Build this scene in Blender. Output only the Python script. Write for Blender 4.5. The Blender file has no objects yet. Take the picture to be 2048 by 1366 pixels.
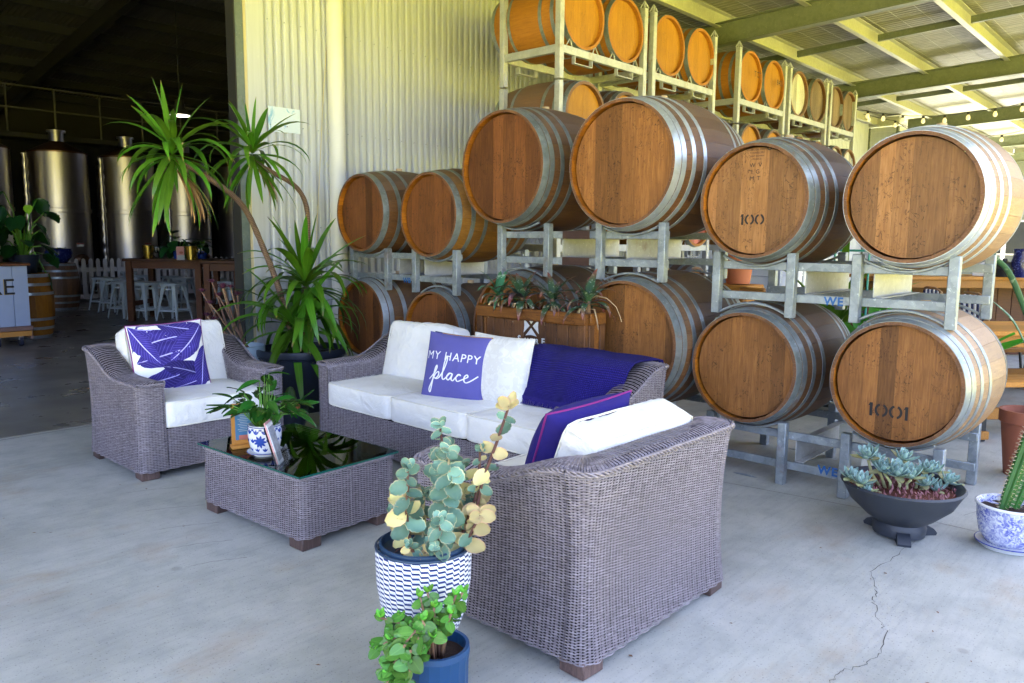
import bpy, bmesh, math, random
import numpy as np
from mathutils import Vector, Matrix, Euler, noise as mnoise
rad = math.radians; PI = math.pi
sc = bpy.context.scene
rng = random.Random(7)

# ------------------------------------------------------------------ camera
CH = 1.45
YAW, PITCH, ROLL, FPX = 0.741215, 0.1307576, 0.00900634, 1542.44
def cam_axes():
    cy, sy = math.cos(YAW), math.sin(YAW)
    f = Vector((cy*math.cos(PITCH), sy*math.cos(PITCH), -math.sin(PITCH)))
    r = Vector((sy, -cy, 0)); u = r.cross(f)
    c, s = math.cos(ROLL), math.sin(ROLL)
    return r*c + u*s, u*c - r*s, f
_r, _u, _f = cam_axes()
cam = bpy.data.objects.new('camera', bpy.data.cameras.new('camera'))
sc.collection.objects.link(cam)
cam.matrix_world = Matrix(((_r.x, _u.x, -_f.x, 0), (_r.y, _u.y, -_f.y, 0), (_r.z, _u.z, -_f.z, CH), (0, 0, 0, 1)))
cam.data.sensor_width = 36; cam.data.lens = FPX/2048*36
cam.data.clip_start = .05; cam.data.clip_end = 500
cam.data.dof.use_dof = True; cam.data.dof.focus_distance = 3.9; cam.data.dof.aperture_fstop = 11.0
sc.camera = cam

# ------------------------------------------------------------------ light
SUN_EL, SUN_AZ = rad(52), rad(60)            # azimuth measured from +X towards +Y : high, behind the shed
w = bpy.data.worlds.new('World'); sc.world = w; w.use_nodes = True
nt = w.node_tree
sky = nt.nodes.new('ShaderNodeTexSky'); sky.sky_type = 'NISHITA'; sky.sun_disc = False
sky.sun_elevation = SUN_EL; sky.sun_rotation = PI/2 - SUN_AZ
sky.air_density = .35; sky.dust_density = 6.0; sky.ozone_density = .2
bg = nt.nodes['Background']; bg.inputs['Strength'].default_value = 0.15
nt.links.new(sky.outputs[0], bg.inputs['Color'])
sun = bpy.data.objects.new('sun', bpy.data.lights.new('sun', 'SUN'))
sc.collection.objects.link(sun)
sun.data.energy = 5.0; sun.data.angle = rad(.53); sun.data.color = (1, .96, .9)
sd = Vector((math.cos(SUN_EL)*math.cos(SUN_AZ), math.cos(SUN_EL)*math.sin(SUN_AZ), math.sin(SUN_EL)))
sun.rotation_euler = sd.to_track_quat('Z', 'Y').to_euler()
vs = sc.view_settings
vs.view_transform = 'Standard'; vs.look = 'None'; vs.gamma = 1; vs.use_curve_mapping = False
vs.exposure = 4.45
sc.render.engine = 'CYCLES'
cy_ = sc.cycles
cy_.max_bounces = 9; cy_.diffuse_bounces = 4; cy_.glossy_bounces = 4; cy_.transmission_bounces = 6; cy_.transparent_max_bounces = 12
cy_.use_denoising = True; cy_.caustics_reflective = False; cy_.caustics_refractive = False
cy_.sample_clamp_indirect = 6

# ------------------------------------------------------------------ helpers
class MB:
    """collects vertices and faces (and optional uv per vertex) for one mesh"""
    def __init__(s): s.v = []; s.f = []; s.uv = []; s.hasuv = False
    def add(s, vs, fs, uvs=None):
        n = len(s.v); s.v.extend([tuple(p) for p in vs]); s.f.extend([tuple(i+n for i in f) for f in fs])
        if uvs is not None: s.hasuv = True; s.uv.extend(uvs)
        else: s.uv.extend([(0, 0)]*len(vs))
        return s
    def xform(s, M, start=0):
        for i in range(start, len(s.v)): s.v[i] = tuple(M @ Vector(s.v[i]))
        return s
    def mesh(s, name, angle=38):
        me = bpy.data.meshes.new(name); me.from_pydata(s.v, [], s.f)
        if s.hasuv:
            l = me.uv_layers.new(name='UVMap')
            li = np.empty(len(me.loops), np.int32); me.loops.foreach_get('vertex_index', li)
            l.data.foreach_set('uv', np.array(s.uv, np.float32)[li].ravel())
        me.polygons.foreach_set('use_smooth', np.ones(len(me.polygons), bool))
        if angle < 180: me.set_sharp_from_angle(angle=rad(angle))
        me.update(); return me
def npmesh(name, V, F, uv=None, angle=180):
    me = bpy.data.meshes.new(name)
    V = np.asarray(V, np.float32); F = np.asarray(F, np.int32); k = F.shape[1]
    me.vertices.add(len(V)); me.vertices.foreach_set('co', V.ravel())
    me.loops.add(F.size); me.loops.foreach_set('vertex_index', F.ravel())
    me.polygons.add(len(F)); me.polygons.foreach_set('loop_start', np.arange(0, F.size, k, dtype=np.int32))
    me.update(calc_edges=True)
    me.polygons.foreach_set('use_smooth', np.ones(len(F), bool))
    if uv is not None:
        l = me.uv_layers.new(name='UVMap'); l.data.foreach_set('uv', np.asarray(uv, np.float32)[F.ravel()].ravel())
    if angle < 180: me.set_sharp_from_angle(angle=rad(angle))
    me.validate(); return me

_bt = {}
def _box_topo():
    if 'f' not in _bt:
        bm = bmesh.new(); vs_ = []
        for i, (x, y, z) in enumerate([(a, b, c) for a in (-1, 1) for b in (-1, 1) for c in (-1, 1)]):
            for k in range(3):
                q = [x*.8, y*.8, z*.8]; q[k] = (x, y, z)[k]; vs_.append(bm.verts.new(q))
        bm.verts.index_update()
        bmesh.ops.convex_hull(bm, input=vs_)
        bmesh.ops.dissolve_limit(bm, angle_limit=.01, verts=bm.verts, edges=bm.edges)
        bm.verts.index_update(); bmesh.ops.recalc_face_normals(bm, faces=bm.faces)
        _bt['v'] = [tuple(v.co) for v in bm.verts]; _bt['f'] = [[v.index for v in f.verts] for f in bm.faces]; bm.free()
    return _bt['v'], _bt['f']
def box(mb, c, s, b=.004, rz=0, M=None):
    V, F = _box_topo(); h = [max(a/2, 1e-4) for a in s]; b = min(b, min(h)*.6); out = []
    cz, sz = math.cos(rz), math.sin(rz)
    for v in V:
        q = [math.copysign(h[k] if abs(v[k]) > .9 else h[k]-b, v[k]) for k in range(3)]
        if rz: q[0], q[1] = q[0]*cz-q[1]*sz, q[0]*sz+q[1]*cz
        p = Vector(q)
        if M: p = M @ p
        out.append((p[0]+c[0], p[1]+c[1], p[2]+c[2]))
    mb.add(out, F); return mb
def bar(mb, p0, p1, wx, wy, b=.003, up=(0, 0, 1)):
    """box beam from p0 to p1; wx across, wy along up"""
    p0, p1 = Vector(p0), Vector(p1); d = p1-p0; L = d.length; d.normalize()
    u = Vector(up)
    if abs(u.dot(d)) > .99: u = Vector((1, 0, 0))
    x = u.cross(d).normalized(); y = d.cross(x)
    M = Matrix((x, y, d)).transposed()
    return box(mb, (p0+p1)/2, (wx, wy, L), b, M=M)
def frame_path(P):
    P = [Vector(p) for p in P]; n = len(P); T = []
    for i in range(n):
        t = P[min(i+1, n-1)]-P[max(i-1, 0)]; T.append(t.normalized() if t.length > 1e-9 else Vector((0, 0, 1)))
    a = Vector((0, 0, 1)) if abs(T[0].z) < .9 else Vector((1, 0, 0))
    N = [(a-T[0]*a.dot(T[0])).normalized()]
    for i in range(1, n):
        q = N[-1]-T[i]*N[-1].dot(T[i]); N.append(q.normalized() if q.length > 1e-6 else N[-1])
    return P, T, N
def tube(mb, P, r, n=8, caps=True, flat=1.0, uvs=False):
    P, T, N = frame_path(P); m = len(P); V = []; F = []; U = []
    L = 0
    for i in range(m):
        if i: L += (P[i]-P[i-1]).length
        ri = r[i] if hasattr(r, '__len__') else r; B = T[i].cross(N[i])
        for k in range(n):
            a = 2*PI*k/n; V.append(P[i]+N[i]*(ri*math.cos(a)*flat)+B*(ri*math.sin(a))); U.append((k/n, L))
    for i in range(m-1):
        for k in range(n): F.append((i*n+k, i*n+(k+1) % n, (i+1)*n+(k+1) % n, (i+1)*n+k))
    if caps: F.append(tuple(reversed(range(n)))); F.append(tuple((m-1)*n+k for k in range(n)))
    mb.add(V, F, U if uvs else None); return mb
def lathe(mb, prof, n=32, c=(0, 0, 0), uv=True):
    """prof: (r, z) from bottom to top, around Z"""
    V = []; F = []; U = []; m = len(prof); L = [0]
    for i in range(1, m): L.append(L[-1]+math.hypot(prof[i][0]-prof[i-1][0], prof[i][1]-prof[i-1][1]))
    for i, (r, z) in enumerate(prof):
        for k in range(n+1):
            a = 2*PI*k/n; V.append((c[0]+r*math.cos(a), c[1]+r*math.sin(a), c[2]+z)); U.append((k/n, L[i]))
    for i in range(m-1):
        for k in range(n):
            q = (i*(n+1)+k, i*(n+1)+k+1, (i+1)*(n+1)+k+1, (i+1)*(n+1)+k)
            F.append(q)
    # weld the seam / poles left open on purpose for uv
    mb.add(V, F, U if uv else None); return mb
def disc(mb, c, r, n=24, up=True):
    V = [(c[0], c[1], c[2])]+[(c[0]+r*math.cos(2*PI*k/n), c[1]+r*math.sin(2*PI*k/n), c[2]) for k in range(n)]
    F = [(0, 1+k, 1+(k+1) % n) if up else (0, 1+(k+1) % n, 1+k) for k in range(n)]
    mb.add(V, F); return mb
def cyl(mb, p0, p1, r0, r1=None, n=12): return tube(mb, [p0, p1], [r0, r0 if r1 is None else r1], n)
def ball(mb, c, r, n=8, m=6, sq=(1, 1, 1)):
    V = []; F = []
    for i in range(m+1):
        t = PI*i/m
        for k in range(n): a = 2*PI*k/n; V.append((c[0]+r*sq[0]*math.sin(t)*math.cos(a), c[1]+r*sq[1]*math.sin(t)*math.sin(a), c[2]-r*sq[2]*math.cos(t)))
    for i in range(m):
        for k in range(n): F.append((i*n+k, i*n+(k+1) % n, (i+1)*n+(k+1) % n, (i+1)*n+k))
    mb.add(V, F); return mb

coll = sc.collection
def obj(name, mb, m, parent=None, loc=None, rot=None, kind=None, angle=38):
    me = mb if isinstance(mb, bpy.types.Mesh) else mb.mesh(name, angle)
    if m is not None and not me.materials: me.materials.append(m)
    o = bpy.data.objects.new(name, me); coll.objects.link(o)
    if parent is not None: o.parent = parent
    if loc is not None: o.location = loc
    if rot is not None: o.rotation_euler = rot
    if kind: o['kind'] = kind
    return o
def tag(o, label, cat, group=None):
    o['label'] = label; o['category'] = cat
    if group: o['group'] = group
    return o
def thing(name, label, cat, loc=(0, 0, 0), rz=0, group=None):
    o = bpy.data.objects.new(name, None); coll.objects.link(o)
    o.empty_display_size = .1; o.location = loc; o.rotation_euler = (0, 0, rz)
    return tag(o, label, cat, group)
def kids(o): return KID.get(o.name, [])
KID = {}
def copytree(o, parent=None, top=True):
    c = o.copy(); coll.objects.link(c)
    if parent is not None: c.parent = parent
    for ch in [x for x in ALLCH(o)]: copytree(ch, c, False)
    return c
def ALLCH(o): return list(o.children)
def put(o, loc, rz=0, label=None, group=None):
    o.location = loc; o.rotation_euler = (0, 0, rz)
    if label: o['label'] = label
    if group: o['group'] = group
    return o
def lerp(a, b, t): return a+(b-a)*t
def smooth(t): t = max(0, min(1, t)); return t*t*(3-2*t)
def nz(x, y=0, z=0): return mnoise.noise(Vector((x, y, z)))

# pixel helpers only used to find where things stand in the place
def ray(px, py): return _f + _r*((px-1024)/FPX) - _u*((py-683)/FPX)
def onz(px, py, z=0): d = ray(px, py); return Vector((0, 0, CH))+d*((z-CH)/d.z)
def onx(px, py, x): d = ray(px, py); return Vector((0, 0, CH))+d*(x/d.x)
def ony(px, py, y): d = ray(px, py); return Vector((0, 0, CH))+d*(y/d.y)
# ------------------------------------------------------------------ materials
class Mt:
    def __init__(s, name, rough=.6, metal=0, base=(.5, .5, .5), spec=.5):
        s.m = bpy.data.materials.new(name); s.m.use_nodes = True; s.nt = s.m.node_tree
        s.p = s.nt.nodes['Principled BSDF']
        s.set('Base Color', (*base, 1)); s.set('Roughness', rough); s.set('Metallic', metal); s.set('Specular IOR Level', spec)
    def set(s, k, v):
        if hasattr(v, 'is_output') or hasattr(v, 'links'): s.nt.links.new(v, s.p.inputs[k])
        else: s.p.inputs[k].default_value = v
        return s
    def node(s, t, ins=None, **at):
        n = s.nt.nodes.new(t)
        for k, v in at.items(): setattr(n, k, v)
        for k, v in (ins or {}).items():
            if hasattr(v, 'links'): s.nt.links.new(v, n.inputs[k])
            else: n.inputs[k].default_value = v
        return n
    def co(s, kind='Object'): return s.node('ShaderNodeTexCoord').outputs[kind]
    def rnd(s): return s.node('ShaderNodeObjectInfo').outputs['Random']
    def map(s, vec, scale=(1, 1, 1), loc=(0, 0, 0), rot=(0, 0, 0)):
        return s.node('ShaderNodeMapping', {'Vector': vec, 'Scale': scale, 'Location': loc, 'Rotation': rot}).outputs[0]
    def noise(s, vec, scale=5, detail=4, rough=.55, dist=0, w=None):
        n = s.node('ShaderNodeTexNoise', noise_dimensions='4D' if w is not None else '3D')
        s.nt.links.new(vec, n.inputs['Vector']); n.inputs['Scale'].default_value = scale; n.inputs['Detail'].default_value = detail
        n.inputs['Roughness'].default_value = rough; n.inputs['Distortion'].default_value = dist
        if w is not None: s.nt.links.new(w, n.inputs['W'])
        return n.outputs['Fac']
    def vor(s, vec, scale=5, feature='F1', out='Distance', rand=1):
        n = s.node('ShaderNodeTexVoronoi', {'Vector': vec, 'Scale': scale, 'Randomness': rand}, feature=feature); return n.outputs[out]
    def ramp(s, fac, stops):
        n = s.node('ShaderNodeValToRGB', {'Fac': fac}); e = n.color_ramp.elements
        while len(e) < len(stops): e.new(.5)
        for i, (p, c) in enumerate(stops):
            e[i].position = p; e[i].color = (*c, 1) if hasattr(c, '__len__') else (c, c, c, 1)
        return n.outputs['Color']
    def math(s, op, a, b=0., c=0.):
        n = s.node('ShaderNodeMath', operation=op)
        for i, v in enumerate((a, b, c)):
            if hasattr(v, 'links'): s.nt.links.new(v, n.inputs[i])
            else: n.inputs[i].default_value = v
        return n.outputs[0]
    def mix(s, fac, a, b, mode='MIX'):
        n = s.node('ShaderNodeMix', data_type='RGBA', blend_type=mode)
        for i, v in ((0, fac), (6, a), (7, b)):
            if hasattr(v, 'links'): s.nt.links.new(v, n.inputs[i])
            elif i == 0: n.inputs[i].default_value = v
            else: n.inputs[i].default_value = (*v, 1)
        return n.outputs[2]
    def bump(s, h, strength=.3, dist=.01, nrm=None):
        n = s.node('ShaderNodeBump', {'Height': h, 'Strength': strength, 'Distance': dist})
        if nrm is not None: s.nt.links.new(nrm, n.inputs['Normal'])
        s.nt.links.new(n.outputs[0], s.p.inputs['Normal']); return n.outputs[0]
    def sep(s, vec): n = s.node('ShaderNodeSeparateXYZ', {'Vector': vec}); return n.outputs
    def hsv(s, col, h=.5, sat=1., v=1.):
        n = s.node('ShaderNodeHueSaturation')
        for k, x in (('Hue', h), ('Saturation', sat), ('Value', v), ('Color', col)):
            if hasattr(x, 'links'): s.nt.links.new(x, n.inputs[k])
            elif k == 'Color': n.inputs[k].default_value = (*x, 1)
            else: n.inputs[k].default_value = x
        return n.outputs[0]
M = {}
def plain(name, base, rough=.6, metal=0, var=.08, scale=8, bump=0, spec=.5):
    """a base colour with soft mottling"""
    t = Mt(name, rough, metal, base, spec); c = t.co()
    f = t.noise(c, scale, 5, .6)
    v = t.math('MULTIPLY_ADD', f, var*4, 1-var*2)
    t.set('Base Color', t.hsv(base, v=v))
    t.set('Roughness', t.math('MULTIPLY_ADD', f, .2, rough-.1))
    if bump: t.bump(t.noise(c, scale*8, 4), bump, .003)
    M[name] = t.m; return t

def mk_materials():
    # concrete apron
    t = Mt('concrete', .62, 0, spec=.35); c = t.co()
    a = t.noise(c, .9, 7, .62); b = t.noise(c, 6, 6, .6); d = t.noise(t.map(c, (1, 9, 1), rot=(0, 0, .3)), 4, 4, .6)
    col = t.ramp(a, [(.3, (.29, .30, .272)), (.5, (.415, .425, .388)), (.72, (.505, .515, .475))])
    col = t.mix(t.math('MULTIPLY', t.ramp(b, [(.45, 0), (.7, 1)]), .35), col, (.22, .235, .23))
    rust = t.ramp(t.noise(t.map(c, (1, 1.6, 1), (3.1, 1.7, 0)), 1.7, 6, .65), [(.55, 0), (.72, 1)])
    col = t.mix(t.math('MULTIPLY', rust, .55), col, (.36, .27, .18))
    wh = t.ramp(t.noise(t.map(c, (1, 1, 1), (9, 2, 0)), 1.3, 5, .6), [(.52, 0), (.68, 1)])
    col = t.mix(t.math('MULTIPLY', wh, .35), col, (.52, .51, .48))
    sp = t.ramp(t.noise(c, 120, 2, .5), [(.3, 1), (.37, 0)])
    col = t.mix(t.math('MULTIPLY', sp, .6), col, (.1, .1, .1))
    col = t.mix(t.math('MULTIPLY', t.ramp(d, [(.5, 0), (.62, 1)]), .12), col, (.15, .16, .16))
    spot = t.ramp(t.vor(c, 1.9), [(.035, 1), (.055, 0)])
    col = t.mix(t.math('MULTIPLY', spot, .35), col, (.16, .15, .13))
    t.set('Base Color', col); t.set('Roughness', t.math('MULTIPLY_ADD', b, .35, .38))
    t.bump(t.math('ADD', t.noise(c, 70, 5, .6), t.math('MULTIPLY', d, .8)), .25, .003); M['concrete'] = t.m
    # shed floor, sealed
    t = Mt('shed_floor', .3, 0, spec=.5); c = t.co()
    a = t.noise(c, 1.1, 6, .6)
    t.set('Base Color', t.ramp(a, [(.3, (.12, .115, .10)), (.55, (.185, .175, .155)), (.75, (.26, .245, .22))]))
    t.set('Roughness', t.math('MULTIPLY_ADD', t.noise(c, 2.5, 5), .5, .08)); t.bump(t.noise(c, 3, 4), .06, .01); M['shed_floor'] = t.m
    # grass outside
    t = Mt('grass', .9, 0); c = t.co()
    a = t.noise(c, .4, 6, .6)
    t.set('Base Color', t.ramp(a, [(.3, (.165, .16, .02)), (.6, (.255, .24, .03)), (.8, (.31, .28, .055))])); t.bump(t.noise(c, 14, 4), .6, .05); M['grass'] = t.m
    # painted corrugated
    t = Mt('cream_sheet', .42, 0, spec=.4); c = t.co()
    st = t.noise(t.map(c, (6, 6, .25)), 3, 5, .6)
    col = t.ramp(st, [(.3, (.43, .455, .49)), (.6, (.50, .525, .565)), (.8, (.55, .575, .615))])
    sp = t.ramp(t.noise(t.map(c, (1, 1, .3)), 40, 3, .6), [(.72, 0), (.76, 1)])
    col = t.mix(t.math('MULTIPLY', sp, .5), col, (.8, .8, .76))
    t.set('Base Color', col); M['cream_sheet'] = t.m
    t = Mt('galv_sheet', .42, .55, spec=.5); c = t.co()
    sp = t.vor(c, 22, out='Color'); a = t.noise(c, 5, 5)
    t.set('Base Color', t.mix(.35, t.ramp(a, [(.3, (.42, .44, .47)), (.7, (.62, .64, .68))]), t.ramp(sp, [(0, (.35, .37, .4)), (1, (.75, .77, .8))])))
    t.set('Roughness', t.math('MULTIPLY_ADD', a, .3, .3)); M['galv_sheet'] = t.m
    t = Mt('roof_sheet', .5, .1, spec=.4); c = t.co()
    a = t.noise(t.map(c, (3, .4, 1)), 4, 6, .6)
    t.set('Base Color', t.ramp(a, [(.3, (.20, .195, .14)), (.7, (.33, .32, .235))])); M['roof_sheet'] = t.m
    # galvanised members
    def galv(name, lo, hi, metal, rough, sc1=30, rust=.0):
        t = Mt(name, rough, metal, spec=.5); c = t.co()
        r_ = t.rnd()
        a = t.noise(c, 9, 6, .65, w=t.math('MULTIPLY', r_, 30)); v = t.vor(c, sc1, out='Color')
        col = t.mix(.4, t.ramp(a, [(.3, lo), (.7, hi)]), t.ramp(v, [(0, lo), (1, hi)]))
        dr = t.ramp(t.noise(c, 60, 3, .5), [(.66, 0), (.7, 1)])
        col = t.mix(t.math('MULTIPLY', dr, .45), col, tuple(min(1, x*1.6) for x in hi))
        if rust:
            ru = t.ramp(t.noise(c, 4, 6, .7, w=t.math('MULTIPLY', r_, 17)), [(.58, 0), (.66, 1)])
            col = t.mix(t.math('MULTIPLY', ru, rust), col, (.25, .10, .03))
        t.set('Base Color', col); t.set('Roughness', t.math('MULTIPLY_ADD', a, .3, rough-.15))
        t.bump(t.noise(c, 45, 4), .12, .002); M[name] = t.m
    galv('galv_rack', (.15, .18, .195), (.40, .44, .465), .45, .48, rust=.25)
    galv('galv_light', (.34, .35, .345), (.52, .53, .52), .3, .5, rust=.35)
    galv('galv_beam', (.10, .118, .08), (.17, .19, .14), .2, .55)
    galv('galv_purlin', (.34, .34, .27), (.47, .47, .385), .25, .5)
    galv('green_post', (.085, .115, .105), (.15, .185, .17), .2, .5)
    galv('hoop_steel', (.15, .18, .185), (.33, .37, .39), .6, .40, 26, rust=.5)
    galv('hoop_bright', (.36, .40, .43), (.55, .60, .64), .6, .36, 26)
    galv('primer_brown', (.035, .016, .012), (.065, .03, .022), .1, .6)
    # barrel timber
    def timber(name, cols, axis=2, fleck=.8, rough=.55, stretch=14, stain=.5, vr=.75, weather=None, sat=1.04):
        t = Mt(name, rough, 0, spec=.35); c = t.co(); r_ = t.rnd(); w_ = t.math('MULTIPLY', r_, 40)
        s_ = [stretch]*3; s_[axis] = 1.0
        g = t.noise(t.map(c, tuple(s_)), 7, 8, .68, .3, w=w_)
        fine = t.noise(t.map(c, tuple(x*3 for x in s_)), 12, 3, .6, w=w_)
        big = t.noise(c, 3.2, 5, .6, w=w_)
        col = t.ramp(g, [(.25, cols[0]), (.5, cols[1]), (.75, cols[2])])
        col = t.mix(t.math('MULTIPLY', t.ramp(big, [(.45, 0), (.75, 1)]), stain), col, cols[0])
        s2 = [6]*3; s2[axis] = 4.0
        fl = t.math('MULTIPLY', t.ramp(t.noise(t.map(c, tuple(s2)), 3.0, 2.0, .42, 3.4, w=w_), [(.57, 0), (.588, 1), (.602, 1), (.62, 0)]), t.ramp(t.noise(c, 5, 3, .5, w=w_), [(.42, 0), (.55, 1)]))
        col = t.mix(t.math('MULTIPLY', fl, fleck), col, tuple(x*.3 for x in cols[0]))
        if weather:
            nzv = t.sep(t.node('ShaderNodeNewGeometry').outputs['Normal'])[2]          # dust and greying on the upper side
            wf = t.math('ADD', t.math('MULTIPLY', nzv, .42), t.noise(c, 2.2, 5, .6, w=w_))
            col = t.mix(t.math('MULTIPLY', t.ramp(wf, [(.35, 0), (.85, 1)]), weather[1]), col, weather[0])
        col = t.hsv(col, v=t.math('MULTIPLY_ADD', r_, vr, 1-vr/2), sat=sat)
        t.set('Base Color', col); t.set('Roughness', t.math('MULTIPLY_ADD', g, .3, rough-.15))
        t.bump(t.math('ADD', fine, t.math('MULTIPLY', fl, -.8)), .3, .002); M[name] = t.m
    timber('oak_head', [(.11, .044, .013), (.215, .092, .029), (.31, .15, .054)])
    timber('oak_head_red', [(.070, .024, .008), (.140, .053, .018), (.20, .084, .030)])
    timber('oak_head_pale', [(.135, .060, .020), (.25, .120, .045), (.35, .185, .082)])
    timber('oak_chime', [(.20, .065, .012), (.36, .13, .022), (.50, .22, .045)], axis=0, fleck=.2, vr=.6)
    timber('oak_end', [(.08, .035, .016), (.16, .075, .035), (.26, .14, .075)], axis=0, fleck=.0, vr=.35)
    timber('oak_head_orange', [(.25, .105, .014), (.35, .16, .020), (.45, .225, .038)], fleck=.35, vr=.25)
    timber('oak_head_grey', [(.27, .25, .20), (.42, .40, .34), (.56, .54, .48)], fleck=.5)
    timber('oak_head_dull', [(.09, .06, .035), (.16, .11, .07), (.24, .18, .12)], fleck=.6)
    timber('oak_head_rose', [(.30, .08, .05), (.42, .13, .09), (.5, .2, .14)], fleck=.3)
    timber('oak_stave', [(.07, .030, .012), (.14, .062, .024), (.21, .105, .045)], axis=0, fleck=.4, vr=.5, weather=((.14, .105, .075), .6))
    timber('oak_stave_gold', [(.13, .055, .014), (.24, .11, .026), (.34, .175, .05)], axis=0, fleck=.4, vr=.3, weather=((.20, .15, .10), .4))
    timber('oak_stave_pale', [(.17, .095, .045), (.29, .175, .09), (.40, .27, .16)], axis=0, fleck=.5, vr=.25, weather=((.32, .25, .18), .5))
    timber('oak_stave_orange', [(.21, .085, .016), (.34, .14, .026), (.44, .20, .04)], axis=0, fleck=.4, vr=.25)
    timber('planter_wood', [(.05, .022, .01), (.13, .058, .024), (.22, .11, .05)], fleck=.7, stain=.8)
    timber('planter_rail', [(.08, .030, .010), (.19, .075, .020), (.30, .135, .038)], axis=1, fleck=.8)
    timber('table_wood', [(.055, .02, .008), (.10, .037, .014), (.15, .06, .022)], axis=0, fleck=.3)
    timber('pine_wood', [(.30, .125, .028), (.42, .19, .045), (.52, .26, .075)], axis=1, fleck=.25)
    timber('foot_wood', [(.06, .04, .035), (.11, .07, .06), (.19, .13, .11)], fleck=.3)
    timber('cart_wood', [(.13, .08, .07), (.2, .12, .1), (.3, .16, .1)], axis=0, fleck=.3)
    # wicker
    t = Mt('wicker', .42, 0, spec=.45); c = t.co()
    a = t.noise(c, 2.2, 4); b = t.noise(t.map(c, (30, 30, 300)), 1, 2)
    col = t.mix(t.ramp(b, [(.35, 0), (.65, 1)]), (.14, .118, .13), (.335, .295, .32))
    col = t.hsv(col, v=t.math('MULTIPLY_ADD', a, .5, .75))
    t.set('Base Color', col); M['wicker'] = t.m
    plain('weave_hole_shade', (.006, .005, .006), .95, spec=.05); plain('wicker_stake', (.05, .042, .046), .6, spec=.2)  # near-black backing: shade inside the weave holes put into the colour
    # fabrics
    def fabric(name, base, bumpsc=500, wr=.35, rough=.9, sheen=.06, var=.06):
        t = Mt(name, rough, 0, base, .2); c = t.co()
        f = t.noise(c, 5, 5)
        t.set('Base Color', t.hsv(base, v=t.math('MULTIPLY_ADD', f, var*4, 1-2*var)))
        wv = t.noise(c, bumpsc, 2, .5); wr_ = t.noise(t.map(c, (3, 3, 3)), 2.4, 4, .55, 1.6)
        t.bump(t.math('ADD', t.math('MULTIPLY', wv, .05), wr_), wr, .02)
        t.set('Sheen Weight', sheen); M[name] = t.m; return t
    fabric('canvas_white', (.78, .77, .73), wr=.8)
    fabric('pillow_white', (.80, .79, .76), wr=.2)
    fabric('pillow_violet', (.10, .095, .31), wr=.3)
    fabric('pillow_indigo', (.022, .015, .15), wr=.5, sheen=.03)
    fabric('pillow_navy', (.03, .03, .12), wr=.3)
    fabric('piping_magenta', (.20, .02, .17), wr=0)
    fabric('piping_tan', (.42, .2, .04), wr=0)
    fabric('piping_cream', (.7, .68, .6), wr=0)
    # leaf print with veins (uv: u across, v along)
    t = Mt('leaf_print', .85, 0, spec=.2); uv = t.co('UV'); x = t.sep(uv)
    ab = t.math('ABSOLUTE', t.math('SUBTRACT', x[0], .5))
    ve = t.math('SINE', t.math('MULTIPLY_ADD', t.math('SUBTRACT', x[1], t.math('MULTIPLY', ab, .35)), 95, 0))
    col = t.mix(t.ramp(ve, [(.55, 0), (.95, 1)]), (.03, .021, .16), (.075, .06, .27))
    col = t.mix(t.ramp(ab, [(.0, 1), (.018, 1), (.03, 0)]), col, (.45, .42, .8))
    dk = t.noise(uv, 3, 3); col = t.hsv(col, v=t.math('MULTIPLY', t.math('MULTIPLY_ADD', dk, 1.3, .4), t.math('MULTIPLY_ADD', t.rnd(), .9, .55))); t.set('Base Color', col); M['leaf_print'] = t.m
    # damask
    t = Mt('damask', .75, 0, spec=.25); c = t.co(); x = t.sep(c)
    mir = t.node('ShaderNodeCombineXYZ', {'X': t.math('ABSOLUTE', t.math('PINGPONG', x[0], .11)), 'Y': x[2], 'Z': 0.}).outputs[0]
    pat = t.ramp(t.noise(mir, 24, 2, .45, 1.4), [(.49, 0), (.53, 1)])
    t.set('Base Color', t.mix(pat, (.66, .645, .60), (.72, .71, .67))); t.set('Roughness', t.math('MULTIPLY_ADD', pat, -.25, .85)); M['damask'] = t.m
    # knit throw
    t = Mt('knit_throw', .95, 0, spec=.1); uv = t.co('UV'); x = t.sep(uv)
    h1 = t.math('SINE', t.math('MULTIPLY', x[0], 560)); h2 = t.math('SINE', t.math('MULTIPLY_ADD', x[1], 620, t.math('MULTIPLY', h1, .9)))
    hh = t.math('ADD', t.math('MULTIPLY', h1, .5), h2)
    t.set('Base Color', t.mix(t.ramp(hh, [(-.0, 0), (1, 1)]), (.010, .007, .10), (.034, .025, .235))); t.bump(hh, .7, .004); t.set('Sheen Weight', .03); M['knit_throw'] = t.m
    # ceramics
    def glaze(name, base, rough=.18): plain(name, base, rough, 0, .03, 5)
    glaze('glaze_white', (.74, .76, .78)); glaze('glaze_blue', (.02, .06, .33)); glaze('glaze_navy', (.012, .02, .075), .15)
    plain('glaze_rim', (.02, .04, .25), .15, 0, .05)
    t = Mt('blue_floral', .15, 0); c = t.co()
    v1 = t.ramp(t.vor(c, 34), [(.30, 1), (.36, 0), (.44, 0), (.5, 1)]); n1 = t.ramp(t.noise(c, 48, 4, .6, 1.2), [(.45, 0), (.52, 1)]); n2 = t.ramp(t.noise(c, 9, 3), [(.3, .35), (.6, 1)])
    k = t.math('MULTIPLY', t.math('MULTIPLY_ADD', n1, .7, t.math('MULTIPLY', v1, .3)), n2)
    t.set('Base Color', t.mix(k, (.70, .73, .80), (.03, .05, .42))); M['blue_floral'] = t.m
    t = Mt('navy_speckle_glaze', .15, 0); c = t.co()
    t.set('Base Color', t.mix(t.ramp(t.noise(c, 40, 4, .6, 1), [(.56, 0), (.64, 1)]), (.010, .014, .10), (.10, .13, .42))); M['navy_speckle_glaze'] = t.m
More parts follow.
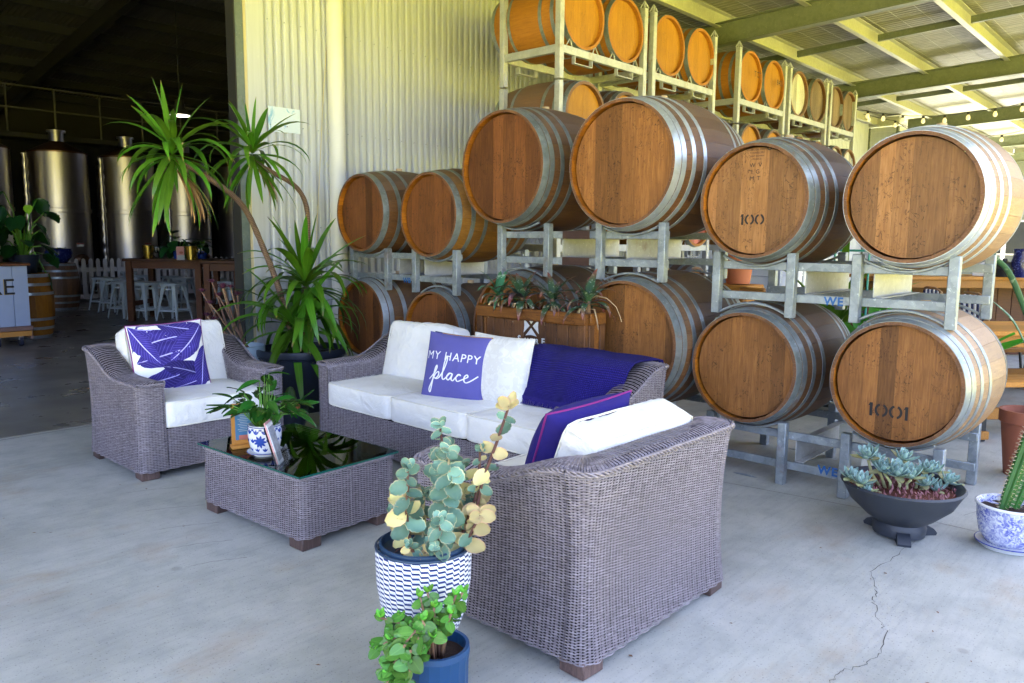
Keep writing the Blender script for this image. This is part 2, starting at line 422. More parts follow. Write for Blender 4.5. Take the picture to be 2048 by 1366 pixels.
    # zigzag woven basket
    t = Mt('zigzag_weave', .7, 0, spec=.3); uv = t.co('UV'); x = t.sep(uv)
    a = t.math('MULTIPLY', x[0], 36); fr = t.math('FRACT', a)
    stepv = t.ramp(fr, [(0, 0), (.40, 0), (.60, 1), (1, 1)])
    tv = t.math('FRACT', t.math('ADD', t.math('MULTIPLY', x[1], 62), t.math('ADD', t.math('MULTIPLY', stepv, .68), t.math('MULTIPLY', t.math('FLOOR', a), .68))))
    band = t.ramp(tv, [(.0, 1), (.38, 1), (.43, 0), (.96, 0), (1, 1)])
    t.set('Base Color', t.mix(band, (.74, .75, .78), (.012, .03, .14)))
    hgt = t.math('ADD', t.math('SINE', t.math('MULTIPLY', x[1], 520)), t.math('MULTIPLY', band, -1)); t.bump(hgt, .35, .003); M['zigzag_weave'] = t.m
    plain('pot_slate', (.030, .036, .048), .5, 0, .2, 6, .15); plain('pot_navy_plastic', (.014, .020, .034), .45, 0, .1)
    plain('pot_inner_blue', (.018, .045, .095), .45, 0, .1); plain('pot_blue_paint', (.006, .048, .135), .42, 0, .08, 10)
    plain('pot_grey_blue', (.33, .42, .48), .5, 0, .05); plain('terracotta', (.30, .095, .05), .7, 0, .12, 8, .1); plain('terracotta_orange', (.55, .17, .06), .7, 0, .1)
    plain('soil', (.028, .014, .009), .95, 0, .4, 60, .8); plain('bark_red', (.10, .026, .014), .9, 0, .3, 60, .6)
    plain('white_plastic', (.78, .77, .73), .4, 0, .03, 3); plain('pipe_cream', (.62, .62, .59), .38, 0, .03, 2); plain('white_paint', (.72, .69, .67), .5, 0, .06)
    plain('black_paint', (.012, .012, .013), .45); plain('stencil_black', (.012, .010, .010), .7, 0, .3, 60); plain('print_white', (.78, .78, .77), .8, 0, .03); plain('stencil_white', (.68, .68, .64), .7, 0, .08, 30)
    plain('marker_blue', (.01, .10, .33), .5, 0, .15, 80); plain('gold_paint', (.55, .38, .10), .3, .8); plain('brass', (.62, .42, .07), .25, .9)
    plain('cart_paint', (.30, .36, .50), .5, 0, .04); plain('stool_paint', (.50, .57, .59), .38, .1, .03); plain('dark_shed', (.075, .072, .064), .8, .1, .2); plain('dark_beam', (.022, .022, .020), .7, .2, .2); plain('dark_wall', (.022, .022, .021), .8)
    plain('rubber', (.01, .012, .03), .5); plain('cork', (.45, .33, .2), .8); plain('glasswhite', (.6, .63, .65), .15, 0)
    plain('pink_card', (.70, .36, .34), .5, 0, .03); plain('blue_card', (.06, .19, .36), .5, 0, .05); plain('white_card', (.75, .75, .74), .5, 0, .03); plain('grey_print', (.32, .33, .36), .6, 0, .5, 40); plain('amber_wood', (.50, .22, .04), .5, 0, .12); plain('coral_print', (.5, .16, .12), .5)
    plain('rope_navy', (.02, .03, .09), .8); plain('rope_white', (.7, .7, .7), .8); plain('cane', (.35, .2, .09), .6); plain('green_steel', (.02, .25, .2), .4); plain('cord_black', (.01, .01, .01), .6); plain('cord_tan', (.5, .44, .28), .8)
    plain('building_far', (.16, .17, .14), .7); plain('dark_glass', (.03, .035, .04), .2)
    # sign board
    t = Mt('worn_sign', .4, 0); c = t.co()
    t.set('Base Color', t.mix(t.ramp(t.noise(t.map(c, (1, 1, .6)), 13, 5, .65, 1), [(.58, 0), (.68, 1)]), (.62, .72, .80), (.22, .45, .66))); M['worn_sign'] = t.m
    # stainless tank
    t = Mt('stainless', .24, 1.0); c = t.co()
    a = t.noise(c, 3, 3); t.set('Base Color', (.46, .43, .41, 1)); t.set('Roughness', t.math('MULTIPLY_ADD', a, .10, .3)); M['stainless'] = t.m
    plain('copper_dark', (.16, .09, .06), .4, .9)
    # glass
    t = Mt('table_glass', 0); nt_ = t.nt
    fr = t.node('ShaderNodeFresnel', {'IOR': 1.5}).outputs[0]
    tr = t.node('ShaderNodeBsdfTransparent', {'Color': (.78, .90, .84, 1)}); gl = t.node('ShaderNodeBsdfGlossy', {'Roughness': .01})
    mx = t.node('ShaderNodeMixShader', {'Fac': fr}); nt_.links.new(tr.outputs[0], mx.inputs[1]); nt_.links.new(gl.outputs[0], mx.inputs[2])
    nt_.links.new(mx.outputs[0], nt_.nodes['Material Output'].inputs['Surface']); M['table_glass'] = t.m
    t = Mt('clear_acrylic', 0); nt_ = t.nt
    fr = t.node('ShaderNodeFresnel', {'IOR': 1.45}).outputs[0]
    tr = t.node('ShaderNodeBsdfTransparent', {'Color': (.9, .92, .93, 1)}); gl = t.node('ShaderNodeBsdfGlossy', {'Roughness': .03})
    mx = t.node('ShaderNodeMixShader', {'Fac': fr}); nt_.links.new(tr.outputs[0], mx.inputs[1]); nt_.links.new(gl.outputs[0], mx.inputs[2])
    nt_.links.new(mx.outputs[0], nt_.nodes['Material Output'].inputs['Surface']); M['clear_acrylic'] = t.m
    plain('glass_edge', (.012, .10, .075), .15)
    t = Mt('bulb_glow', .2); t.set('Base Color', (.9, .8, .5, 1)); t.set('Emission Color', (1, .72, .3, 1)); t.set('Emission Strength', .05); M['bulb_glow'] = t.m
    t = Mt('lamp_glow', .3); t.set('Emission Color', (1, .9, .7, 1)); t.set('Emission Strength', .25); M['lamp_glow'] = t.m
    # leaves
    def leafm(name, lo, hi, rough=.4, trans=.15, spots=None, edge=None, vr=.35, tip=None, scale=6):
        t = Mt(name, rough, 0, spec=.4); c = t.co(); r_ = t.rnd(); uv = t.co('UV'); x = t.sep(uv)
        col = t.mix(t.noise(t.map(c, (1, 1, 1)), scale, 4, w=t.math('MULTIPLY', r_, 9)), lo, hi)
        if spots: col = t.mix(t.math('MULTIPLY', t.ramp(t.noise(c, spots[1], 2, .5, .5), [(.58, 0), (.64, 1)]), spots[2]), col, spots[0])
        if tip: col = t.mix(t.ramp(x[1], [(tip[1], 0), (1, 1)]), col, tip[0])
        if edge: col = t.mix(t.ramp(t.math('ABSOLUTE', t.math('SUBTRACT', x[0], .5)), [(edge[1], 0), (.5, 1)]), col, edge[0])
        else: col = t.mix(t.math('MULTIPLY', t.ramp(t.math('ABSOLUTE', t.math('SUBTRACT', x[0], .5)), [(.0, 1), (.05, 0)]), .35), col, tuple(min(1, q*1.5) for q in hi))
        col = t.hsv(col, v=t.math('MULTIPLY_ADD', r_, vr*2, 1-vr), h=t.math('MULTIPLY_ADD', r_, .03, .485))
        t.set('Base Color', col); t.set('Subsurface Weight', 0)
        if trans:
            tl = t.node('ShaderNodeBsdfTranslucent', {'Color': col}); mx = t.node('ShaderNodeMixShader', {'Fac': trans})
            t.nt.links.new(t.p.outputs[0], mx.inputs[1]); t.nt.links.new(tl.outputs[0], mx.inputs[2]); t.nt.links.new(mx.outputs[0], t.nt.nodes['Material Output'].inputs['Surface'])
        M[name] = t.m
    leafm('yucca_leaf', (.035, .13, .008), (.115, .265, .018), .33, .25, tip=((.30, .18, .06), .93))
    leafm('yucca_dry', (.30, .16, .06), (.42, .26, .12), .8, .1)
    leafm('kalanchoe_leaf', (.085, .20, .135), (.21, .34, .255), .6, .1, edge=((.55, .50, .30), .41), vr=.45, scale=30)
    leafm('kalanchoe_pale', (.50, .45, .18), (.68, .58, .30), .6, .15, edge=((.70, .45, .28), .4))
    leafm('jade_leaf', (.035, .13, .02), (.11, .27, .04), .25, .1)
    leafm('jade_young', (.10, .36, .03), (.18, .48, .06), .25, .15)
    leafm('peace_leaf', (.010, .055, .008), (.03, .12, .015), .22, .12)
    leafm('peace_stem', (.10, .26, .03), (.16, .36, .05), .4, .1)
    leafm('aloe_leaf', (.022, .055, .028), (.05, .12, .055), .4, .05, spots=((.35, .40, .34), 70, .8), tip=((.24, .06, .06), .55))
    leafm('aloe_purple', (.045, .035, .05), (.075, .06, .08), .45, .05, spots=((.38, .35, .38), 70, .8), tip=((.36, .06, .05), .6))
    leafm('aloe_green', (.02, .10, .045), (.05, .19, .085), .4, .08, spots=((.36, .46, .36), 60, .7))
    leafm('dry_root', (.42, .30, .18), (.55, .42, .27), .9, .05)
    leafm('rosette_leaf', (.15, .28, .25), (.30, .44, .41), .5, .08, edge=((.55, .66, .64), .42), vr=.25)
    leafm('rosette_old', (.33, .38, .18), (.50, .46, .24), .6, .1)
    leafm('ground_pink', (.26, .07, .09), (.36, .20, .18), .6, .1)
    leafm('cactus_skin', (.015, .07, .014), (.05, .17, .022), .4, 0, vr=.15)
    leafm('cactus_small', (.03, .07, .02), (.08, .13, .04), .7, 0)
    leafm('snake_leaf', (.03, .10, .05), (.06, .15, .07), .4, .05, spots=((.40, .52, .36), 30, .9))
    leafm('monstera_leaf', (.006, .04, .009), (.015, .075, .015), .28, .1)
    leafm('monstera_young', (.20, .50, .02), (.30, .6, .05), .35, .2)
    leafm('banana_leaf', (.03, .20, .01), (.07, .33, .03), .4, .35)
    leafm('aeonium_leaf', (.05, .012, .03), (.11, .03, .055), .45, 0)
    leafm('stem_brown', (.16, .085, .05), (.25, .15, .09), .8, 0)
    leafm('stem_dark', (.10, .045, .035), (.16, .08, .06), .8, 0)
    leafm('spine', (.6, .5, .3), (.75, .65, .45), .7, 0)
    t = Mt('yucca_trunk', .9); c = t.co('UV'); x = t.sep(c)
    r1 = t.math('SINE', t.math('MULTIPLY', x[1], 420)); t.set('Base Color', t.mix(t.ramp(r1, [(0, 0), (1, 1)]), (.115, .068, .045), (.225, .15, .105))); t.bump(r1, .5, .004); M['yucca_trunk'] = t.m
mk_materials()
# ------------------------------------------------------------------ setting
WY = 6.38
def sheet_quad(mb, x0, x1, y0, y1, z): mb.add([(x0, y0, z), (x1, y0, z), (x1, y1, z), (x0, y1, z)], [(0, 1, 2, 3)]); return mb
obj('grass_ground', sheet_quad(MB(), -200, 250, -250, 200, -.06), M['grass'], kind='structure')
def slab(name, x0, x1, y0, y1, z, m):
    mb = MB(); box(mb, ((x0+x1)/2, (y0+y1)/2, z-.06), (x1-x0, y1-y0, .12), .006); return obj(name, mb, m, kind='structure')
slab('concrete_floor', -7, 42, -2.6, WY-.006, 0, M['concrete'])
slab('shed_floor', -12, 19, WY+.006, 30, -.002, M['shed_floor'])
# crack and saw cut in the floor: narrow sunk strips with their own jagged course
def strip(name, P, wd, m, jag=.0, z=.0015, sub=6):
    V = []; F = []; r2 = random.Random(3); Q = []
    for a, b in zip(P[:-1], P[1:]):
        for k in range(sub):
            t = k/sub; Q.append(Vector(a).lerp(Vector(b), t)+Vector((r2.uniform(-jag, jag), r2.uniform(-jag, jag), 0)))
    Q.append(Vector(P[-1]))
    for i, q in enumerate(Q):
        t = (Q[min(i+1, len(Q)-1)]-Q[max(0, i-1)]); n = Vector((-t.y, t.x, 0)).normalized()
        k = wd*(r2.uniform(.25, 1.5) if jag else 1)
        V += [(q.x+n.x*k/2, q.y+n.y*k/2, z), (q.x-n.x*k/2, q.y-n.y*k/2, z)]
        if i: F.append((2*i-2, 2*i-1, 2*i+1, 2*i))
    mb = MB(); mb.add(V, F); return obj(name, mb, m, kind='structure')
crk = [(4.45, 1.02, 0), (3.998, .985, 0), (3.679, 1.005, 0), (3.466, 1.02, 0), (3.38, .965, 0), (3.289, .938, 0), (3.192, .917, 0), (3.047, .85, 0), (2.983, .802, 0), (2.807, .768, 0), (2.666, .789, 0), (2.578, .832, 0), (2.484, .832, 0), (2.3, .80, 0)]
plain('crack_dark', (.10, .095, .085), .95)
strip('floor_crack', crk, .0024, M['crack_dark'], .009)
strip('floor_crack', [(6.3, .75, 0), (5.9, .66, 0), (5.5, .72, 0), (5.0, .78, 0), (4.6, .9, 0)], .004, M['crack_dark'], .01)
strip('floor_joint', [(4.2, 2.3, 0), (4.30, 1.6, 0), (4.38, .97, 0), (4.40, -1.5, 0)], .004, M['crack_dark'])
strip('floor_joint', [(-7, 6.30, 0), (3.4, 6.31, 0)], .006, M['crack_dark'], .004)
# faint trowel scratches in the slab near the left armchair
plain('scratch', (.19, .185, .172), .9)
for k in range(13):
    p = onz(170+k*16, 915+k*18.5+0*k); q = onz(290+k*20-abs(6-k)*6, 905+k*17.5)
    if k % 2 == 0: strip('floor_scratch', [p+Vector((.02, 0, 0)), (p+q)/2+Vector((.0, .02, 0)), q], .003, M['scratch'], .004, .001)

# ---- shed (big building on the left and behind the wall)
shed = thing('winery_shed', 'large cream corrugated metal shed with a wide open dark doorway', 'shed', (0, 0, 0))
def corr(L, H, pitch, amp, seg=6, trap=True):
    """corrugated sheet in local XZ, ribs run along Z, relief towards -Y"""
    n = int(L/pitch*seg); V = []; F = []
    for i in range(n+1):
        x = L*i/n; s = math.sin(2*PI*x/pitch); s = (1 if s > -.35 else max(-1, 1+(s+.35)*5)) if trap else s
        V += [(x, -amp*s, 0), (x, -amp*s, H)]
        if i: F.append((2*i-2, 2*i, 2*i+1, 2*i-1))
    mb = MB(); mb.add(V, F); return mb
PW = .83
pm = corr(PW+.02, 4.35-1.1, .083, .018, 14).mesh('wall_panel', 180); pm.materials.append(M['cream_sheet'])
x = 3.66; i = 0
while x < 18.9:
    o = obj('wall_panel', pm, None, shed, (x, WY-.002*(i % 2), 1.1)); x += PW; i += 1
sk = MB(); box(sk, (11.3, WY+.0, .56), (15.35, .02, 1.118), .002); obj('skirting_sheet', sk, M['galv_sheet'], shed)
mb = MB(); box(mb, (3.60, WY-.012, 2.725), (.125, .012, 3.25), .002); obj('corner_flashing', mb, M['cream_sheet'], shed)
mb = MB(); box(mb, (3.525, WY-.004, 2.2), (.03, .02, 4.4), .002); obj('flashing_return', mb, M['cord_tan'], shed)
mb = MB(); box(mb, (3.472, WY+.03, 2.2), (.075, .10, 4.4), .004); obj('corner_post', mb, M['green_post'], shed)
mb = MB(); box(mb, (3.428, WY+.05, 2.2), (.012, .14, 4.4), .003); obj('door_track', mb, M['dark_beam'], shed)
mb = MB(); box(mb, (3.6, WY-.008, .56), (.12, .012, 1.11), .002); obj('corner_skirting', mb, M['galv_sheet'], shed)
mb = MB()
for z_ in (1.55, 2.45, 3.35):
    for k in range(90): cyl(mb, (3.74+k*.166, WY-.016, z_), (3.74+k*.166, WY-.023, z_), .006, n=6)
obj('sheet_screws', mb, M['galv_rack'], shed, kind='stuff')
# interior faces
def panel(name, c, s, m, par=shed): mb = MB(); box(mb, c, s, .005); return obj(name, mb, m, par)
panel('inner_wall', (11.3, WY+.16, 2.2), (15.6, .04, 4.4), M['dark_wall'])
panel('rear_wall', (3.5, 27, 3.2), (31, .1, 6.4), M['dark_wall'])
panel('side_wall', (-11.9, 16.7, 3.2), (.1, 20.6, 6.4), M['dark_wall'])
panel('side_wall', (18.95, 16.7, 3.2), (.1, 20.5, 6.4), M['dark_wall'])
panel('door_header', (-3.2, WY+.05, 5.0), (13.2, .1, 1.2), M['cream_sheet'])
panel('front_wall', (-8.5, WY+.05, 2.2), (5.0, .1, 4.4), M['cream_sheet'])
panel('upper_wall', (11.2, WY+.05, 5.05), (15.4, .1, 1.3), M['cream_sheet'])
def rz_(y): return 5.6+.13*(min(y, 16.7)-6.4)-.13*max(0, y-16.7)
for y0, y1 in ((6.3, 16.7), (16.7, 27.1)):
    n = 27
    for k in range(n):
        L = 31/n; mb = corr(L, math.hypot(y1-y0, rz_(y1)-rz_(y0)), .115, .016, 4)
        a = math.atan2(rz_(y1)-rz_(y0), y1-y0)
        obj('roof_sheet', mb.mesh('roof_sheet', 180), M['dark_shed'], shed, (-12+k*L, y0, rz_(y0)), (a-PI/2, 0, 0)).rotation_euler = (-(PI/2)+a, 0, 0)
for k in range(15):
    y = 7.2+k*1.35; mb = MB(); box(mb, (3.5, y, rz_(y)-.16), (30.5, .07, .2), .004); obj('purlin', mb, M['dark_beam'], shed)
for x in (-6, .5, 7, 13.3):
    mb = MB(); bar(mb, (x, 6.5, rz_(6.5)-.45), (x, 16.7, rz_(16.7)-.45), .16, .36); bar(mb, (x, 16.7, rz_(16.7)-.45), (x, 26.9, rz_(26.9)-.45), .16, .36); obj('rafter', mb, M['dark_beam'], shed)
for k in range(2):
    mb = MB(); bar(mb, (.5+k*6.5, 8, 4.9), (7+k*6.3, 16, 6.2), .05, .05); bar(mb, (7+k*6.3, 8, 4.9), (.5+k*6.5, 16, 6.2), .05, .05); obj('cross_brace', mb, M['dark_beam'], shed)

# ---- awning roof over the seating
awn = thing('awning_roof', 'galvanised steel awning roof with deep rafters above the barrels', 'awning', (0, 0, 0))
SL = .04
def az(y): return 4.44+SL*(3.93-y)
ay0, ay1 = -.55, WY-.05; aL = math.hypot(ay1-ay0, SL*(ay1-ay0)); aa = math.atan2(az(ay1)-az(ay0), ay1-ay0)
rm = corr(1.03, aL, .0945, .009, 5, False).mesh('roof_sheet', 180); rm.materials.append(M['roof_sheet'])
for k in range(30): obj('roof_sheet', rm, None, awn, (-1.6+k*1.0, ay0, az(ay0)+.003*(k % 2)), (aa-PI/2, 0, 0))
def ibeam(mb, p0, p1, h, wd, tf=.014):
    p0 = Vector(p0); p1 = Vector(p1)
    bar(mb, p0, p1, .012, h-.002, .002); U = Vector((0, 0, 1))
    for s in (-1, 1): bar(mb, p0+U*s*(h/2-tf/2), p1+U*s*(h/2-tf/2), wd, tf, .002)
for x in (.2, 4.8, 9.4, 14.3, 19.1, 23.8, 28.2):
    ye = ay1 if x < 19 else 5.5; mb = MB(); ibeam(mb, (x, ay0, az(ay0)-.31), (x, ye, az(ye)-.31), .28, .13); obj('rafter', mb, M['galv_beam'], awn)
for y in (6.18, 5.08, 3.93, 2.78, 1.6, .4, -.45):
    mb = MB(); z = az(y)-.12
    bar(mb, (-1.6, y, z), (28.3, y, z), .012, .20, .002)
    for s in (-1, 1): bar(mb, (-1.6, y-.035*1, z+s*.095), (28.3, y-.035, z+s*.095), .07, .010, .002)
    obj('purlin', mb, M['galv_purlin'], awn)
ys = (6.18, 5.08, 3.93, 2.78, 1.6, .4, -.45)
for x in (2.5, 7.1, 11.8, 16.6):
    for a, b in zip(ys[:-1], ys[1:]):
        mb = MB(); bar(mb, (x, b+.01, az(b)-.13), (x, a-.06, az(a)-.13), .05, .09, .003); obj('bridging_bar', mb, M['galv_beam'], awn)
mb = MB()
for y in np.arange(-.4, 6.2, .30): tube(mb, [(-1.5+2*k, y, az(y)-.022) for k in range(11)], .0022, 4, False)
obj('safety_mesh', mb, M['galv_purlin'], awn, kind='stuff')
for x in (.2, 4.8, 9.4, 14.3, 19.1, 23.8, 28.2):
    mb = MB(); box(mb, (x, ay0+.12, 2.19), (.12, .12, 4.40), .006); obj('awning_post', mb, M['galv_beam'], awn)
mb = MB(); box(mb, (19.1, 5.5, 1.98), (.16, .10, 3.97), .006); obj('end_post', mb, M['galv_purlin'], awn)
mb = MB(); box(mb, (19.1, 5.68, 1.98), (.12, .10, 3.97), .006); obj('end_post', mb, M['green_post'], awn)
mb = MB(); box(mb, (9, WY-.05, 4.28), (20, .06, .18), .004); obj('eave_channel', mb, M['galv_purlin'], awn)
# roller door / ribbed end wall
rd = thing('roller_door', 'cream roller door with horizontal ribs closing the far end beyond the barrels', 'roller door', (19.25, 0, 0))
for k in range(38):
    mb = MB(); box(mb, (.004*(k % 2), 6.05, .055+k*.108), (.03, .66, .114), .012); obj('slat', mb, M['cream_sheet'], rd)
for y in (5.74, 6.36): mb = MB(); box(mb, (-.02, y-.0, 2.05), (.08, .05, 4.1), .004); obj('guide_rail', mb, M['galv_beam'], rd)
mb = MB(); box(mb, (.0, 6.05, 4.22), (.2, .7, .2), .01); obj('door_box', mb, M['galv_purlin'], rd)

# ---- downpipe, cord, sign
a = ony(655, 100, 6.28); b = ony(693.5, 100, 6.28); px_ = (a.x+b.x)/2-.01; pr = (b.x-a.x)/2*.74
dp = thing('downpipe', 'thick cream downpipe running down the corrugated wall', 'pipe', (px_, 6.375-pr, 0))
mb = MB(); tube(mb, [(0, 0, .02), (0, 0, 4.2)], pr, 28); obj('pipe', mb, M['pipe_cream'], dp)
mb = MB()
for s in (-1, 1): box(mb, (s*(pr+.055), pr-.012, 1.105), (.11, .008, .04), .001)
tube(mb, [(-(pr+.004)*math.cos(t), -(pr+.004)*math.sin(t)+0, 1.105) for t in np.linspace(-.1, PI+.1, 17)], .002, 4)
V = []; F = []
for k, t in enumerate(np.linspace(-.1, PI+.1, 19)):
    for z in (1.085, 1.125): V.append((-(pr+.003)*math.cos(t), -(pr+.003)*math.sin(t), z))
    if k: F.append((2*k-2, 2*k, 2*k+1, 2*k-1))
mb.add(V, F); obj('strap', mb, M['white_paint'], dp)
mb = MB()
for s in (-1, 1):
    for dx in (.03, .085): cyl(mb, (s*(pr+dx), pr-.016, 1.105), (s*(pr+dx), pr-.022, 1.105), .006, n=8)
obj('screw', mb, M['black_paint'], dp)
cd = MB(); pts = [ony(656, 0, 6.352), ony(654, 80, 6.352), ony(646, 200, 6.352), ony(640, 330, 6.352), ony(634, 450, 6.352), ony(630, 560, 6.352)]
tube(cd, pts, .004, 6); tag(obj('hanging_cord', cd, M['cord_tan']), 'thin tan cord hanging slack beside the cream downpipe', 'cord')
c0 = ony(536, 211, 6.36); c1 = ony(601, 268, 6.36); tl = ony(536, 211, 6.36); tr = ony(600, 220, 6.36); br = ony(601, 268, 6.36); bl = ony(538, 262, 6.36)
mb = MB(); q = [tl, tr, br, bl]; mb.add([(p.x, p.y, p.z) for p in q]+[(p.x, p.y+.006, p.z) for p in q], [(0, 3, 2, 1), (4, 5, 6, 7), (0, 1, 5, 4), (1, 2, 6, 5), (2, 3, 7, 6), (3, 0, 4, 7)])
sg = obj('wall_sign', mb, M['worn_sign'], angle=10); tag(sg, 'small faded white sign with blue smears screwed to the corrugated wall', 'sign')

# ---- festoon lights
def festoon(px, xpl, name, label, sag):
    P = [onx(a, b, xpl) for a, b in px]; r_ = thing(name, label, 'string lights', P[0])
    base = P[0]; mb = MB(); path = []
    for i in range(len(P)-1):
        for k in range(4): t = k/4; path.append(P[i].lerp(P[i+1], t)-base+Vector((0, 0, .11-sag*4*t*(1-t))))
    path.append(P[-1]-base+Vector((0, 0, .11))); tube(mb, path, .006, 5); obj('cord', mb, M['cord_black'], r_)
    bm_ = MB(); lathe(bm_, [(.0, -.028), (.014, -.026), (.028, -.014), (.034, .006), (.03, .03), (.019, .052), (.015, .066)], 10); bulb = bm_.mesh('bulb', 60); bulb.materials.append(M['bulb_glow'])
    so = MB(); lathe(so, [(.019, .06), (.024, .07), (.024, .11), (.0, .115)], 8); sock = so.mesh('socket'); sock.materials.append(M['cord_black'])
    for p in P:
        o = obj('bulb', bulb, None, r_, p-base); obj('socket', sock, None, o)
    return r_
festoon([(1700, 228), (1735, 234), (1766, 239), (1805, 243), (1846, 244), (1889, 243), (1936, 237), (1990, 230), (2044, 220), (2100, 205)], 15.2, 'festoon_lights', 'string of clear bulbs hung across the steel rafters above the barrels', .012)
festoon([(1700, 230), (1738, 241), (1790, 252), (1850, 290), (2003, 281), (2070, 265)], 18.2, 'festoon_lights', 'second string of bulbs hanging lower in front of the roller door', .012)
# ------------------------------------------------------------------ barrels
def stave_r(t, r, b): return b-(b-r)*(abs(2*t-1)**2.1)
def make_stave(r, b, L, n, th=.026, gap=.0011, seg=10):
    V = []; F = []; da = PI/n; MI = []
    for i in range(seg+1):
        t = i/seg; R = stave_r(t, r, b); x = L*t; g = gap/R/2
        for a in (-da+g, 0, da-g): V.append((x, R*math.sin(a), R*math.cos(a)))
        tt = th if 0 < i < seg else th*.6
        for a in (-da+g, da-g): V.append((x, (R-tt)*math.sin(a), (R-tt)*math.cos(a)))
    for i in range(seg):
        o = i*5; p = o+5
        F += [(o, p, p+1, o+1), (o+1, p+1, p+2, o+2), (o+3, o+4, p+4, p+3), (o, o+3, p+3, p), (o+2, p+2, p+4, o+4)]; MI += [0, 0, 1, 0, 0]
    F += [(0, 1, 2, 4, 3)]; o = seg*5; F += [(o, o+3, o+4, o+2, o+1)]
    mb = MB(); mb.add(V, F); me = mb.mesh('stave', 30); MI += [2, 2]; me.materials.append(M['oak_stave']); me.materials.append(M['oak_chime']); me.materials.append(M['oak_end']); me.polygons.foreach_set('material_index', np.array(MI, np.int32)); me.update(); return me
def hoop_mesh(r, b, L, t0, t1, n=56, th=.0022, rivet=.6):
    V = []; F = []
    pr = []
    for t in (t0, (t0+t1)/2, t1): pr.append((L*t, stave_r(t, r, b)+th))
    ring = [(pr[0][0], pr[0][1]-th-.002)]+pr+[(pr[2][0], pr[2][1]-th-.002)]
    m = len(ring)
    for k in range(n):
        a = 2*PI*k/n
        for x, R in ring: V.append((x, R*math.sin(a), R*math.cos(a)))
    for k in range(n):
        for i in range(m-1): F.append((k*m+i, k*m+i+1, ((k+1) % n)*m+i+1, ((k+1) % n)*m+i))
    mb = MB(); mb.add(V, F)
    for j in range(2):
        a = rivet+j*.11; R = stave_r((t0+t1)/2, r, b)+th
        ball(mb, (L*(t0+t1)/2, R*math.sin(a), R*math.cos(a)), .006, 6, 4)
    return mb.mesh('hoop', 40)
def head_boards(r, x0, widths, th=.018, gap=.0005):
    """flat head made of boards; returns meshes"""
    tot = sum(widths); out = []; y = -r
    for k, wd in enumerate(widths):
        y0 = y+gap/2; y1 = y+wd/tot*2*r-gap/2; y = y+wd/tot*2*r
        n = 7; lo = []; hi = []
        for i in range(n+1):
            yy = max(-r*.9995, min(r*.9995, lerp(y0, y1, i/n))); h = math.sqrt(max(0, r*r-yy*yy)); lo.append((yy, -h)); hi.append((yy, h))
        poly = lo+hi[::-1]; dx = [.0, .0005, -.0003, .0003, .0001][k % 5]
        V = [(x0+dx, p[0], p[1]) for p in poly]+[(x0+dx+th, p[0], p[1]) for p in poly]; m = len(poly)
        F = [tuple(range(m))]+[tuple(m+i for i in range(m))[::-1]]+[(i, i+m, (i+1) % m+m, (i+1) % m) for i in range(m)]
        mb = MB(); mb.add(V, F); me = mb.mesh('head_board', 30); out.append(me)
    return out
class Kit: pass
def barrel_kit(r, b, L, n, hoops, widths, th=.028, chime=.042):
    k = Kit(); k.r, k.b, k.L, k.n = r, b, L, n
    k.stave = make_stave(r, b, L, n, th); k.hoops = []
    for i, (a, c) in enumerate(hoops):
        k.hoops.append(hoop_mesh(r, b, L, a/L, c/L, rivet=.5+.13*i)); k.hoops.append(hoop_mesh(r, b, L, 1-c/L, 1-a/L, rivet=.5+.13*i))
    k.boards = head_boards(r-th+.003, chime, widths); k.hr = r-th; k.hx = chime
    mb = MB(); disc(mb, (0, 0, 0), r-th+.002, 32); me = mb.mesh('rear_head'); me.transform(Matrix.Rotation(PI/2, 4, 'Y')); me.transform(Matrix.Translation((L-chime, 0, 0))); k.rear = me
    mb = MB(); cyl(mb, (L/2, 0, b-.01), (L/2, 0, b+.022), .03, .027, 12); k.bung = mb.mesh('bung')
    return k
def place_mesh(name, me, m, parent, rot=None):
    o = bpy.data.objects.new(name, me); coll.objects.link(o); o.parent = parent
    if rot: o.rotation_euler = rot
    if not me.materials: me.materials.append(m)
    if o.material_slots: o.material_slots[0].link = 'OBJECT'; o.material_slots[0].material = m
    return o
def barrel(kit, loc, label, stave='oak_stave', head='oak_head', hoop='hoop_steel', group=None, rx=.1, rz=0, bung=True, headhoop=None):
    root = thing('oak_barrel', label, 'barrel', loc, rz, group)
    for i in range(kit.n): place_mesh('stave', kit.stave, M[stave], root, (rx+2*PI*i/kit.n, 0, 0))
    for me in kit.boards: place_mesh('head_board', me, M[head], root)
    for i, me in enumerate(kit.hoops): place_mesh('hoop', me, M[hoop], root, (rx*.3+.02*i, 0, 0))
    place_mesh('rear_head', kit.rear, M[head], root)
    if bung: place_mesh('bung', kit.bung, M['cork'], root)
    return root
HG = barrel_kit(.333, .40, .95, 26, [(.002, .05), (.058, .098), (.150, .182), (.255, .29)], [.8, 1, 1.15, 1.05, 1.1, .95, 1.0, .75])
HG3 = barrel_kit(.335, .388, .90, 24, [(.002, .055), (.14, .178), (.27, .305)], [.9, 1.1, 1, 1.15, 1, .9, .8])
HG4 = barrel_kit(.333, .388, .90, 24, [(.002, .055), (.065, .105), (.20, .24)], [.9, 1.0, 1.2, 1.05, 1, .9, .8])
PU = barrel_kit(.404, .465, 1.0, 30, [(.002, .055), (.062, .10), (.155, .19), (.265, .30)], [.8, 1, 1.1, 1.15, 1.05, 1.1, .9, .7])
G1 = None
RU1 = barrel(HG, (4.32, 2.062, 1.690), 'oak barrel with 100 stencilled low on its head, on the upper rack', stave='oak_stave', head='oak_head_pale')
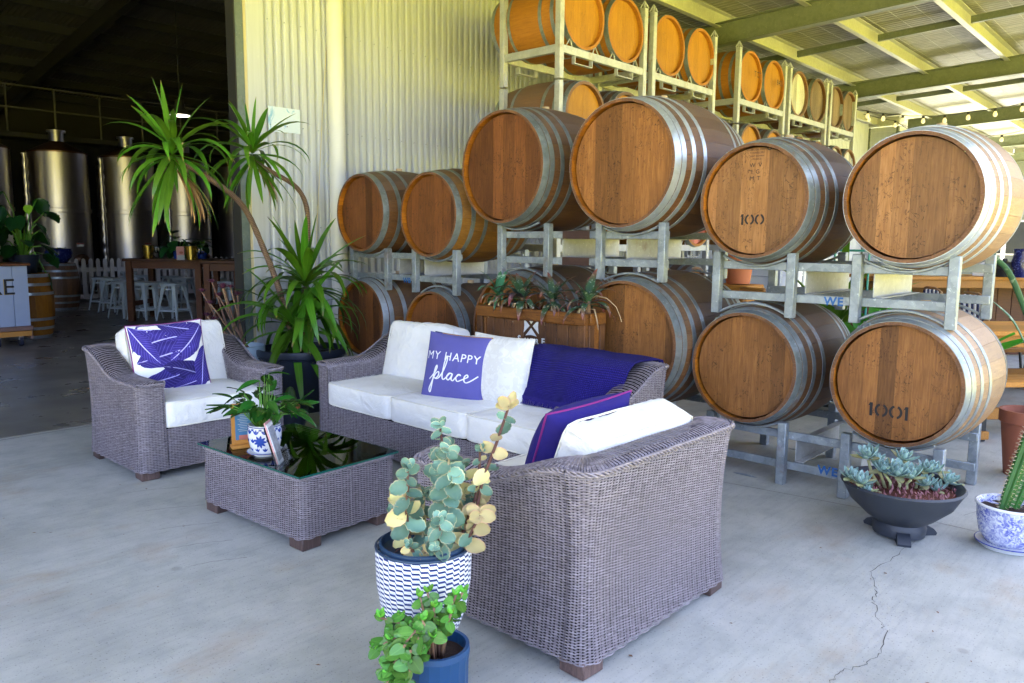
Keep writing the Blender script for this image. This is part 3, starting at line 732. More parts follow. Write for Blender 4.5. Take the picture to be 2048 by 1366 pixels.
RU2 = barrel(HG, (4.32, 1.208, 1.683), 'oak barrel, hoops whitened by sky reflection, with an unmarked pale head directly above barrel 1001', stave='oak_stave_pale', head='oak_head_pale', hoop='hoop_bright', rx=.22)  # lighter hoop steel puts the sky's reflection into the hoop colour
RL1 = barrel(HG, (4.32, 2.076, .700), 'oak barrel with a dark knot stain mid head, below barrel 100', stave='oak_stave', head='oak_head', rx=.05)
RL2 = barrel(HG, (4.32, 1.218, .711), 'oak barrel with 1001 stencilled on its head behind the succulent bowl', stave='oak_stave_pale', head='oak_head', rx=.16)
MU1 = barrel(PU, (4.17, 3.945, 1.978), 'wide oak puncheon with a dark reddish head, above the wooden planter of aloes', stave='oak_stave', head='oak_head_red', rx=.3)
MU2 = barrel(PU, (4.17, 2.902, 1.940), 'largest oak puncheon with pale wavy grain, tallest in the middle next to barrel 100', stave='oak_stave', head='oak_head', rx=.12, hoop='hoop_bright')
ML1 = barrel(PU, (4.21, 3.86, .795), 'oak puncheon mostly hidden behind the wooden planter box of aloes', stave='oak_stave', head='oak_head', rx=.2)
ML2 = barrel(PU, (4.19, 2.86, .79), 'oak puncheon right of the wooden planter, behind the purple knitted throw', stave='oak_stave', head='oak_head', rx=.02)
LU1 = barrel(HG3, (4.142, 5.621, 1.675), 'oak barrel nearest the cream downpipe on the upper left rack', stave='oak_stave', head='oak_head_red', rx=.1)
LU2 = barrel(HG3, (4.142, 4.722, 1.645), 'oak barrel with golden staves, second from the downpipe on the upper left rack', stave='oak_stave_gold', head='oak_head_red', rx=.2)
LL1 = barrel(HG4, (4.142, 5.638, .746), 'dark oak barrel on the floor rack beside the spiky potted yucca', stave='oak_stave', head='oak_head_red', hoop='hoop_bright', rx=.05)
LL2 = barrel(HG4, (4.142, 4.684, .70), 'oak barrel with an orange rim peeking over the white sofa cushions', stave='oak_stave', head='oak_head_red', rx=.15)

# marks on heads -----------------------------------------------------------
def text_mesh(txt, size, shear=0, ext=.0, spacing=1., align='CENTER', bold=0.):
    cu = bpy.data.curves.new('txt', 'FONT'); cu.body = txt; cu.size = size; cu.extrude = ext; cu.offset = bold; cu.shear = shear; cu.align_x = align; cu.space_character = spacing; cu.resolution_u = 3
    o = bpy.data.objects.new('txt', cu); coll.objects.link(o); dg = bpy.context.evaluated_depsgraph_get(); dg.update()
    me = bpy.data.meshes.new_from_object(o.evaluated_get(dg)); bpy.data.objects.remove(o); return me
def mark(me_or_mb, m, parent, x, y, z, name='stencil', sx=1):
    """flat XY artwork put on a -X facing head: artwork x -> -Y, artwork y -> Z"""
    me = me_or_mb if isinstance(me_or_mb, bpy.types.Mesh) else me_or_mb.mesh(name)
    T = Matrix(((0, 0, -1, x), (-1, 0, 0, y), (0, 1, 0, z), (0, 0, 0, 1))); me.transform(T); me.name = name; me.materials.clear()
    return obj(name, me, m, parent)
def arc_strip(mb, cx, cy, rx, ry, wd, a0, a1, n=10):
    V = []; F = []
    for i in range(n+1):
        a = lerp(a0, a1, i/n); c, s = math.cos(a), math.sin(a)
        V += [(cx+(rx-wd/2)*c, cy+(ry-wd/2)*s, 0), (cx+(rx+wd/2)*c, cy+(ry+wd/2)*s, 0)]
        if i: F.append((2*i-2, 2*i-1, 2*i+1, 2*i))
    mb.add(V, F)
def stencil_num(s, h):
    mb = MB(); x = 0; wd = h*.2
    for ch in s:
        if ch == '1':
            mb.add([(x+.06*h, 0, 0), (x+.06*h+wd, 0, 0), (x+.06*h+wd, h, 0), (x+.06*h, h, 0)], [(0, 1, 2, 3)])
            mb.add([(x-.06*h, h*.72, 0), (x+.06*h, h*.80, 0), (x+.06*h, h, 0)], [(0, 1, 2)]); x += .45*h
        else:
            cx = x+.42*h
            arc_strip(mb, cx, h/2, h*.38, h*.42, wd*.85, -1.3, 1.22); arc_strip(mb, cx, h/2, h*.38, h*.42, wd*.85, PI-1.3, PI+1.22); x += 1.0*h
    w_ = x
    for i, v in enumerate(mb.v): mb.v[i] = (v[0]-w_/2, v[1]-h/2, v[2])
    return mb
HX = HG.hx-.0025
p = onx(1506, 439, 4.36); mark(stencil_num('100', .063), M['stencil_black'], RU1, HX, p.y-2.062, p.z-1.690)
p = onx(1779, 823, 4.36); mark(stencil_num('1001', .073), M['stencil_black'], RL2, HX, p.y-1.218, p.z-.711)
p = onx(1514, 313, 4.36)
for k, (t_, s_) in enumerate((('FRANCOIS FRERES', .017), ('TONNELLERS', .015), ('SAINT ROMAIN', .013), ('FRANCE', .014))):
    mark(text_mesh(t_, s_), M['stencil_black'], RU1, HX, p.y-2.062, p.z-1.690+.035-k*.018, 'cooper_stamp')
mb = MB(); arc_strip(mb, 0, 0, .011, .011, .006, 0, 2*PI, 14); mark(mb, M['stencil_black'], RU1, HX, p.y-2.062-.075, p.z-1.690+.045, 'cooper_stamp')
for k, t_ in enumerate(('W  V', 'I  G', 'M  T')): mark(text_mesh(t_, .034), M['marker_blue' if 0 else 'stencil_black'], RU1, HX, p.y-2.062+.005, p.z-1.690-.06-k*.038, 'stencil')
# ------------------------------------------------------------------ racks
def saddle(mb, x, yc, R, zc, half, up=True, wd=.028):
    """bent flat bar following a barrel; up: bar below the barrel"""
    P = []
    for t in np.linspace(-1, 1, 17):
        y = t*half; a = abs(t)
        zz = math.sqrt(max(R*R-(y)**2, 0)); k = -1 if up else 1
        z = zc+k*zz
        if a > .8: z += k*(a-.8)*.02
        P.append((x, yc+y, z))
    tube(mb, P, wd/2, 6, flat=.6)
def rack(loc, posts, label, zb, h=.38, depth=.81, top=None, bot=None, gaps=None, brown=False, marks=None, chan=True, xr=(.0, 0), group=None):
    root = thing('barrel_rack', label, 'rack', (loc, 0, zb), 0, group)
    s = .052
    for x in (0, depth):
        for y in posts:
            mb = MB(); box(mb, (x, y, h/2), (s, s, h), .004); obj('post', mb, M['galv_rack'], root)
    y0, y1 = min(posts), max(posts); ext0 = y0+(0 if xr[0] == 0 else xr[0]); ext1 = y1+xr[1]
    for x, dx in ((0, .036), (depth, -.036)):
        for z in (.115, .30):
            mb = MB(); box(mb, (x+dx, (ext0+ext1)/2, z), (.022, ext1-ext0+.04, .05), .003); obj('rail', mb, M['galv_rack'], root)
            if brown and x == 0:
                mb = MB(); yc = (sorted(posts)[1]+sorted(posts)[2])/2; box(mb, (x+dx, yc, z), (.027, .24, .056), .002); obj('rail_sleeve', mb, M['primer_brown'], root)
    if chan:
        sp = sorted(posts)
        for y in gaps or (sp[1]+.06, sp[2]-.06):
            mb = MB(); x0, x1 = .052, depth-.052
            box(mb, ((x0+x1)/2, y, .2075), (x1-x0, .006, .13), .001)
            for z in (.141, .274): box(mb, ((x0+x1)/2, y-.025, z), (x1-x0, .05, .005), .001)
            obj('fork_channel', mb, M['galv_light'], root)
    for x, dx in ((0, 0.0), (depth, 0)):
        for b in top or []:
            yc, R, z = b; mb = MB(); saddle(mb, x+.012, yc, R, z-zb, .21); obj('saddle', mb, M['galv_rack'], root)
        for b in bot or []:
            yc, R, z = b; mb = MB(); saddle(mb, x+.012, yc, R, z-zb, .215, False); obj('saddle', mb, M['galv_rack'], root)
    for txt, px, py, sz in marks or []:
        q = onx(px, py, loc-.03); me = text_mesh(txt, sz, bold=sz*.035, spacing=1.15); me.transform(Matrix(((0, 0, -1, .0235), (-1, 0, 0, q.y), (0, 1, 0, q.z-zb-sz*.33), (0, 0, 0, 1)))); me.materials.clear(); obj('paint_mark', me, M['marker_blue'], root)
    return root
def R_at(kit, dx): return stave_r(dx/kit.L, kit.r, kit.b)+.016
RX = 4.446
pR = (2.325, 1.852, 1.483, 1.005)
rr = R_at(HG, .13)
rack(RX, pR, 'galvanised rack with blue WE painted on its rail, between barrels 100 and 1001', 1.01, top=[(2.085, rr, 1.69), (1.245, rr, 1.683)], bot=[(2.085, rr, .70), (1.245, rr, .711)], marks=[('WE', 1660, 604, .066)], gaps=(1.79, 1.41))
rack(RX, pR, 'galvanised floor rack under barrel 1001 with blue WE on its low rail', 0.0, top=[(2.085, rr, .70), (1.245, rr, .711)], bot=[(2.085, .42, -.42), (1.245, .42, -.42)], marks=[('WE', 1648, 946, .07)], gaps=(1.79, 1.41))
pM = (4.05, 3.592, 3.128, 2.637); rp = R_at(PU, .13)
rack(4.30, pM, 'galvanised rack with brown sleeves on its rails under the two big puncheons', 1.19, top=[(3.90, rp, 1.978), (2.90, rp, 1.94)], bot=[(3.86, rp, .795), (2.88, rp, .79)], brown=True, gaps=(3.50, 2.95))
rack(4.30, pM, 'galvanised floor rack hidden behind the sofa under the lower puncheons', 0.0, top=[(3.86, rp, .795), (2.88, rp, .79)], gaps=(3.50, 2.95))
pL = (5.833, 5.34, 4.973, 4.475); rl = R_at(HG3, .1)
rack(4.232, pL, 'galvanised rack beside the downpipe with faint blue letters on its rail', 1.008, h=.361, top=[(5.6, rl, 1.675), (4.725, rl, 1.645)], bot=[(5.61, rl, .746), (4.70, rl, .70)], marks=[('WB', 804, 561, .06)], gaps=(5.25, 4.92))
rack(4.232, pL, 'galvanised floor rack under the two left lower barrels behind the sofa arm', 0.0, top=[(5.61, rl, .746), (4.70, rl, .70)], gaps=(5.25, 4.92))
# timber offcuts lying on the lower left barrels
mb = MB(); box(mb, (4.95, 4.55, 1.06), (.5, .09, .03), .004, .15); tag(obj('timber_offcut', mb, M['pine_wood']), 'short orange timber board lying on the lower barrels behind the planter', 'board')
mb = MB(); box(mb, (5.0, 4.70, 1.05), (.55, .08, .03), .004, -.1); tag(obj('timber_offcut', mb, M['cart_wood']), 'darker timber board lying flat beside the orange one on the lower barrels', 'board')

# ------------------------------------------------------------------ tall back racks (barrels with heads towards the yard)
def simple_barrel_kit(r, b, L):
    k = Kit(); k.r, k.b, k.L = r, b, L; n = 26; seg = 12; V = []; F = []
    for i in range(seg+1):
        t = i/seg; R = stave_r(t, r, b)
        for j in range(n*3):
            a = 2*PI*j/(n*3); g = .0025 if j % 3 == 0 else 0; V.append((L*t, (R-g)*math.sin(a), (R-g)*math.cos(a)))
    m = n*3
    for i in range(seg):
        for j in range(m): F.append((i*m+j, (i+1)*m+j, (i+1)*m+(j+1) % m, i*m+(j+1) % m))
    o = len(V); th = .028
    for x in (0, .045):
        for j in range(m): a = 2*PI*j/m; V.append((x, (r-th)*math.sin(a), (r-th)*math.cos(a)))
    for j in range(m): F.append((j, (j+1) % m, o+(j+1) % m, o+j)); F.append((o+j, o+(j+1) % m, o+m+(j+1) % m, o+m+j))
    mb = MB(); mb.add(V, F); k.body = mb.mesh('staves', 30)
    k.boards = head_boards(r-th+.003, .042, [1, 1.2, 1, 1.1, 1.1, .9]); k.hoops = [hoop_mesh(r, b, L, a/L, c/L, 40) for a, c in ((.002, .05), (.11, .145), (.24, .275), (L-.275, L-.24), (L-.05, L-.002))]
    mb = MB(); disc(mb, (0, 0, 0), r-.002, 28); me = mb.mesh('rear_head'); me.transform(Matrix.Rotation(PI/2, 4, 'Y')); me.transform(Matrix.Translation((L-.03, 0, 0))); k.rear = me
    return k
BQ = simple_barrel_kit(.305, .348, .90)
def far_barrel(loc, label, stave, head, group=None):
    root = thing('oak_barrel', label, 'barrel', loc, PI/2, group)
    place_mesh('staves', BQ.body, M[stave], root)
    for me in BQ.boards: place_mesh('head_board', me, M[head], root)
    for me in BQ.hoops: place_mesh('hoop', me, M['hoop_steel'], root, (rng.uniform(-2, 2), 0, 0))
    place_mesh('rear_head', BQ.rear, M[head], root); return root
bays = [(5.51, 6.91), (7.02, 8.36), (8.92, 10.29), (10.40, 11.76), (11.86, 12.95)]
BY0, BY1 = 4.5, 5.24
ordn = ['first', 'second', 'third', 'fourth', 'fifth']
def tall_frame(x0, x1, zb, label, h=.875, tips=False, dz=0, rust=False):
    root = thing('stacking_rack', label, 'rack', (x0, BY0, zb), 0, 'galvanised stacking racks along the wall'); W = x1-x0; D = BY1-BY0
    for px in (.03, W-.03):
        for py in (.03, D-.03):
            mb = MB(); box(mb, (px, py, h/2), (.06, .06, h-.006), .004); o = obj('post', mb, M['galv_light'], root)
            if tips:
                mb = MB(); 
                for dx, dy in ((-.03, -.03), (.03, -.03), (.03, .03), (-.03, .03)): tube(mb, [(px+dx, py+dy, h), (px, py, h+.07)], .006, 5)
                obj('post_tip', mb, M['galv_light'], root)
    for py in (.03, D-.03):
        mb = MB(); box(mb, (W/2, py, .265), (W-.12, .045, .07), .004); obj('deck_rail', mb, M['galv_light'], root)
    for px in (.03, W-.03):
        mb = MB(); box(mb, (px, D/2, .265), (.045, D-.12, .07), .004); obj('side_rail', mb, M['galv_light'], root)
    for bx in (-.335, .335):
        for py in (.03, D-.03):
            mb = MB(); c = W/2+bx*min(1, W/1.4)
            P = [(c-.13, py, .235), (c-.13, py, .165), (c+.13, py, .165), (c+.13, py, .235)]
            for a, b in zip(P[:-1], P[1:]): bar(mb, a, b, .04, .008, .001)
            obj('lifting_bracket', mb, M['galv_light'], root)
            for s in (-1, 1):
                mb = MB(); q = c+s*.2; tube(mb, [(q-.045, py, .30), (q-.012*s, py, .375), (q+.045, py, .30)], .006, 5); obj('barrel_chock', mb, M['galv_light'], root)
    return root
heads_top = ['oak_head_orange', 'oak_head_orange', 'oak_head_orange', 'oak_head_orange', 'oak_head_orange', 'oak_head_orange', 'oak_head_grey', 'oak_head_dull', 'oak_head_dull', 'oak_head_dull']
lab_top = ['orange-headed barrel cut off by the top of the photo, nearest end of the high row', 'bright orange-headed barrel second in the high row', 'orange-headed barrel third along the high row, right of a rack post', 'bright orange-headed barrel fourth in the high row below the first rafter', 'orange-headed barrel with small dark letters, fifth in the high row',
           'orange-headed barrel with dark numbers, sixth in the high row', 'barrel with a bleached grey-white head in the high row', 'barrel with a dull brown head just right of the bleached one', 'barrel with a dark reddish brown head, second last in the high row', 'last barrel at the far end of the high row, dark mottled head']
zc = {0: 3.495, 1: 2.60, 2: 1.70}
for bi, (x0, x1) in enumerate(bays):
    c = (x0+x1)/2; d = .335*min(1, (x1-x0)/1.30)
    tall_frame(x0, x1, 2.885, ordn[bi]+' stacking rack from the near end, carrying the top row of barrels', tips=True, h=.89)
    tall_frame(x0, x1, 2.0, 'middle stacking rack in the '+ordn[bi]+' bay, behind the puncheons')
    tall_frame(x0, x1, 1.115, 'lower stacking rack in the '+ordn[bi]+' bay, behind the front barrels')
    tall_frame(x0, x1, .235 if 0 else .0, 'bottom stacking rack in the '+ordn[bi]+' bay on the floor', h=1.11)
    for s in (0, 1):
        i = bi*2+s; xx = c+(d if s else -d)
        b_ = far_barrel((xx, BY0+.01, zc[0]+(.0 if i < 4 else -.02)), lab_top[i], 'oak_stave_orange' if i < 6 else 'oak_stave', heads_top[i], 'barrels in the high row')
        h2 = ('oak_head_orange' if bi < 3 else 'oak_head_grey')
        far_barrel((xx, BY0-.03, zc[1]), ('%s headed barrel in the middle row of the %s tall rack, %s one' % ('orange' if bi < 3 else 'ash grey', ordn[bi], 'far' if s else 'near')), 'oak_stave', h2, 'barrels in the middle row')
        if bi in (1, 2): far_barrel((xx, BY0-.03, zc[2]), 'rose headed barrel low in the %s tall rack behind the front racks, %s one' % (ordn[bi], 'far' if s else 'near'), 'oak_stave_orange', 'oak_head_rose', 'barrels in the low row')
        if bi in (1,): far_barrel((xx, BY0-.03, .86), 'orange headed barrel at floor level of the %s tall rack, %s one' % (ordn[bi], 'far' if s else 'near'), 'oak_stave', 'oak_head_orange', 'barrels on the floor level')
# small letters on two far heads
for (px, py, x_, t_) in ((1515, 155, 9.98, 'TCT'), (1560, 172, 0, '8421')):
    q = ony(px, py, BY0-.02); me = text_mesh(t_, .10); me.transform(Matrix(((1, 0, 0, q.x), (0, 0, -1, BY0-.022), (0, 1, 0, q.z), (0, 0, 0, 1)))); me.materials.clear()
    root = [o for o in coll.objects if o.get('label') == lab_top[4 if t_ == 'TCT' else 5]][0]
    o = obj('stencil', me, M['stencil_black'], root); o.matrix_parent_inverse = (Matrix.Translation(root.location) @ Matrix.Rotation(PI/2, 4, 'Z')).inverted()
# ------------------------------------------------------------------ wicker furniture
PIT, ROW = .0365, .0050          # stake pitch, strand pitch
class Weave:
    def __init__(s): s.V = []; s.F = []; s.n = 0
    def ribbon(s, C, N, U, hw, ht):
        """C centre points (k,3), N outward normals, U across direction; arched 3-vertex section"""
        C, N, U = map(np.asarray, (C, N, U)); k = len(C)
        if k < 2: return
        A = C-U*hw-N*ht; B = C+N*0; D = C+U*hw-N*ht
        s.V.append(np.stack([A, B, D], 1).reshape(-1, 3)); i = np.arange(k-1)*3+s.n
        s.F.append(np.concatenate([np.stack([i, i+3, i+4, i+1], 1), np.stack([i+1, i+4, i+5, i+2], 1)])); s.n += 3*k
    def mesh(s, name): return npmesh(name, np.concatenate(s.V), np.concatenate(s.F))
def weave_surface(Wv, S, s0, s1, z0, topf, botf=None, pit=PIT, row=ROW, amp=.0046):
    """horizontal strands woven round upright stakes. S(s, z) -> (points, normals) arrays; topf(s) height limit"""
    k0, k1 = math.floor(s0/pit*4+1e-6), math.ceil(s1/pit*4-1e-6)
    sv = np.arange(k0, k1+1)*pit/4
    if len(sv) < 2: return
    tops = np.array([topf(x) for x in sv]); bots = np.array([botf(x) if botf else z0 for x in sv])
    r0 = int(math.ceil(z0/row)); r1 = int(tops.max()/row)
    ph = np.arange(k0, k1+1)
    for r in range(r0, r1+1):
        z = r*row
        ok = (z < tops) & (z > bots-1e-9)
        idx = np.where(ok)[0]
        if len(idx) < 2: continue
        for seg in np.split(idx, np.where(np.diff(idx) > 1)[0]+1):
            if len(seg) < 2: continue
            P, N = S(sv[seg], np.full(len(seg), z))
            q_ = np.sin((ph[seg]-0.)*PI/4+(r % 2)*PI); off = np.where(q_ > 0, q_*amp, q_*amp*1.7)
            jit = np.array([nz(a*3, z*9)*.0009 for a in sv[seg]])
            P = P+N*off[:, None]; P[:, 2] += jit
            U = np.zeros_like(P); U[:, 2] = 1
            Wv.ribbon(P, N, U, row*.49, .0022)
    # stakes
    for i, k in enumerate(range(k0, k1+1)):
        if k % 4 != 2: continue
        s = k*pit/4; t = topf(s); b = botf(s) if botf else z0
        if t-b < .02: continue
        zz = np.linspace(b, t, max(3, int((t-b)/.06)))
        for ds in (-.0028, .0028):
            P, N = S(np.full(len(zz), s+ds), zz); T = np.roll(N, 1, 1)*[1, -1, 0]; T = np.stack([-N[:, 1], N[:, 0], np.zeros(len(zz))], 1)
            Wv.ribbon(P-N*.0015, N, T, .0020, .0012)
def flare(z, h=.74, amt=.045):
    return amt*(((z-.36)/.36)**2)-amt*.8
class Seat:
    """plan outline of a wicker seat; front at y=0 facing -Y, width along X"""
    def __init__(s, W, D, aw, bw, arm, back, seat, amt=.045, r=.075):
        s.W, s.D, s.aw, s.bw, s.arm, s.back, s.seat, s.amt, s.r = W, D, aw, bw, arm, back, seat, amt, r
        # outer path: starts mid front, goes left side, back, right side, mid front
        cs = [(W/2, 0, None), (0, 0, 1), (0, D, 1), (W, D, 1), (W, 0, 1), (W/2, 0, None)]
        pts = []; nrm = []
        def line(a, b, n):
            L = math.hypot(b[0]-a[0], b[1]-a[1]); k = max(2, int(L/.01))
            for i in range(k): t = i/k; pts.append((lerp(a[0], b[0], t), lerp(a[1], b[1], t))); nrm.append(n)
        def arc(cx, cy, a0, a1):
            for i in range(8): a = lerp(a0, a1, i/8); pts.append((cx+r*math.cos(a), cy+r*math.sin(a))); nrm.append((math.cos(a), math.sin(a)))
        line((W/2, 0), (r, 0), (0, -1)); arc(r, r, -PI/2, -PI); line((0, r), (0, D-r), (-1, 0)); arc(r, D-r, PI, PI/2)
        line((r, D), (W-r, D), (0, 1)); arc(W-r, D-r, PI/2, 0); line((W, D-r), (W, r), (1, 0)); arc(W-r, r, 0, -PI/2); line((W-r, 0), (W/2, 0), (0, -1))
        pts.append((W/2, 0)); nrm.append((0, -1))
        s.P = np.array(pts); s.N = np.array(nrm, float)
        d = np.hypot(*np.diff(s.P, axis=0).T); s.S = np.concatenate([[0], np.cumsum(d)]); s.L = s.S[-1]
        i0 = W/2-r
        s.sFL = W/2-aw                        # left arm front inner edge
        s.sB0 = s.at_xy(0, D-.10); s.sB1 = s.at_xy(W, D-.10)
        s.sFR = s.L-(W/2-aw)
    def at_xy(s, x, y): return s.S[np.argmin((s.P[:, 0]-x)**2+(s.P[:, 1]-y)**2)]
    def xy(s, sv): return np.stack([np.interp(sv, s.S, s.P[:, 0]), np.interp(sv, s.S, s.P[:, 1])], 1)
    def nr(s, sv):
        n = np.stack([np.interp(sv, s.S, s.N[:, 0]), np.interp(sv, s.S, s.N[:, 1])], 1); return n/np.maximum(np.linalg.norm(n, axis=1), 1e-6)[:, None]
    def surf(s, sv, zv):
        p = s.xy(sv); n = s.nr(sv); f = np.array([flare(z, amt=s.amt) for z in np.atleast_1d(zv)])
        front = np.where(n[:, 1] < -.5, .25, 1.); p = p+n*(f*front)[:, None]
        P = np.concatenate([p, np.atleast_1d(zv)[:, None]], 1); N = np.concatenate([n, np.zeros((len(n), 1))], 1); return P, N
    def armz(s, y):
        """height of the arm top at depth y (0 front .. D back)"""
        t = y/s.D
        if t > .93: return s.back
        return s.arm+(s.back-s.arm)*smooth((t-.40)/.50)*(1 if t < .93 else 1)+.0
    def top(s, sv):
        if sv < s.sFL or sv > s.sFR: return s.seat
        x, y = s.xy(np.array([sv]))[0]
        z = s.armz(y)
        return z+.004*nz(sv*4)
def build_seat(name, label, cat, loc, rz, W, D, aw, bw, arm, back, seat, amt=.045):
    root = thing(name, label, cat, loc, rz); st = Seat(W, D, aw, bw, arm, back, seat, amt); zb = .055
    def liner(s0, s1, nm, topf):
        n = max(4, int((s1-s0)/.02)); sv = np.linspace(s0, s1, n); V = []; F = []; m = 8
        for i, q in enumerate(sv):
            for j in range(m+1):
                z = lerp(zb, topf(q)-.004, j/m); P, N = st.surf(np.array([q]), np.array([z])); p = P[0]-N[0]*.0125; V.append(p)
            if i:
                for j in range(m): a = (i-1)*(m+1)+j; F.append((a, a+m+1, a+m+2, a+1))
        return V, F
    # arms, back, seat front
    def cap(Wv, s0, s1, width_of, inner_of):
        sv = np.arange(s0, s1, .0098)
        for q in sv:
            P, N = st.surf(np.array([q]), np.array([st.top(q)])); o = Vector(P[0]); i_ = Vector(inner_of(q)); zt = st.top(q)
            i_.z = st.top(q)+.0
            d = (i_-o); w_ = d.length; d.normalize(); nn = Vector((0, 0, 1))
            prof = [(-.004, -.022), (.0, -.008), (.012, .006), (.3*w_, .017), (.5*w_, .02), (.7*w_, .017), (w_-.012, .006), (w_, -.008), (w_+.003, -.022)]
            C = np.array([tuple(o+d*a+Vector((0, 0, b))) for a, b in prof])
            ang = [PI, PI*.85, PI*.7, PI*.55, PI*.5, PI*.45, PI*.3, PI*.15, 0]
            Nn = np.array([tuple(d*math.cos(a)+Vector((0, 0, 1))*math.sin(a)) for a in ang])
            tang = d.cross(Vector((0, 0, 1))); U = np.array([tuple(tang)]*len(prof)); C = C+Nn*(.0016*(1 if int(q/.0098) % 2 else -0.6)); Wv.ribbon(C, Nn, U, .0038, .0026)
    def braid(mb, s0, s1, dz=.0, out=.004):
        sv = np.arange(s0, s1, .007)
        for ph in (0, 2.094, 4.189):
            Q = []
            for q in sv:
                P, N = st.surf(np.array([q]), np.array([st.top(q)+dz])); a = q*95+ph
                Q.append(Vector(P[0])+Vector(N[0])*(out+.002+.005*math.cos(a))+Vector((0, 0, .0075*math.sin(a*1.0))))
            if len(Q) > 2: tube(mb, Q, .0048, 5, True)
    iw = lambda x, y: (min(max(x, aw), W-aw), min(y, D-bw))
    def inner_of(q):
        x, y = st.xy(np.array([q]))[0]; a, b = iw(x, y)
        if y < .06: b = max(y, 0.0)+.0
        return (a, b, 0)
    def armrest(left):
        s0, s1 = (st.sFL, st.sB0) if left else (st.sB1, st.sFR)
        V, F = liner(s0, s1, 'armrest', st.top); mb = MB(); mb.add(V, F)
        # inner side + top of the dark shade backing
        xi = aw if left else W-aw; xo = 0 if left else W; Vv = []; Ff = []
        ys = np.linspace(0, D-bw, 14)
        for i, y in enumerate(ys):
            z = st.armz(y); Vv += [(xi+(-.0125 if left else .0125), y, seat-.1), (xi+(-.0125 if left else .0125), y, z-.004), (xo+(.0 if left else 0), y, z-.004)]
            if i: a = 3*i-3; Ff += [(a, a+3, a+4, a+1), (a+1, a+4, a+5, a+2)]
        mb.add(Vv, Ff); arm_o = obj('armrest', mb, M['weave_hole_shade'], root)
        Wv = Weave(); weave_surface(Wv, st.surf, s0, s1, zb, st.top)
        sg = 1 if left else -1
        def Si(sv, zv):
            y = sv if left else (D-bw)-sv
            return np.stack([np.full(len(sv), xi), y, zv], 1), np.tile([sg*1., 0, 0], (len(sv), 1))
        weave_surface(Wv, Si, .0, D-bw, seat-.04, lambda q: st.armz(q if left else (D-bw)-q)-.004)
        cap(Wv, s0 if not left else s0+0, s1, None, inner_of)
        w_ = obj('wicker_weave', Wv.mesh('wicker_weave'), M['wicker'], arm_o, kind='stuff')
        bm_ = MB(); braid(bm_, s0+.0, s1, -.004); obj('braided_edge', bm_, M['wicker'], arm_o, angle=180)
    armrest(True); armrest(False)
    V, F = liner(st.sB0, st.sB1, 'backrest', st.top); mb = MB(); mb.add(V, F)
    box(mb, (W/2, D-bw+.02, (seat+back)/2-.02), (W-2*aw, .03, back-seat-.03), .004); bo = obj('backrest', mb, M['weave_hole_shade'], root)
    Wv = Weave(); weave_surface(Wv, st.surf, st.sB0, st.sB1, zb, st.top); cap(Wv, st.sB0, st.sB1, None, inner_of)
    def Sb(sv, zv): return np.stack([sv, np.full(len(sv), D-bw), zv], 1), np.tile([0, -1., 0], (len(sv), 1))
    weave_surface(Wv, Sb, aw, W-aw, seat, lambda q: back-.004)
    obj('wicker_weave', Wv.mesh('wicker_weave'), M['wicker'], bo, kind='stuff'); bm_ = MB(); braid(bm_, st.sB0, st.sB1, -.004); obj('braided_edge', bm_, M['wicker'], bo, angle=180)
    mb = MB(); box(mb, (W/2, D/2-.02, (zb+seat)/2), (W-2*aw+.12, D-.11, seat-zb-.012), .004)
    for s0, s1 in ((0, st.sFL), (st.sFR, st.L)):
        V, F = liner(s0, s1, 'x', st.top); mb.add(V, F)
    so = obj('seat_base', mb, M['weave_hole_shade'], root)
    Wv = Weave(); weave_surface(Wv, st.surf, 0, st.sFL, zb, st.top); weave_surface(Wv, st.surf, st.sFR, st.L, zb, st.top)
    obj('wicker_weave', Wv.mesh('wicker_weave'), M['wicker'], so, kind='stuff')
    for x in (.075, W-.075):
        for y in (.085, D-.075):
            mb = MB(); box(mb, (x, y, .031), (.11, .11, .062), .006, rng.uniform(-.06, .06)); obj('foot', mb, M['foot_wood'], root)
    return root
build_seat('armchair', 'grey wicker armchair with a purple leaf pillow, behind the glass table', 'armchair', (1.775, 4.585, 0), 0, .985, .84, .165, .15, .585, .735, .305, .018)
build_seat('armchair', 'grey wicker armchair seen from behind with a dark blue pillow, beside the woven pot', 'armchair', (2.905, 2.29, 0), PI, 1.0, .885, .165, .15, .60, .715, .305, .030)
build_seat('sofa', 'long grey wicker sofa with three white seat cushions', 'sofa', (3.02, 4.655, 0), -PI/2, 2.37, .83, .17, .15, .585, .745, .30, .016)

# coffee table -------------------------------------------------------------
tb = thing('coffee_table', 'low grey wicker coffee table with a glass top', 'coffee table', (1.862, 3.01, 0), .045)
TW, TD, TH = .585, .90, .352
ts = Seat(TW, TD, .1, .1, TH, TH, TH, .012, .05)
for a_ in ('top',): ts.top = lambda q: TH
mb = MB(); box(mb, (TW/2, TD/2, TH/2+.02), (TW-.03, TD-.03, TH-.06), .03); tbody = obj('table_body', mb, M['weave_hole_shade'], tb)
Wv = Weave(); weave_surface(Wv, ts.surf, 0, ts.L, .06, lambda q: TH)
def St(sv, zv): return np.stack([sv, zv, np.full(len(sv), TH-.004)], 1), np.tile([0, 0, 1.], (len(sv), 1))
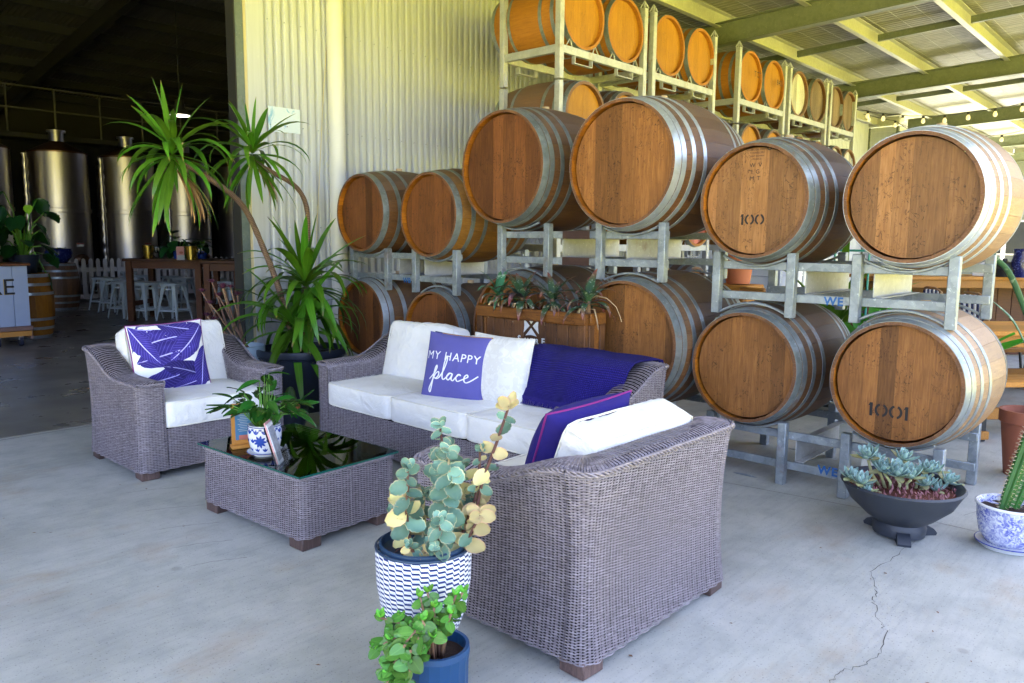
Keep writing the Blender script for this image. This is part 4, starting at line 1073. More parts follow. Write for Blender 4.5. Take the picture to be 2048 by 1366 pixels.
# top weave: strands run along X
for r in range(int(TD/ROW)):
    y = (r+.5)*ROW; sv = np.arange(0.02, TW-.02, PIT/2)
    off = np.where(np.arange(len(sv)) % 2 == 0, 0, np.where(((np.arange(len(sv))-1)//2+r) % 2 == 0, .0025, -.003))
    C = np.stack([sv, np.full(len(sv), y), TH-.007+off], 1); Wv.ribbon(C, np.tile([0, 0, 1.], (len(sv), 1)), np.tile([0, 1., 0], (len(sv), 1)), ROW*.55, .002)
obj('wicker_weave', Wv.mesh('wicker_weave'), M['wicker'], tbody, kind='stuff')
bm_ = MB()
for ph in (0, 2.094, 4.189):
    Q = []
    for q in np.arange(0, ts.L, .007):
        P, N = ts.surf(np.array([q]), np.array([TH-.002])); a = q*95+ph; Q.append(Vector(P[0])+Vector(N[0])*(.002+.005*math.cos(a))+Vector((0, 0, .006*math.sin(a))))
    tube(bm_, Q, .0045, 5)
obj('braided_edge', bm_, M['wicker'], tbody, angle=180)
gb = MB(); box(gb, (TW/2, TD/2, TH+.0135), (TW+.012, TD+.012, .010), .002); gl_ = obj('glass_top', gb, M['table_glass'], tb)
ge = MB()
for x in (-.0075, TW+.0075): box(ge, (x, TD/2, TH+.0135), (.0015, TD+.012, .009), .0003)
for y in (-.0075, TD+.0075): box(ge, (TW/2, y, TH+.0135), (TW+.012, .0015, .009), .0003)
obj('glass_edge', ge, M['glass_edge'], gl_)
for x in (.07, TW-.07):
    for y in (.07, TD-.07): mb = MB(); box(mb, (x, y, .032), (.11, .11, .064), .006); obj('foot', mb, M['foot_wood'], tb)
TZ = TH+.0185

# cushions -----------------------------------------------------------------
def boxcush(sx, sy, sz, puff=.018, seed=0, wr=.004, n=26):
    """box cushion centred at origin, sz high; soft, slightly wrinkled"""
    bm = bmesh.new(); bmesh.ops.create_cube(bm, size=1); bmesh.ops.subdivide_edges(bm, edges=bm.edges, cuts=n, use_grid_fill=True)
    me = bpy.data.meshes.new('cushion'); bm.to_mesh(me); bm.free()
    for v in me.vertices:
        x, y, z = v.co*2; ax, ay, az_ = abs(x), abs(y), abs(z)
        px, py, pz = x*sx/2, y*sy/2, z*sz/2
        q = (1-ax**4)*(1-ay**4)
        e = max(0, (ax-.9)/.1)*max(0, (ay-.9)/.1)
        pz += (puff*q-.004*(ax**12+ay**12))*(1 if z > .0 else -1)*(abs(z)**2)
        side = puff*.6*(1-az_**3)
        if ax > .99: px += math.copysign(side*(1-ay**6), x)
        if ay > .99: py += math.copysign(side*(1-ax**6), y)
        px *= 1-.03*e; py *= 1-.03*e
        if ay > .9 or ax > .9: wz = nz((px if ay > .9 else py)*28+seed, pz*3, seed)*wr*.7; px += wz*(ax > .9); py += wz*(ay > .9)
        pz += wr*nz(px*5+seed, py*9, seed*1.7)*(q**.5)
        py += wr*.9*nz(px*3.1+seed, 4.2, seed)*max(0, y); px += wr*.5*nz(py*4+seed, 1.7, seed)*x
        v.co = (px, py, pz)
    me.polygons.foreach_set('use_smooth', np.ones(len(me.polygons), bool)); me.set_sharp_from_angle(angle=rad(75)); me.update()
    pip = MB()
    for z in (-1, 1):
        P = []
        for k in range(65):
            a = 2*PI*k/64; c_, s_ = math.cos(a), math.sin(a); p = 14
            rr_ = 1/((abs(c_)**p+abs(s_)**p)**(1/p)); P.append((c_*rr_*(sx/2+.002), s_*rr_*(sy/2+.002), z*(sz/2-.002)+.003*nz(a*3+seed)))
        tube(pip, P, .0042, 6, False)
    return me, pip
def cushion(name, label, cat, sx, sy, sz, loc, rot, m='canvas_white', group=None, pm='piping_cream', **k):
    me, pip = boxcush(sx, sy, sz, **k); o = obj(name, me, M[m], None, loc, rot, angle=75); tag(o, label, cat, group)
    obj('piping', pip, M[pm], o, angle=180); return o
SZ = .305
# seat cushions (top about .48)
cushion('seat_cushion', 'white seat cushion of the left armchair under the leaf pillow', 'cushion', .66, .70, .155, (1.775+.4925, 4.585+.335, SZ+.085), (0, 0, 0), seed=1)
cushion('seat_cushion', 'white seat cushion barely showing in the armchair seen from behind', 'cushion', .66, .70, .155, (2.405, 1.945, SZ+.085), (0, 0, .0), seed=2)
for k, lb in enumerate(('white seat cushion at the left end of the sofa', 'middle white seat cushion of the sofa under the violet lettered pillow', 'white seat cushion at the right end of the sofa nearest the foreground armchair')):
    cushion('seat_cushion', lb, 'cushion', .69, .670, .15, (3.02+.335-.015, 4.655-.17-.3425-k*.685, SZ+.082), (0, 0, PI/2+.006*(k-1)), seed=3+k)
# back cushions: local thickness along Y after tilting
def backc(label, w_, h_, th, loc, rz, tilt, seed, m='canvas_white', puff=.03, roll=0):
    o = cushion('back_cushion', label, 'cushion', w_, h_, th, loc, (0, 0, 0), m, puff=puff, seed=seed, wr=.020)
    o.rotation_euler = Euler((PI/2-tilt, roll, rz), 'XYZ'); return o
# armchair 1 (faces -Y): rz=0
backc('white back cushion of the left armchair behind the leaf pillow', .66, .46, .15, (2.285, 5.21, .625), 0.03, .26, 11)
# foreground armchair (faces +Y)
backc('white back cushion of the foreground armchair leaning behind the dark blue pillow', .66, .44, .15, (2.43, 1.665, .575), PI, .36, 12, puff=.015)
# sofa (faces -X)
for k, lb in enumerate(('white back cushion at the left end of the sofa', 'white back cushion in the middle of the sofa behind the damask pillow', 'white back cushion under the purple knitted throw')):
    backc(lb, .67, .43, .16, (3.605, 4.655-.17-.345-k*.68, (.625, .575, .528)[k]), -PI/2+.01*k, (.24, .27, .31)[k], 13+k)

# knife-edge pillows --------------------------------------------------------
class Pillow:
    def __init__(s, w_, h_, th, seed=0): s.w, s.h, s.t, s.seed = w_, h_, th, seed
    def at(s, u, v, side=1, off=0):
        """u, v in -1..1; front is -Y (side=1)"""
        e = lambda a: (1-abs(a)**2.6)
        f = max(0, e(u))**.55*max(0, e(v))**.55
        pin = 1-.045*(1-abs(v)**2)*(abs(u)**3); piv = 1-.045*(1-abs(u)**2)*(abs(v)**3)
        x = u*s.w/2*pin; z = v*s.h/2*piv
        y = -side*(s.t/2*f+.0015+off)
        y += -.006*nz(u*2.2+s.seed, v*2.2, s.seed)*f*side
        y += -.004*nz(u*6+s.seed, v*2.0, 3+s.seed)*f*side
        return Vector((x, y, z))
    def mesh(s, n=34):
        mb = MB()
        g = [math.sin(PI/2*(2*i/n-1)) for i in range(n+1)]
        for side in (1, -1):
            V = [s.at(u, v, side) for v in g for u in g]; F = []
            for j in range(n):
                for i in range(n):
                    a = j*(n+1)+i; F.append((a, a+1, a+n+2, a+n+1) if side == 1 else (a, a+n+1, a+n+2, a+1))
            mb.add(V, F)
        return mb
    def edge(s, n=20):
        P = []
        for a, b in (((-1, -1), (1, -1)), ((1, -1), (1, 1)), ((1, 1), (-1, 1)), ((-1, 1), (-1, -1))):
            for i in range(n): t = i/n; q = s.at(lerp(a[0], b[0], t), lerp(a[1], b[1], t)); P.append((q.x*1.004, 0, q.z*1.004))
        P.append(P[0]); return P
def pillow(label, w_, h_, th, loc, rz, tilt, roll, m, pip, seed, group=None, pr=.0045):
    p = Pillow(w_, h_, th, seed); o = obj('throw_pillow', p.mesh(), M[m], None, loc, None, angle=180); tag(o, label, 'pillow', group)
    o.rotation_euler = (Matrix.Rotation(rz, 3, 'Z') @ Matrix.Rotation(-tilt, 3, 'X') @ Matrix.Rotation(roll, 3, 'Y')).to_euler()
    if pip: mb = MB(); tube(mb, p.edge(), pr, 6, False); obj('piping', mb, M[pip], o, angle=180)
    return o, p
def art(p, me, m, name, parent, scale, cu, cv, off=.0022, rot=0, sheet=False):
    """flat XY artwork laid onto the pillow front"""
    bm = bmesh.new(); bm.from_mesh(me) if isinstance(me, bpy.types.Mesh) else None
    bmesh.ops.triangulate(bm, faces=bm.faces)
    for _ in range(2):
        ed = [e for e in bm.edges if e.calc_length() > .05/scale*.5]
        if ed: bmesh.ops.subdivide_edges(bm, edges=ed, cuts=1); bmesh.ops.triangulate(bm, faces=bm.faces)
    c_, s_ = math.cos(rot), math.sin(rot)
    for v in bm.verts:
        x, y = v.co.x*c_-v.co.y*s_, v.co.x*s_+v.co.y*c_; q = p.at(max(-.99, min(.99, (cu+x*scale)/(p.w/2))), max(-.99, min(.99, (cv+y*scale)/(p.h/2))), 1, off); v.co = q
    me2 = bpy.data.meshes.new(name); bm.to_mesh(me2); bm.free(); return obj(name, me2, m, parent, angle=180)

# leaf print pillow on armchair 1
o, p = pillow('white pillow printed with big purple leaves and magenta piping, in the left armchair', .47, .45, .15, (2.150, 4.985, .678), -.10, .22, -.04, 'pillow_white', 'piping_magenta', 1)
def leaf_shape(L, Wd, bend, n=12):
    V = []; F = []; U = []
    for i in range(n+1):
        t = i/n; a = bend*t; x = L*t*math.cos(a*.5); y = L*t*math.sin(a*.5)
        hw = Wd/2*(math.sin(PI*min(1, t*1.02))**.62)*(1+.08*math.sin(t*17))
        nx, ny = -math.sin(a), math.cos(a)
        for k in (-1, -.5, 0, .5, 1): V.append((x+nx*hw*k, y+ny*hw*k, 0)); U.append(((k+1)/2, t))
        if i:
            for k in range(4): b = (i-1)*5+k; F.append((b, b+5, b+6, b+1))
    return V, F, U
LV = [(-.21, .20, .40, .17, -.15, .1), (-.24, .05, .36, .15, .45, -.5), (-.06, .235, .34, .13, -.5, .5), (-.22, -.02, .42, .16, .15, .1), (.22, .19, .33, .14, -2.2, -.4), (-.20, -.15, .36, .13, -.05, .5), (.24, -.19, .34, .13, 2.55, .4), (-.23, .22, .30, .11, -1.25, .4), (-.02, -.215, .26, .10, .12, .3), (.235, .05, .30, .12, -2.0, .4), (-.235, -.10, .25, .11, -1.0, -.3)]
pm_ = MB(); 
for k, (x, y, L, Wd, a, b) in enumerate(LV):
    V, F, U = leaf_shape(L, Wd, b); Q = []
    for vx, vy, _ in V:
        X = x+vx*math.cos(a)-vy*math.sin(a); Y = y+vx*math.sin(a)+vy*math.cos(a)
        q = p.at(max(-.985, min(.985, X/(p.w/2))), max(-.985, min(.985, Y/(p.h/2))), 1, .0012+.0005*k); Q.append(q)
    mbk = MB(); mbk.add(Q, F, U); obj('leaf_motif', mbk, M['leaf_print'], o, angle=180)
# foreground armchair pillow
o2, p2 = pillow('dark blue violet pillow with magenta piping in the foreground armchair', .47, .46, .22, (2.36, 1.82, .63), PI-.08, .42, .07, 'pillow_indigo', 'piping_magenta', 2)
V, F, U = leaf_shape(.30, .13, .5); q_ = MB(); q_.add([p2.at(max(-.98, min(.98, (.05+a)/(.24))), max(-.98, min(.98, (-.12+b)/.24)), 1, .002) for a, b, _ in V], F, U); obj('leaf_motif', q_, M['leaf_print'], o2, angle=180)
# sofa pillows
pc = onx(920, 748, 3.28)
o3, p3 = pillow('violet pillow lettered MY HAPPY place in white with a tan zip edge', .44, .44, .15, (3.28, 3.475, .645), -PI/2+.34, .24, .05, 'pillow_violet', None, 3)
mb = MB(); P = [p3.at(1, t) for t in np.linspace(-1, 1, 20)]; tube(mb, [(q.x, 0, q.z) for q in P], .006, 6); P = [p3.at(t, 1) for t in np.linspace(-.6, 1, 20)]; tube(mb, [(q.x, 0, q.z) for q in P], .004, 6); obj('zip_edge', mb, M['piping_tan'], o3, angle=180)
art(p3, text_mesh('MY HAPPY', 1, spacing=1.12), M['print_white'], 'lettering', o3, .074, -.004, .045)
def script(paths, wd):
    mb = MB()
    for P in paths:
        # Catmull-Rom
        Q = []; P = [Vector((a, b, 0)) for a, b in P]
        for i in range(len(P)-1):
            a, b, c, d = P[max(0, i-1)], P[i], P[i+1], P[min(len(P)-1, i+2)]
            for k in range(6): t = k/6; Q.append(.5*((2*b)+(c-a)*t+(2*a-5*b+4*c-d)*t*t+(3*b-a-3*c+d)*t**3))
        Q.append(P[-1]); V = []; F = []
        for i, q in enumerate(Q):
            t = (Q[min(i+1, len(Q)-1)]-Q[max(0, i-1)]); t = t.normalized() if t.length > 1e-6 else Vector((1, 0, 0)); n = Vector((-t.y, t.x, 0)); k = wd*(.75+.5*abs(t.y))
            V += [q+n*k/2, q-n*k/2]
            if i: F.append((2*i-2, 2*i-1, 2*i+1, 2*i))
        mb.add(V, F)
    return mb.mesh('script')
PL = [[(-.35, -.1), (.05, .35), (.22, .75), (.18, .95), (.08, .7), (.02, .1), (-.12, -.75), (-.22, -1.05), (-.3, -.8), (-.05, -.2), (.2, .35), (.42, .5), (.45, .25), (.25, .02), (.08, .05), (.3, -.02), (.55, .15), (.85, .8), (1.0, 1.45), (.9, 1.6), (.78, 1.1), (.74, .3), (.85, .0), (1.05, .12),
       (1.3, .45), (1.5, .48), (1.3, .5), (1.12, .2), (1.25, .0), (1.45, .2), (1.55, .48), (1.5, .1), (1.65, .0), (1.85, .25), (2.1, .5), (2.2, .42), (2.05, .5), (1.88, .25), (2.0, .0), (2.25, .1), (2.5, .25), (2.75, .4), (2.68, .55), (2.5, .4), (2.5, .1), (2.68, -.02), (3.0, .15), (3.5, .55)]]
art(p3, script(PL, .085), M['print_white'], 'lettering', o3, .086, -.115, -.075)
p4_, _ = pillow('cream damask patterned pillow leaning on the sofa back beside the lettered pillow', .46, .45, .16, (3.40, 3.22, .645), -PI/2+.10, .22, .02, 'damask', 'piping_cream', 4, pr=.003)
pillow('navy pillow almost hidden behind the violet lettered pillow', .42, .42, .13, (3.42, 3.60, .635), -PI/2+.30, .22, .04, 'pillow_navy', None, 5)

# knitted throw over the sofa back ------------------------------------------
prof = [(3.385, .525), (3.40, .56), (3.425, .61), (3.455, .67), (3.50, .745), (3.56, .79), (3.63, .80), (3.70, .795), (3.75, .79), (3.82, .782), (3.87, .768), (3.895, .70), (3.90, .60)]
def throw_pt(u, v):
    """u along the sofa (0 left .. 1 right), v down the drape from the front hem"""
    f = v*(len(prof)-1); i = min(int(f), len(prof)-2); t = f-i; x = lerp(prof[i][0], prof[i+1][0], t); z = lerp(prof[i][1], prof[i+1][1], t)
    y = 3.06-u*.66
    k = smooth((u-.62)/.38)                       # right part slides towards the back corner
    x += k*(.10-.10*v); z -= k*.02*math.sin(PI*v); y += k*(-.05*(v))+.02*math.sin(v*4)*(1-u)
    if u > .7: z = max(z, .50)
    w_ = .007*math.sin(u*13+3.5*v)+.020*nz(u*3.3, v*3, 2)+.010*nz(u*8, v*2, 5)
    x -= w_*.7; z += w_*.6
    return Vector((x, y, z))
nu, nv = 70, 80; V = [throw_pt(i/nu, j/nv) for j in range(nv+1) for i in range(nu+1)]
U = [(i/nu*.75, j/nv*.7) for j in range(nv+1) for i in range(nu+1)]
F = [(j*(nu+1)+i, j*(nu+1)+i+1, (j+1)*(nu+1)+i+1, (j+1)*(nu+1)+i) for j in range(nv) for i in range(nu)]
mb = MB(); mb.add(V, F, U); th_ = obj('knitted_throw', mb, M['knit_throw'], angle=180); tag(th_, 'purple knitted throw draped over the right end of the sofa back', 'throw')
so_ = th_.modifiers.new('thick', 'SOLIDIFY'); so_.thickness = .009; so_.offset = 0
fr = MB(); r3 = random.Random(5)
for k in range(64):
    u = (k+.5)/64*.72; q = throw_pt(u, 0); l = r3.uniform(.05, .075); d = Vector((-.012+r3.uniform(-.012, .012), r3.uniform(-.02, .02), -1)).normalized()
    P = [q+Vector((-.002, 0, .006)), q+d*l*.4+Vector((r3.uniform(-.004, .004), 0, 0)), q+d*l]
    for i in range(3): P[i].z = max(P[i].z, .485); P[i].x = min(P[i].x, 3.40)-.008*i
    tube(fr, P, [.0045, .0032, .0022], 5)
obj('fringe', fr, M['pillow_indigo'], th_, kind='stuff')
# ------------------------------------------------------------------ plants
def blade(L, Wd, bend, base_el, n=9, fold=.25, taper=.85, wpos=.35, twist=0):
    """strap leaf growing from the origin in the XZ plane towards +X. base_el: start elevation, bend: total droop"""
    V = []; F = []; U = []; p = Vector((0, 0, 0)); el = base_el
    for i in range(n+1):
        t = i/n
        wv = Wd*(min(1, (t/wpos)**.55 if t < wpos else 1))*(1-((t-wpos)/(1-wpos))**2.0*taper if t > wpos else 1)*.5
        if i == 0: wv = Wd*.28
        if i == n: wv = Wd*.02
        d = Vector((math.cos(el), 0, math.sin(el))); up = Vector((-math.sin(el), 0, math.cos(el))); s = Vector((0, 1, 0))
        if twist: s = (s*math.cos(twist*t)+up*math.sin(twist*t))
        V += [p+s*wv+up*abs(wv)*fold, p, p-s*wv+up*abs(wv)*fold]; U += [(0, t), (.5, t), (1, t)]
        if i: a = 3*i-3; F += [(a, a+3, a+4, a+1), (a+1, a+4, a+5, a+2)]
        p = p+d*(L/n); el -= bend/n*(.4+1.2*t)
    mb = MB(); mb.add(V, F, U); return mb
def oval(L, Wd, cup=.12, curl=.15, n=8, thick=0, scal=0, pw=.6):
    """rounded leaf along +X"""
    V = []; F = []; U = []; cols = (-1, -.55, 0, .55, 1); m = len(cols)
    for i in range(n+1):
        t = i/n; hw = Wd/2*max(.06, math.sin(PI*(t**.8)))**pw*(1+scal*math.sin(t*26)); x = L*t; z0 = curl*L*t*t
        for k in cols:
            V.append((x, hw*k, z0+cup*Wd*abs(k)**2+thick*(1-abs(k)**2)*math.sin(PI*t)**.5)); U.append(((k+1)/2, t))
        if i:
            for k in range(m-1): a = (i-1)*m+k; F.append((a, a+m, a+m+1, a+1))
    if thick:
        o = len(V)
        for i in range(n+1):
            t = i/n; hw = Wd/2*max(.06, math.sin(PI*(t**.8)))**pw; x = L*t; z0 = curl*L*t*t
            for k in cols: V.append((x, hw*k, z0+cup*Wd*abs(k)**2-thick*(1-abs(k)**2)*math.sin(PI*t)**.5)); U.append(((k+1)/2, t))
            if i:
                for k in range(m-1): a = o+(i-1)*m+k; F.append((a, a+1, a+m+1, a+m))
    mb = MB(); mb.add(V, F, U); return mb
def lmesh(mb, m, name='leaf'): me = mb.mesh(name, 180); me.materials.append(M[m]); return me
def leafobj(me, parent, loc, az_, el=0, roll=0, s=1, name='leaf', m=None):
    o = bpy.data.objects.new(name, me); coll.objects.link(o); o.parent = parent
    o.matrix_local = Matrix.Translation(loc) @ Matrix.Rotation(az_, 4, 'Z') @ Matrix.Rotation(-el, 4, 'Y') @ Matrix.Rotation(roll, 4, 'X') @ Matrix.Diagonal((s, s, s, 1))
    if m: o.material_slots[0].link = 'OBJECT'; o.material_slots[0].material = M[m]
    return o
def potprof(mb, prof, n=40): lathe(mb, prof, n); return mb
def soil(parent, r, z, m='soil', lumps=True):
    mb = MB(); n = 22
    V = [(0, 0, z+.01)]; F = []
    for k in range(1, 5):
        for j in range(n): a = 2*PI*j/n; q = r*k/4; V.append((q*math.cos(a), q*math.sin(a), z+(.012*nz(q*30, a*3, z*7) if k < 4 else 0)))
    for j in range(n): F.append((0, 1+j, 1+(j+1) % n))
    for k in range(3):
        for j in range(n): a = 1+k*n+j; b = 1+k*n+(j+1) % n; F.append((a, a+n, b+n, b))
    mb.add(V, F); return obj('soil', mb, M[m], parent)

# ---- tall yucca in the dark tub between the two seats
c = onz(588, 800, 0); YX, YY = 3.60, 5.74
yu = thing('potted_yucca', 'tall spiky yucca with two bare trunks in a dark tub by the wall', 'potted plant', (YX, YY, 0))
mb = MB(); lathe(mb, [(.0, .0), (.25, .0), (.30, .20), (.345, .44), (.352, .47), (.372, .472), (.376, .50), (.372, .525), (.35, .527), (.34, .48), (.0, .46)], 44)
for z in (.455, .487): tube(mb, [(.352*math.cos(a)*1.02, .352*math.sin(a)*1.02, z) for a in np.linspace(0, 2*PI, 41)], .004, 5, False)
obj('pot', mb, M['pot_navy_plastic'], yu); soil(yu, .34, .475)
def trunk(P, r0, r1):
    Q = []; P = [Vector(p) for p in P]
    for i in range(len(P)-1):
        a, b, c_, d = P[max(0, i-1)], P[i], P[i+1], P[min(len(P)-1, i+2)]
        for k in range(6): t = k/6; Q.append(.5*((2*b)+(c_-a)*t+(2*a-5*b+4*c_-d)*t*t+(3*b-a-3*c_+d)*t**3))
    Q.append(P[-1]); mb = MB(); tube(mb, Q, [lerp(r0, r1, i/(len(Q)-1))*(1+.06*math.sin(i*2.3)) for i in range(len(Q))], 10, True, 1, True); return obj('trunk', mb, M['yucca_trunk'], yu, angle=180)
B = Vector((YX, YY, 0))
def yp(px, py, y): return ony(px, py, y)-B
t1 = [Vector((-.05, -.02, .46)), yp(557, 575, 5.72), yp(524, 490, 5.68), yp(497, 430, 5.6), yp(470, 395, 5.5), yp(425, 362, 5.4), yp(352, 318, 5.3)]
trunk(t1, .025, .019)
t2 = [Vector((.08, .05, .46)), yp(613, 560, 5.78), yp(616, 470, 5.76), yp(612, 410, 5.72), yp(590, 372, 5.66), yp(545, 345, 5.6), yp(505, 322, 5.55)]
trunk(t2, .022, .018)
YL = [lmesh(blade(L, w_, b, e, fold=f), 'yucca_leaf') for L, w_, b, e, f in ((.50, .046, .12, 1.35, .3), (.54, .052, .45, .95, .24), (.56, .056, 1.5, .75, .22), (.56, .055, 2.2, .45, .2), (.55, .052, 1.8, -.10, .2), (.54, .05, .7, -.85, .18))]
YD = lmesh(blade(.36, .022, .9, -.75, fold=.5), 'yucca_dry')
def head(loc, seeds, n, s=1, up=4, dry=0, mesh_w=(2, 3, 5, 7, 9, 10)):
    r4 = random.Random(seeds); k = 0
    cls = [i for i, q in enumerate(mesh_w) for _ in range(q)]
    for i in range(n):
        c_ = cls[int(i/n*len(cls))]; a = i*2.39996+r4.uniform(-.3, .3)
        leafobj(YL[c_], yu, Vector(loc)+Vector((0, 0, .05-.10*i/n)), a, r4.uniform(-.15, .15), r4.uniform(-.35, .35), s*r4.uniform(.82, 1.12))
    for i in range(dry): leafobj(YD, yu, Vector(loc)+Vector((.02, 0, -.10)), r4.uniform(-1.2, .6), r4.uniform(-.25, .15), 0, r4.uniform(.8, 1.15))
head(yp(346, 310, 5.3), 1, 50, .95, dry=16); head(yp(506, 308, 5.55), 2, 44, .88, dry=4)
head(Vector((.03, -.05, 1.04)), 3, 74, 1.2, mesh_w=(2, 3, 7, 9, 11, 12))
trunk([Vector((.03, -.03, .46)), Vector((.04, -.04, .8)), Vector((.03, -.05, 1.04))], .035, .03)
head(Vector((-.12, -.10, .70)), 5, 44, 1.2, mesh_w=(0, 2, 6, 6, 6, 6))

# ---- grey blue tub with dark aeonium left of the door post
gp = onz(465, 694, 0); q = ony(466, 672, 5.95)
ae = thing('potted_aeonium', 'straggly dark red aeonium in a grey blue tub behind the left armchair', 'potted plant', (3.22, 6.02, 0))
mb = MB(); lathe(mb, [(0, 0), (.16, 0), (.172, .25), (.178, .52), (.178, .55), (.168, .555), (.165, .50), (0, .48)], 32); obj('pot', mb, M['pot_grey_blue'], ae); soil(ae, .166, .50)
mb = MB(); r5 = random.Random(9)
al = lmesh(oval(.045, .022, .2, .25, 5), 'aeonium_leaf')
base = Vector((3.22, 6.02, 0))
for (px, py) in ((404, 584), (420, 608), (437, 592), (446, 573), (461, 576), (414, 632), (428, 640), (405, 648), (445, 577), (475, 590), (424, 565)):
    e = ony(px, py, 5.95)-base; st_ = Vector((r5.uniform(-.06, .06), r5.uniform(-.06, .06), .49)); m_ = (st_+e)/2+Vector((r5.uniform(-.03, .03), 0, -.04))
    mb = MB(); tube(mb, [st_, (st_*2+m_)/3, m_, (m_+e*2)/3+Vector((0, 0, .01)), e], [.010, .009, .008, .007, .006], 6); obj('stem', mb, M['stem_brown'], ae, angle=180)
    for k in range(14): leafobj(al, ae, e, k*2.4, .15+.08*k, 0, 1.0-.035*k)

# ---- small cacti in the dark gap between armchair and sofa
cg = onz(598, 835, 0)
cc = thing('potted_cacti', 'dark pot of small spiny cacti in the shadow between armchair and sofa', 'potted plant', (2.98, 5.0, 0))
mb = MB(); lathe(mb, [(0, 0), (.13, 0), (.17, .18), (.175, .20), (.16, .205), (.155, .18), (0, .175)], 28); obj('pot', mb, M['pot_navy_plastic'], cc); soil(cc, .157, .18)
for k, (dx, dy, h_, r_) in enumerate(((.03, -.04, .20, .035), (-.06, -.05, .15, .026), (-.02, .05, .14, .03), (-.10, .01, .16, .025), (.09, .03, .12, .03))):
    mb = MB(); n = 22; prof_ = [(.3, 0), (1, .15), (1.02, .5), (.9, .8), (.55, .95), (.05, 1)]
    for i, (rr_, zz) in enumerate(prof_):
        for j in range(n): a = 2*PI*j/n; R = r_*rr_*(1+.13*(j % 2)); mb.v.append((dx+R*math.cos(a), dy+R*math.sin(a), .17+h_*zz)); mb.uv.append((.5, .5))
    for i in range(len(prof_)-1):
        for j in range(n): mb.f.append((i*n+j, i*n+(j+1) % n, (i+1)*n+(j+1) % n, (i+1)*n+j))
    obj('cactus_stem', mb, M['cactus_small'], cc)
mb = MB(); lathe(mb, [(0, .175), (.028, .175), (.034, .235), (.0, .235)], 14, c=(.04, -.09, 0)); obj('small_pot', mb, M['terracotta_orange'], cc)

# ---- wooden planter with four spotted aloes
pl = thing('wooden_planter', 'wooden planter box stencilled with a white saltire, behind the sofa', 'planter', (3.955, 3.955, 0))
PW_, PDp, PB, PT = .985, .205, .0, .985          # local: length along -Y world, built directly in world axes
def pbox(name, cx, cy, cz, sx, sy, sz, m, b=.003): mb = MB(); box(mb, (cx, cy, cz), (sx, sy, sz), b); return obj(name, mb, m, pl)
nb = 9
for k in range(nb): pbox('plank', .012+.0015*(k % 3), -.06-(PW_-.12)*(k+.5)/nb, .60, .02, (PW_-.12)/nb-.003, .64, M['planter_wood'])
pbox('rail', 0, -PW_/2, .945, .045, PW_, .08, M['planter_rail'], .006); pbox('rail', 0, -PW_/2, .30, .045, PW_, .08, M['planter_rail'], .006)
for y in (-.03, -PW_+.03): pbox('corner_board', .001, y, .62, .042, .058, .575, M['planter_wood'])
pbox('corner_strip', .003, -.075, .62, .03, .02, .57, M['planter_rail'])
for k, m in enumerate(('planter_wood', 'planter_rail', 'planter_wood')): pbox('end_board', .055+k*.058, -PW_+.008+(.006 if k == 1 else 0), .62, .054, .02, .575, M[m])
pbox('end_rail', .115, -PW_+.006, .945, .17, .03, .08, M['planter_rail'], .005); pbox('end_rail', .115, -PW_+.006, .30, .17, .03, .08, M['planter_rail'], .005)
pbox('rear_board', PDp-.01, -PW_/2, .62, .02, PW_, .72, M['planter_wood']); pbox('end_panel', .1, -.012, .62, .19, .02, .72, M['planter_wood']); pbox('liner', .1, -PW_/2, .93, .15, PW_-.05, .06, M['black_paint']); pbox('soil', .1, -PW_/2, .955, .14, PW_-.06, .02, M['soil'])
for y in (-.04, -PW_+.04): pbox('leg', .02, y, .135, .05, .05, .27, M['planter_wood']); pbox('leg', PDp-.03, y, .135, .05, .05, .27, M['planter_wood'])
# emblem: white square cut by a diagonal cross (four triangles), and the name
ec = onx(1062, 652, 3.953)-Vector((3.955, 3.955, 0)); hs = .066; g = .012; mb = MB()
for a in range(4):
    ca, sa = math.cos(a*PI/2), math.sin(a*PI/2); tri = [(-hs+g*1.4, hs), (hs-g*1.4, hs), (0, g*1.2)]
    tri = [(-hs+g*1.2, hs+.004), (-.03, hs-.001), (0.0, hs-.004), (.03, hs-.001), (hs-g*1.2, hs+.004), (0, g*1.1)]
    mb.add([(x*ca-y*sa, x*sa+y*ca, 0) for x, y in tri], [tuple(range(6))[::-1]])
mark(mb, M['stencil_white'], pl, -.0022+.002, ec.y, ec.z, 'emblem')
mark(text_mesh('S', .064, bold=.002), M['stencil_white'], pl, -.0012, ec.y+.108, ec.z-.118, 'lettering')
mark(text_mesh('ALTIR', .048, spacing=1.12, bold=.0015), M['stencil_white'], pl, -.0012, ec.y-.0, ec.z-.118, 'lettering'); mark(text_mesh('E', .060, bold=.002), M['stencil_white'], pl, -.0012, ec.y-.108, ec.z-.118, 'lettering')
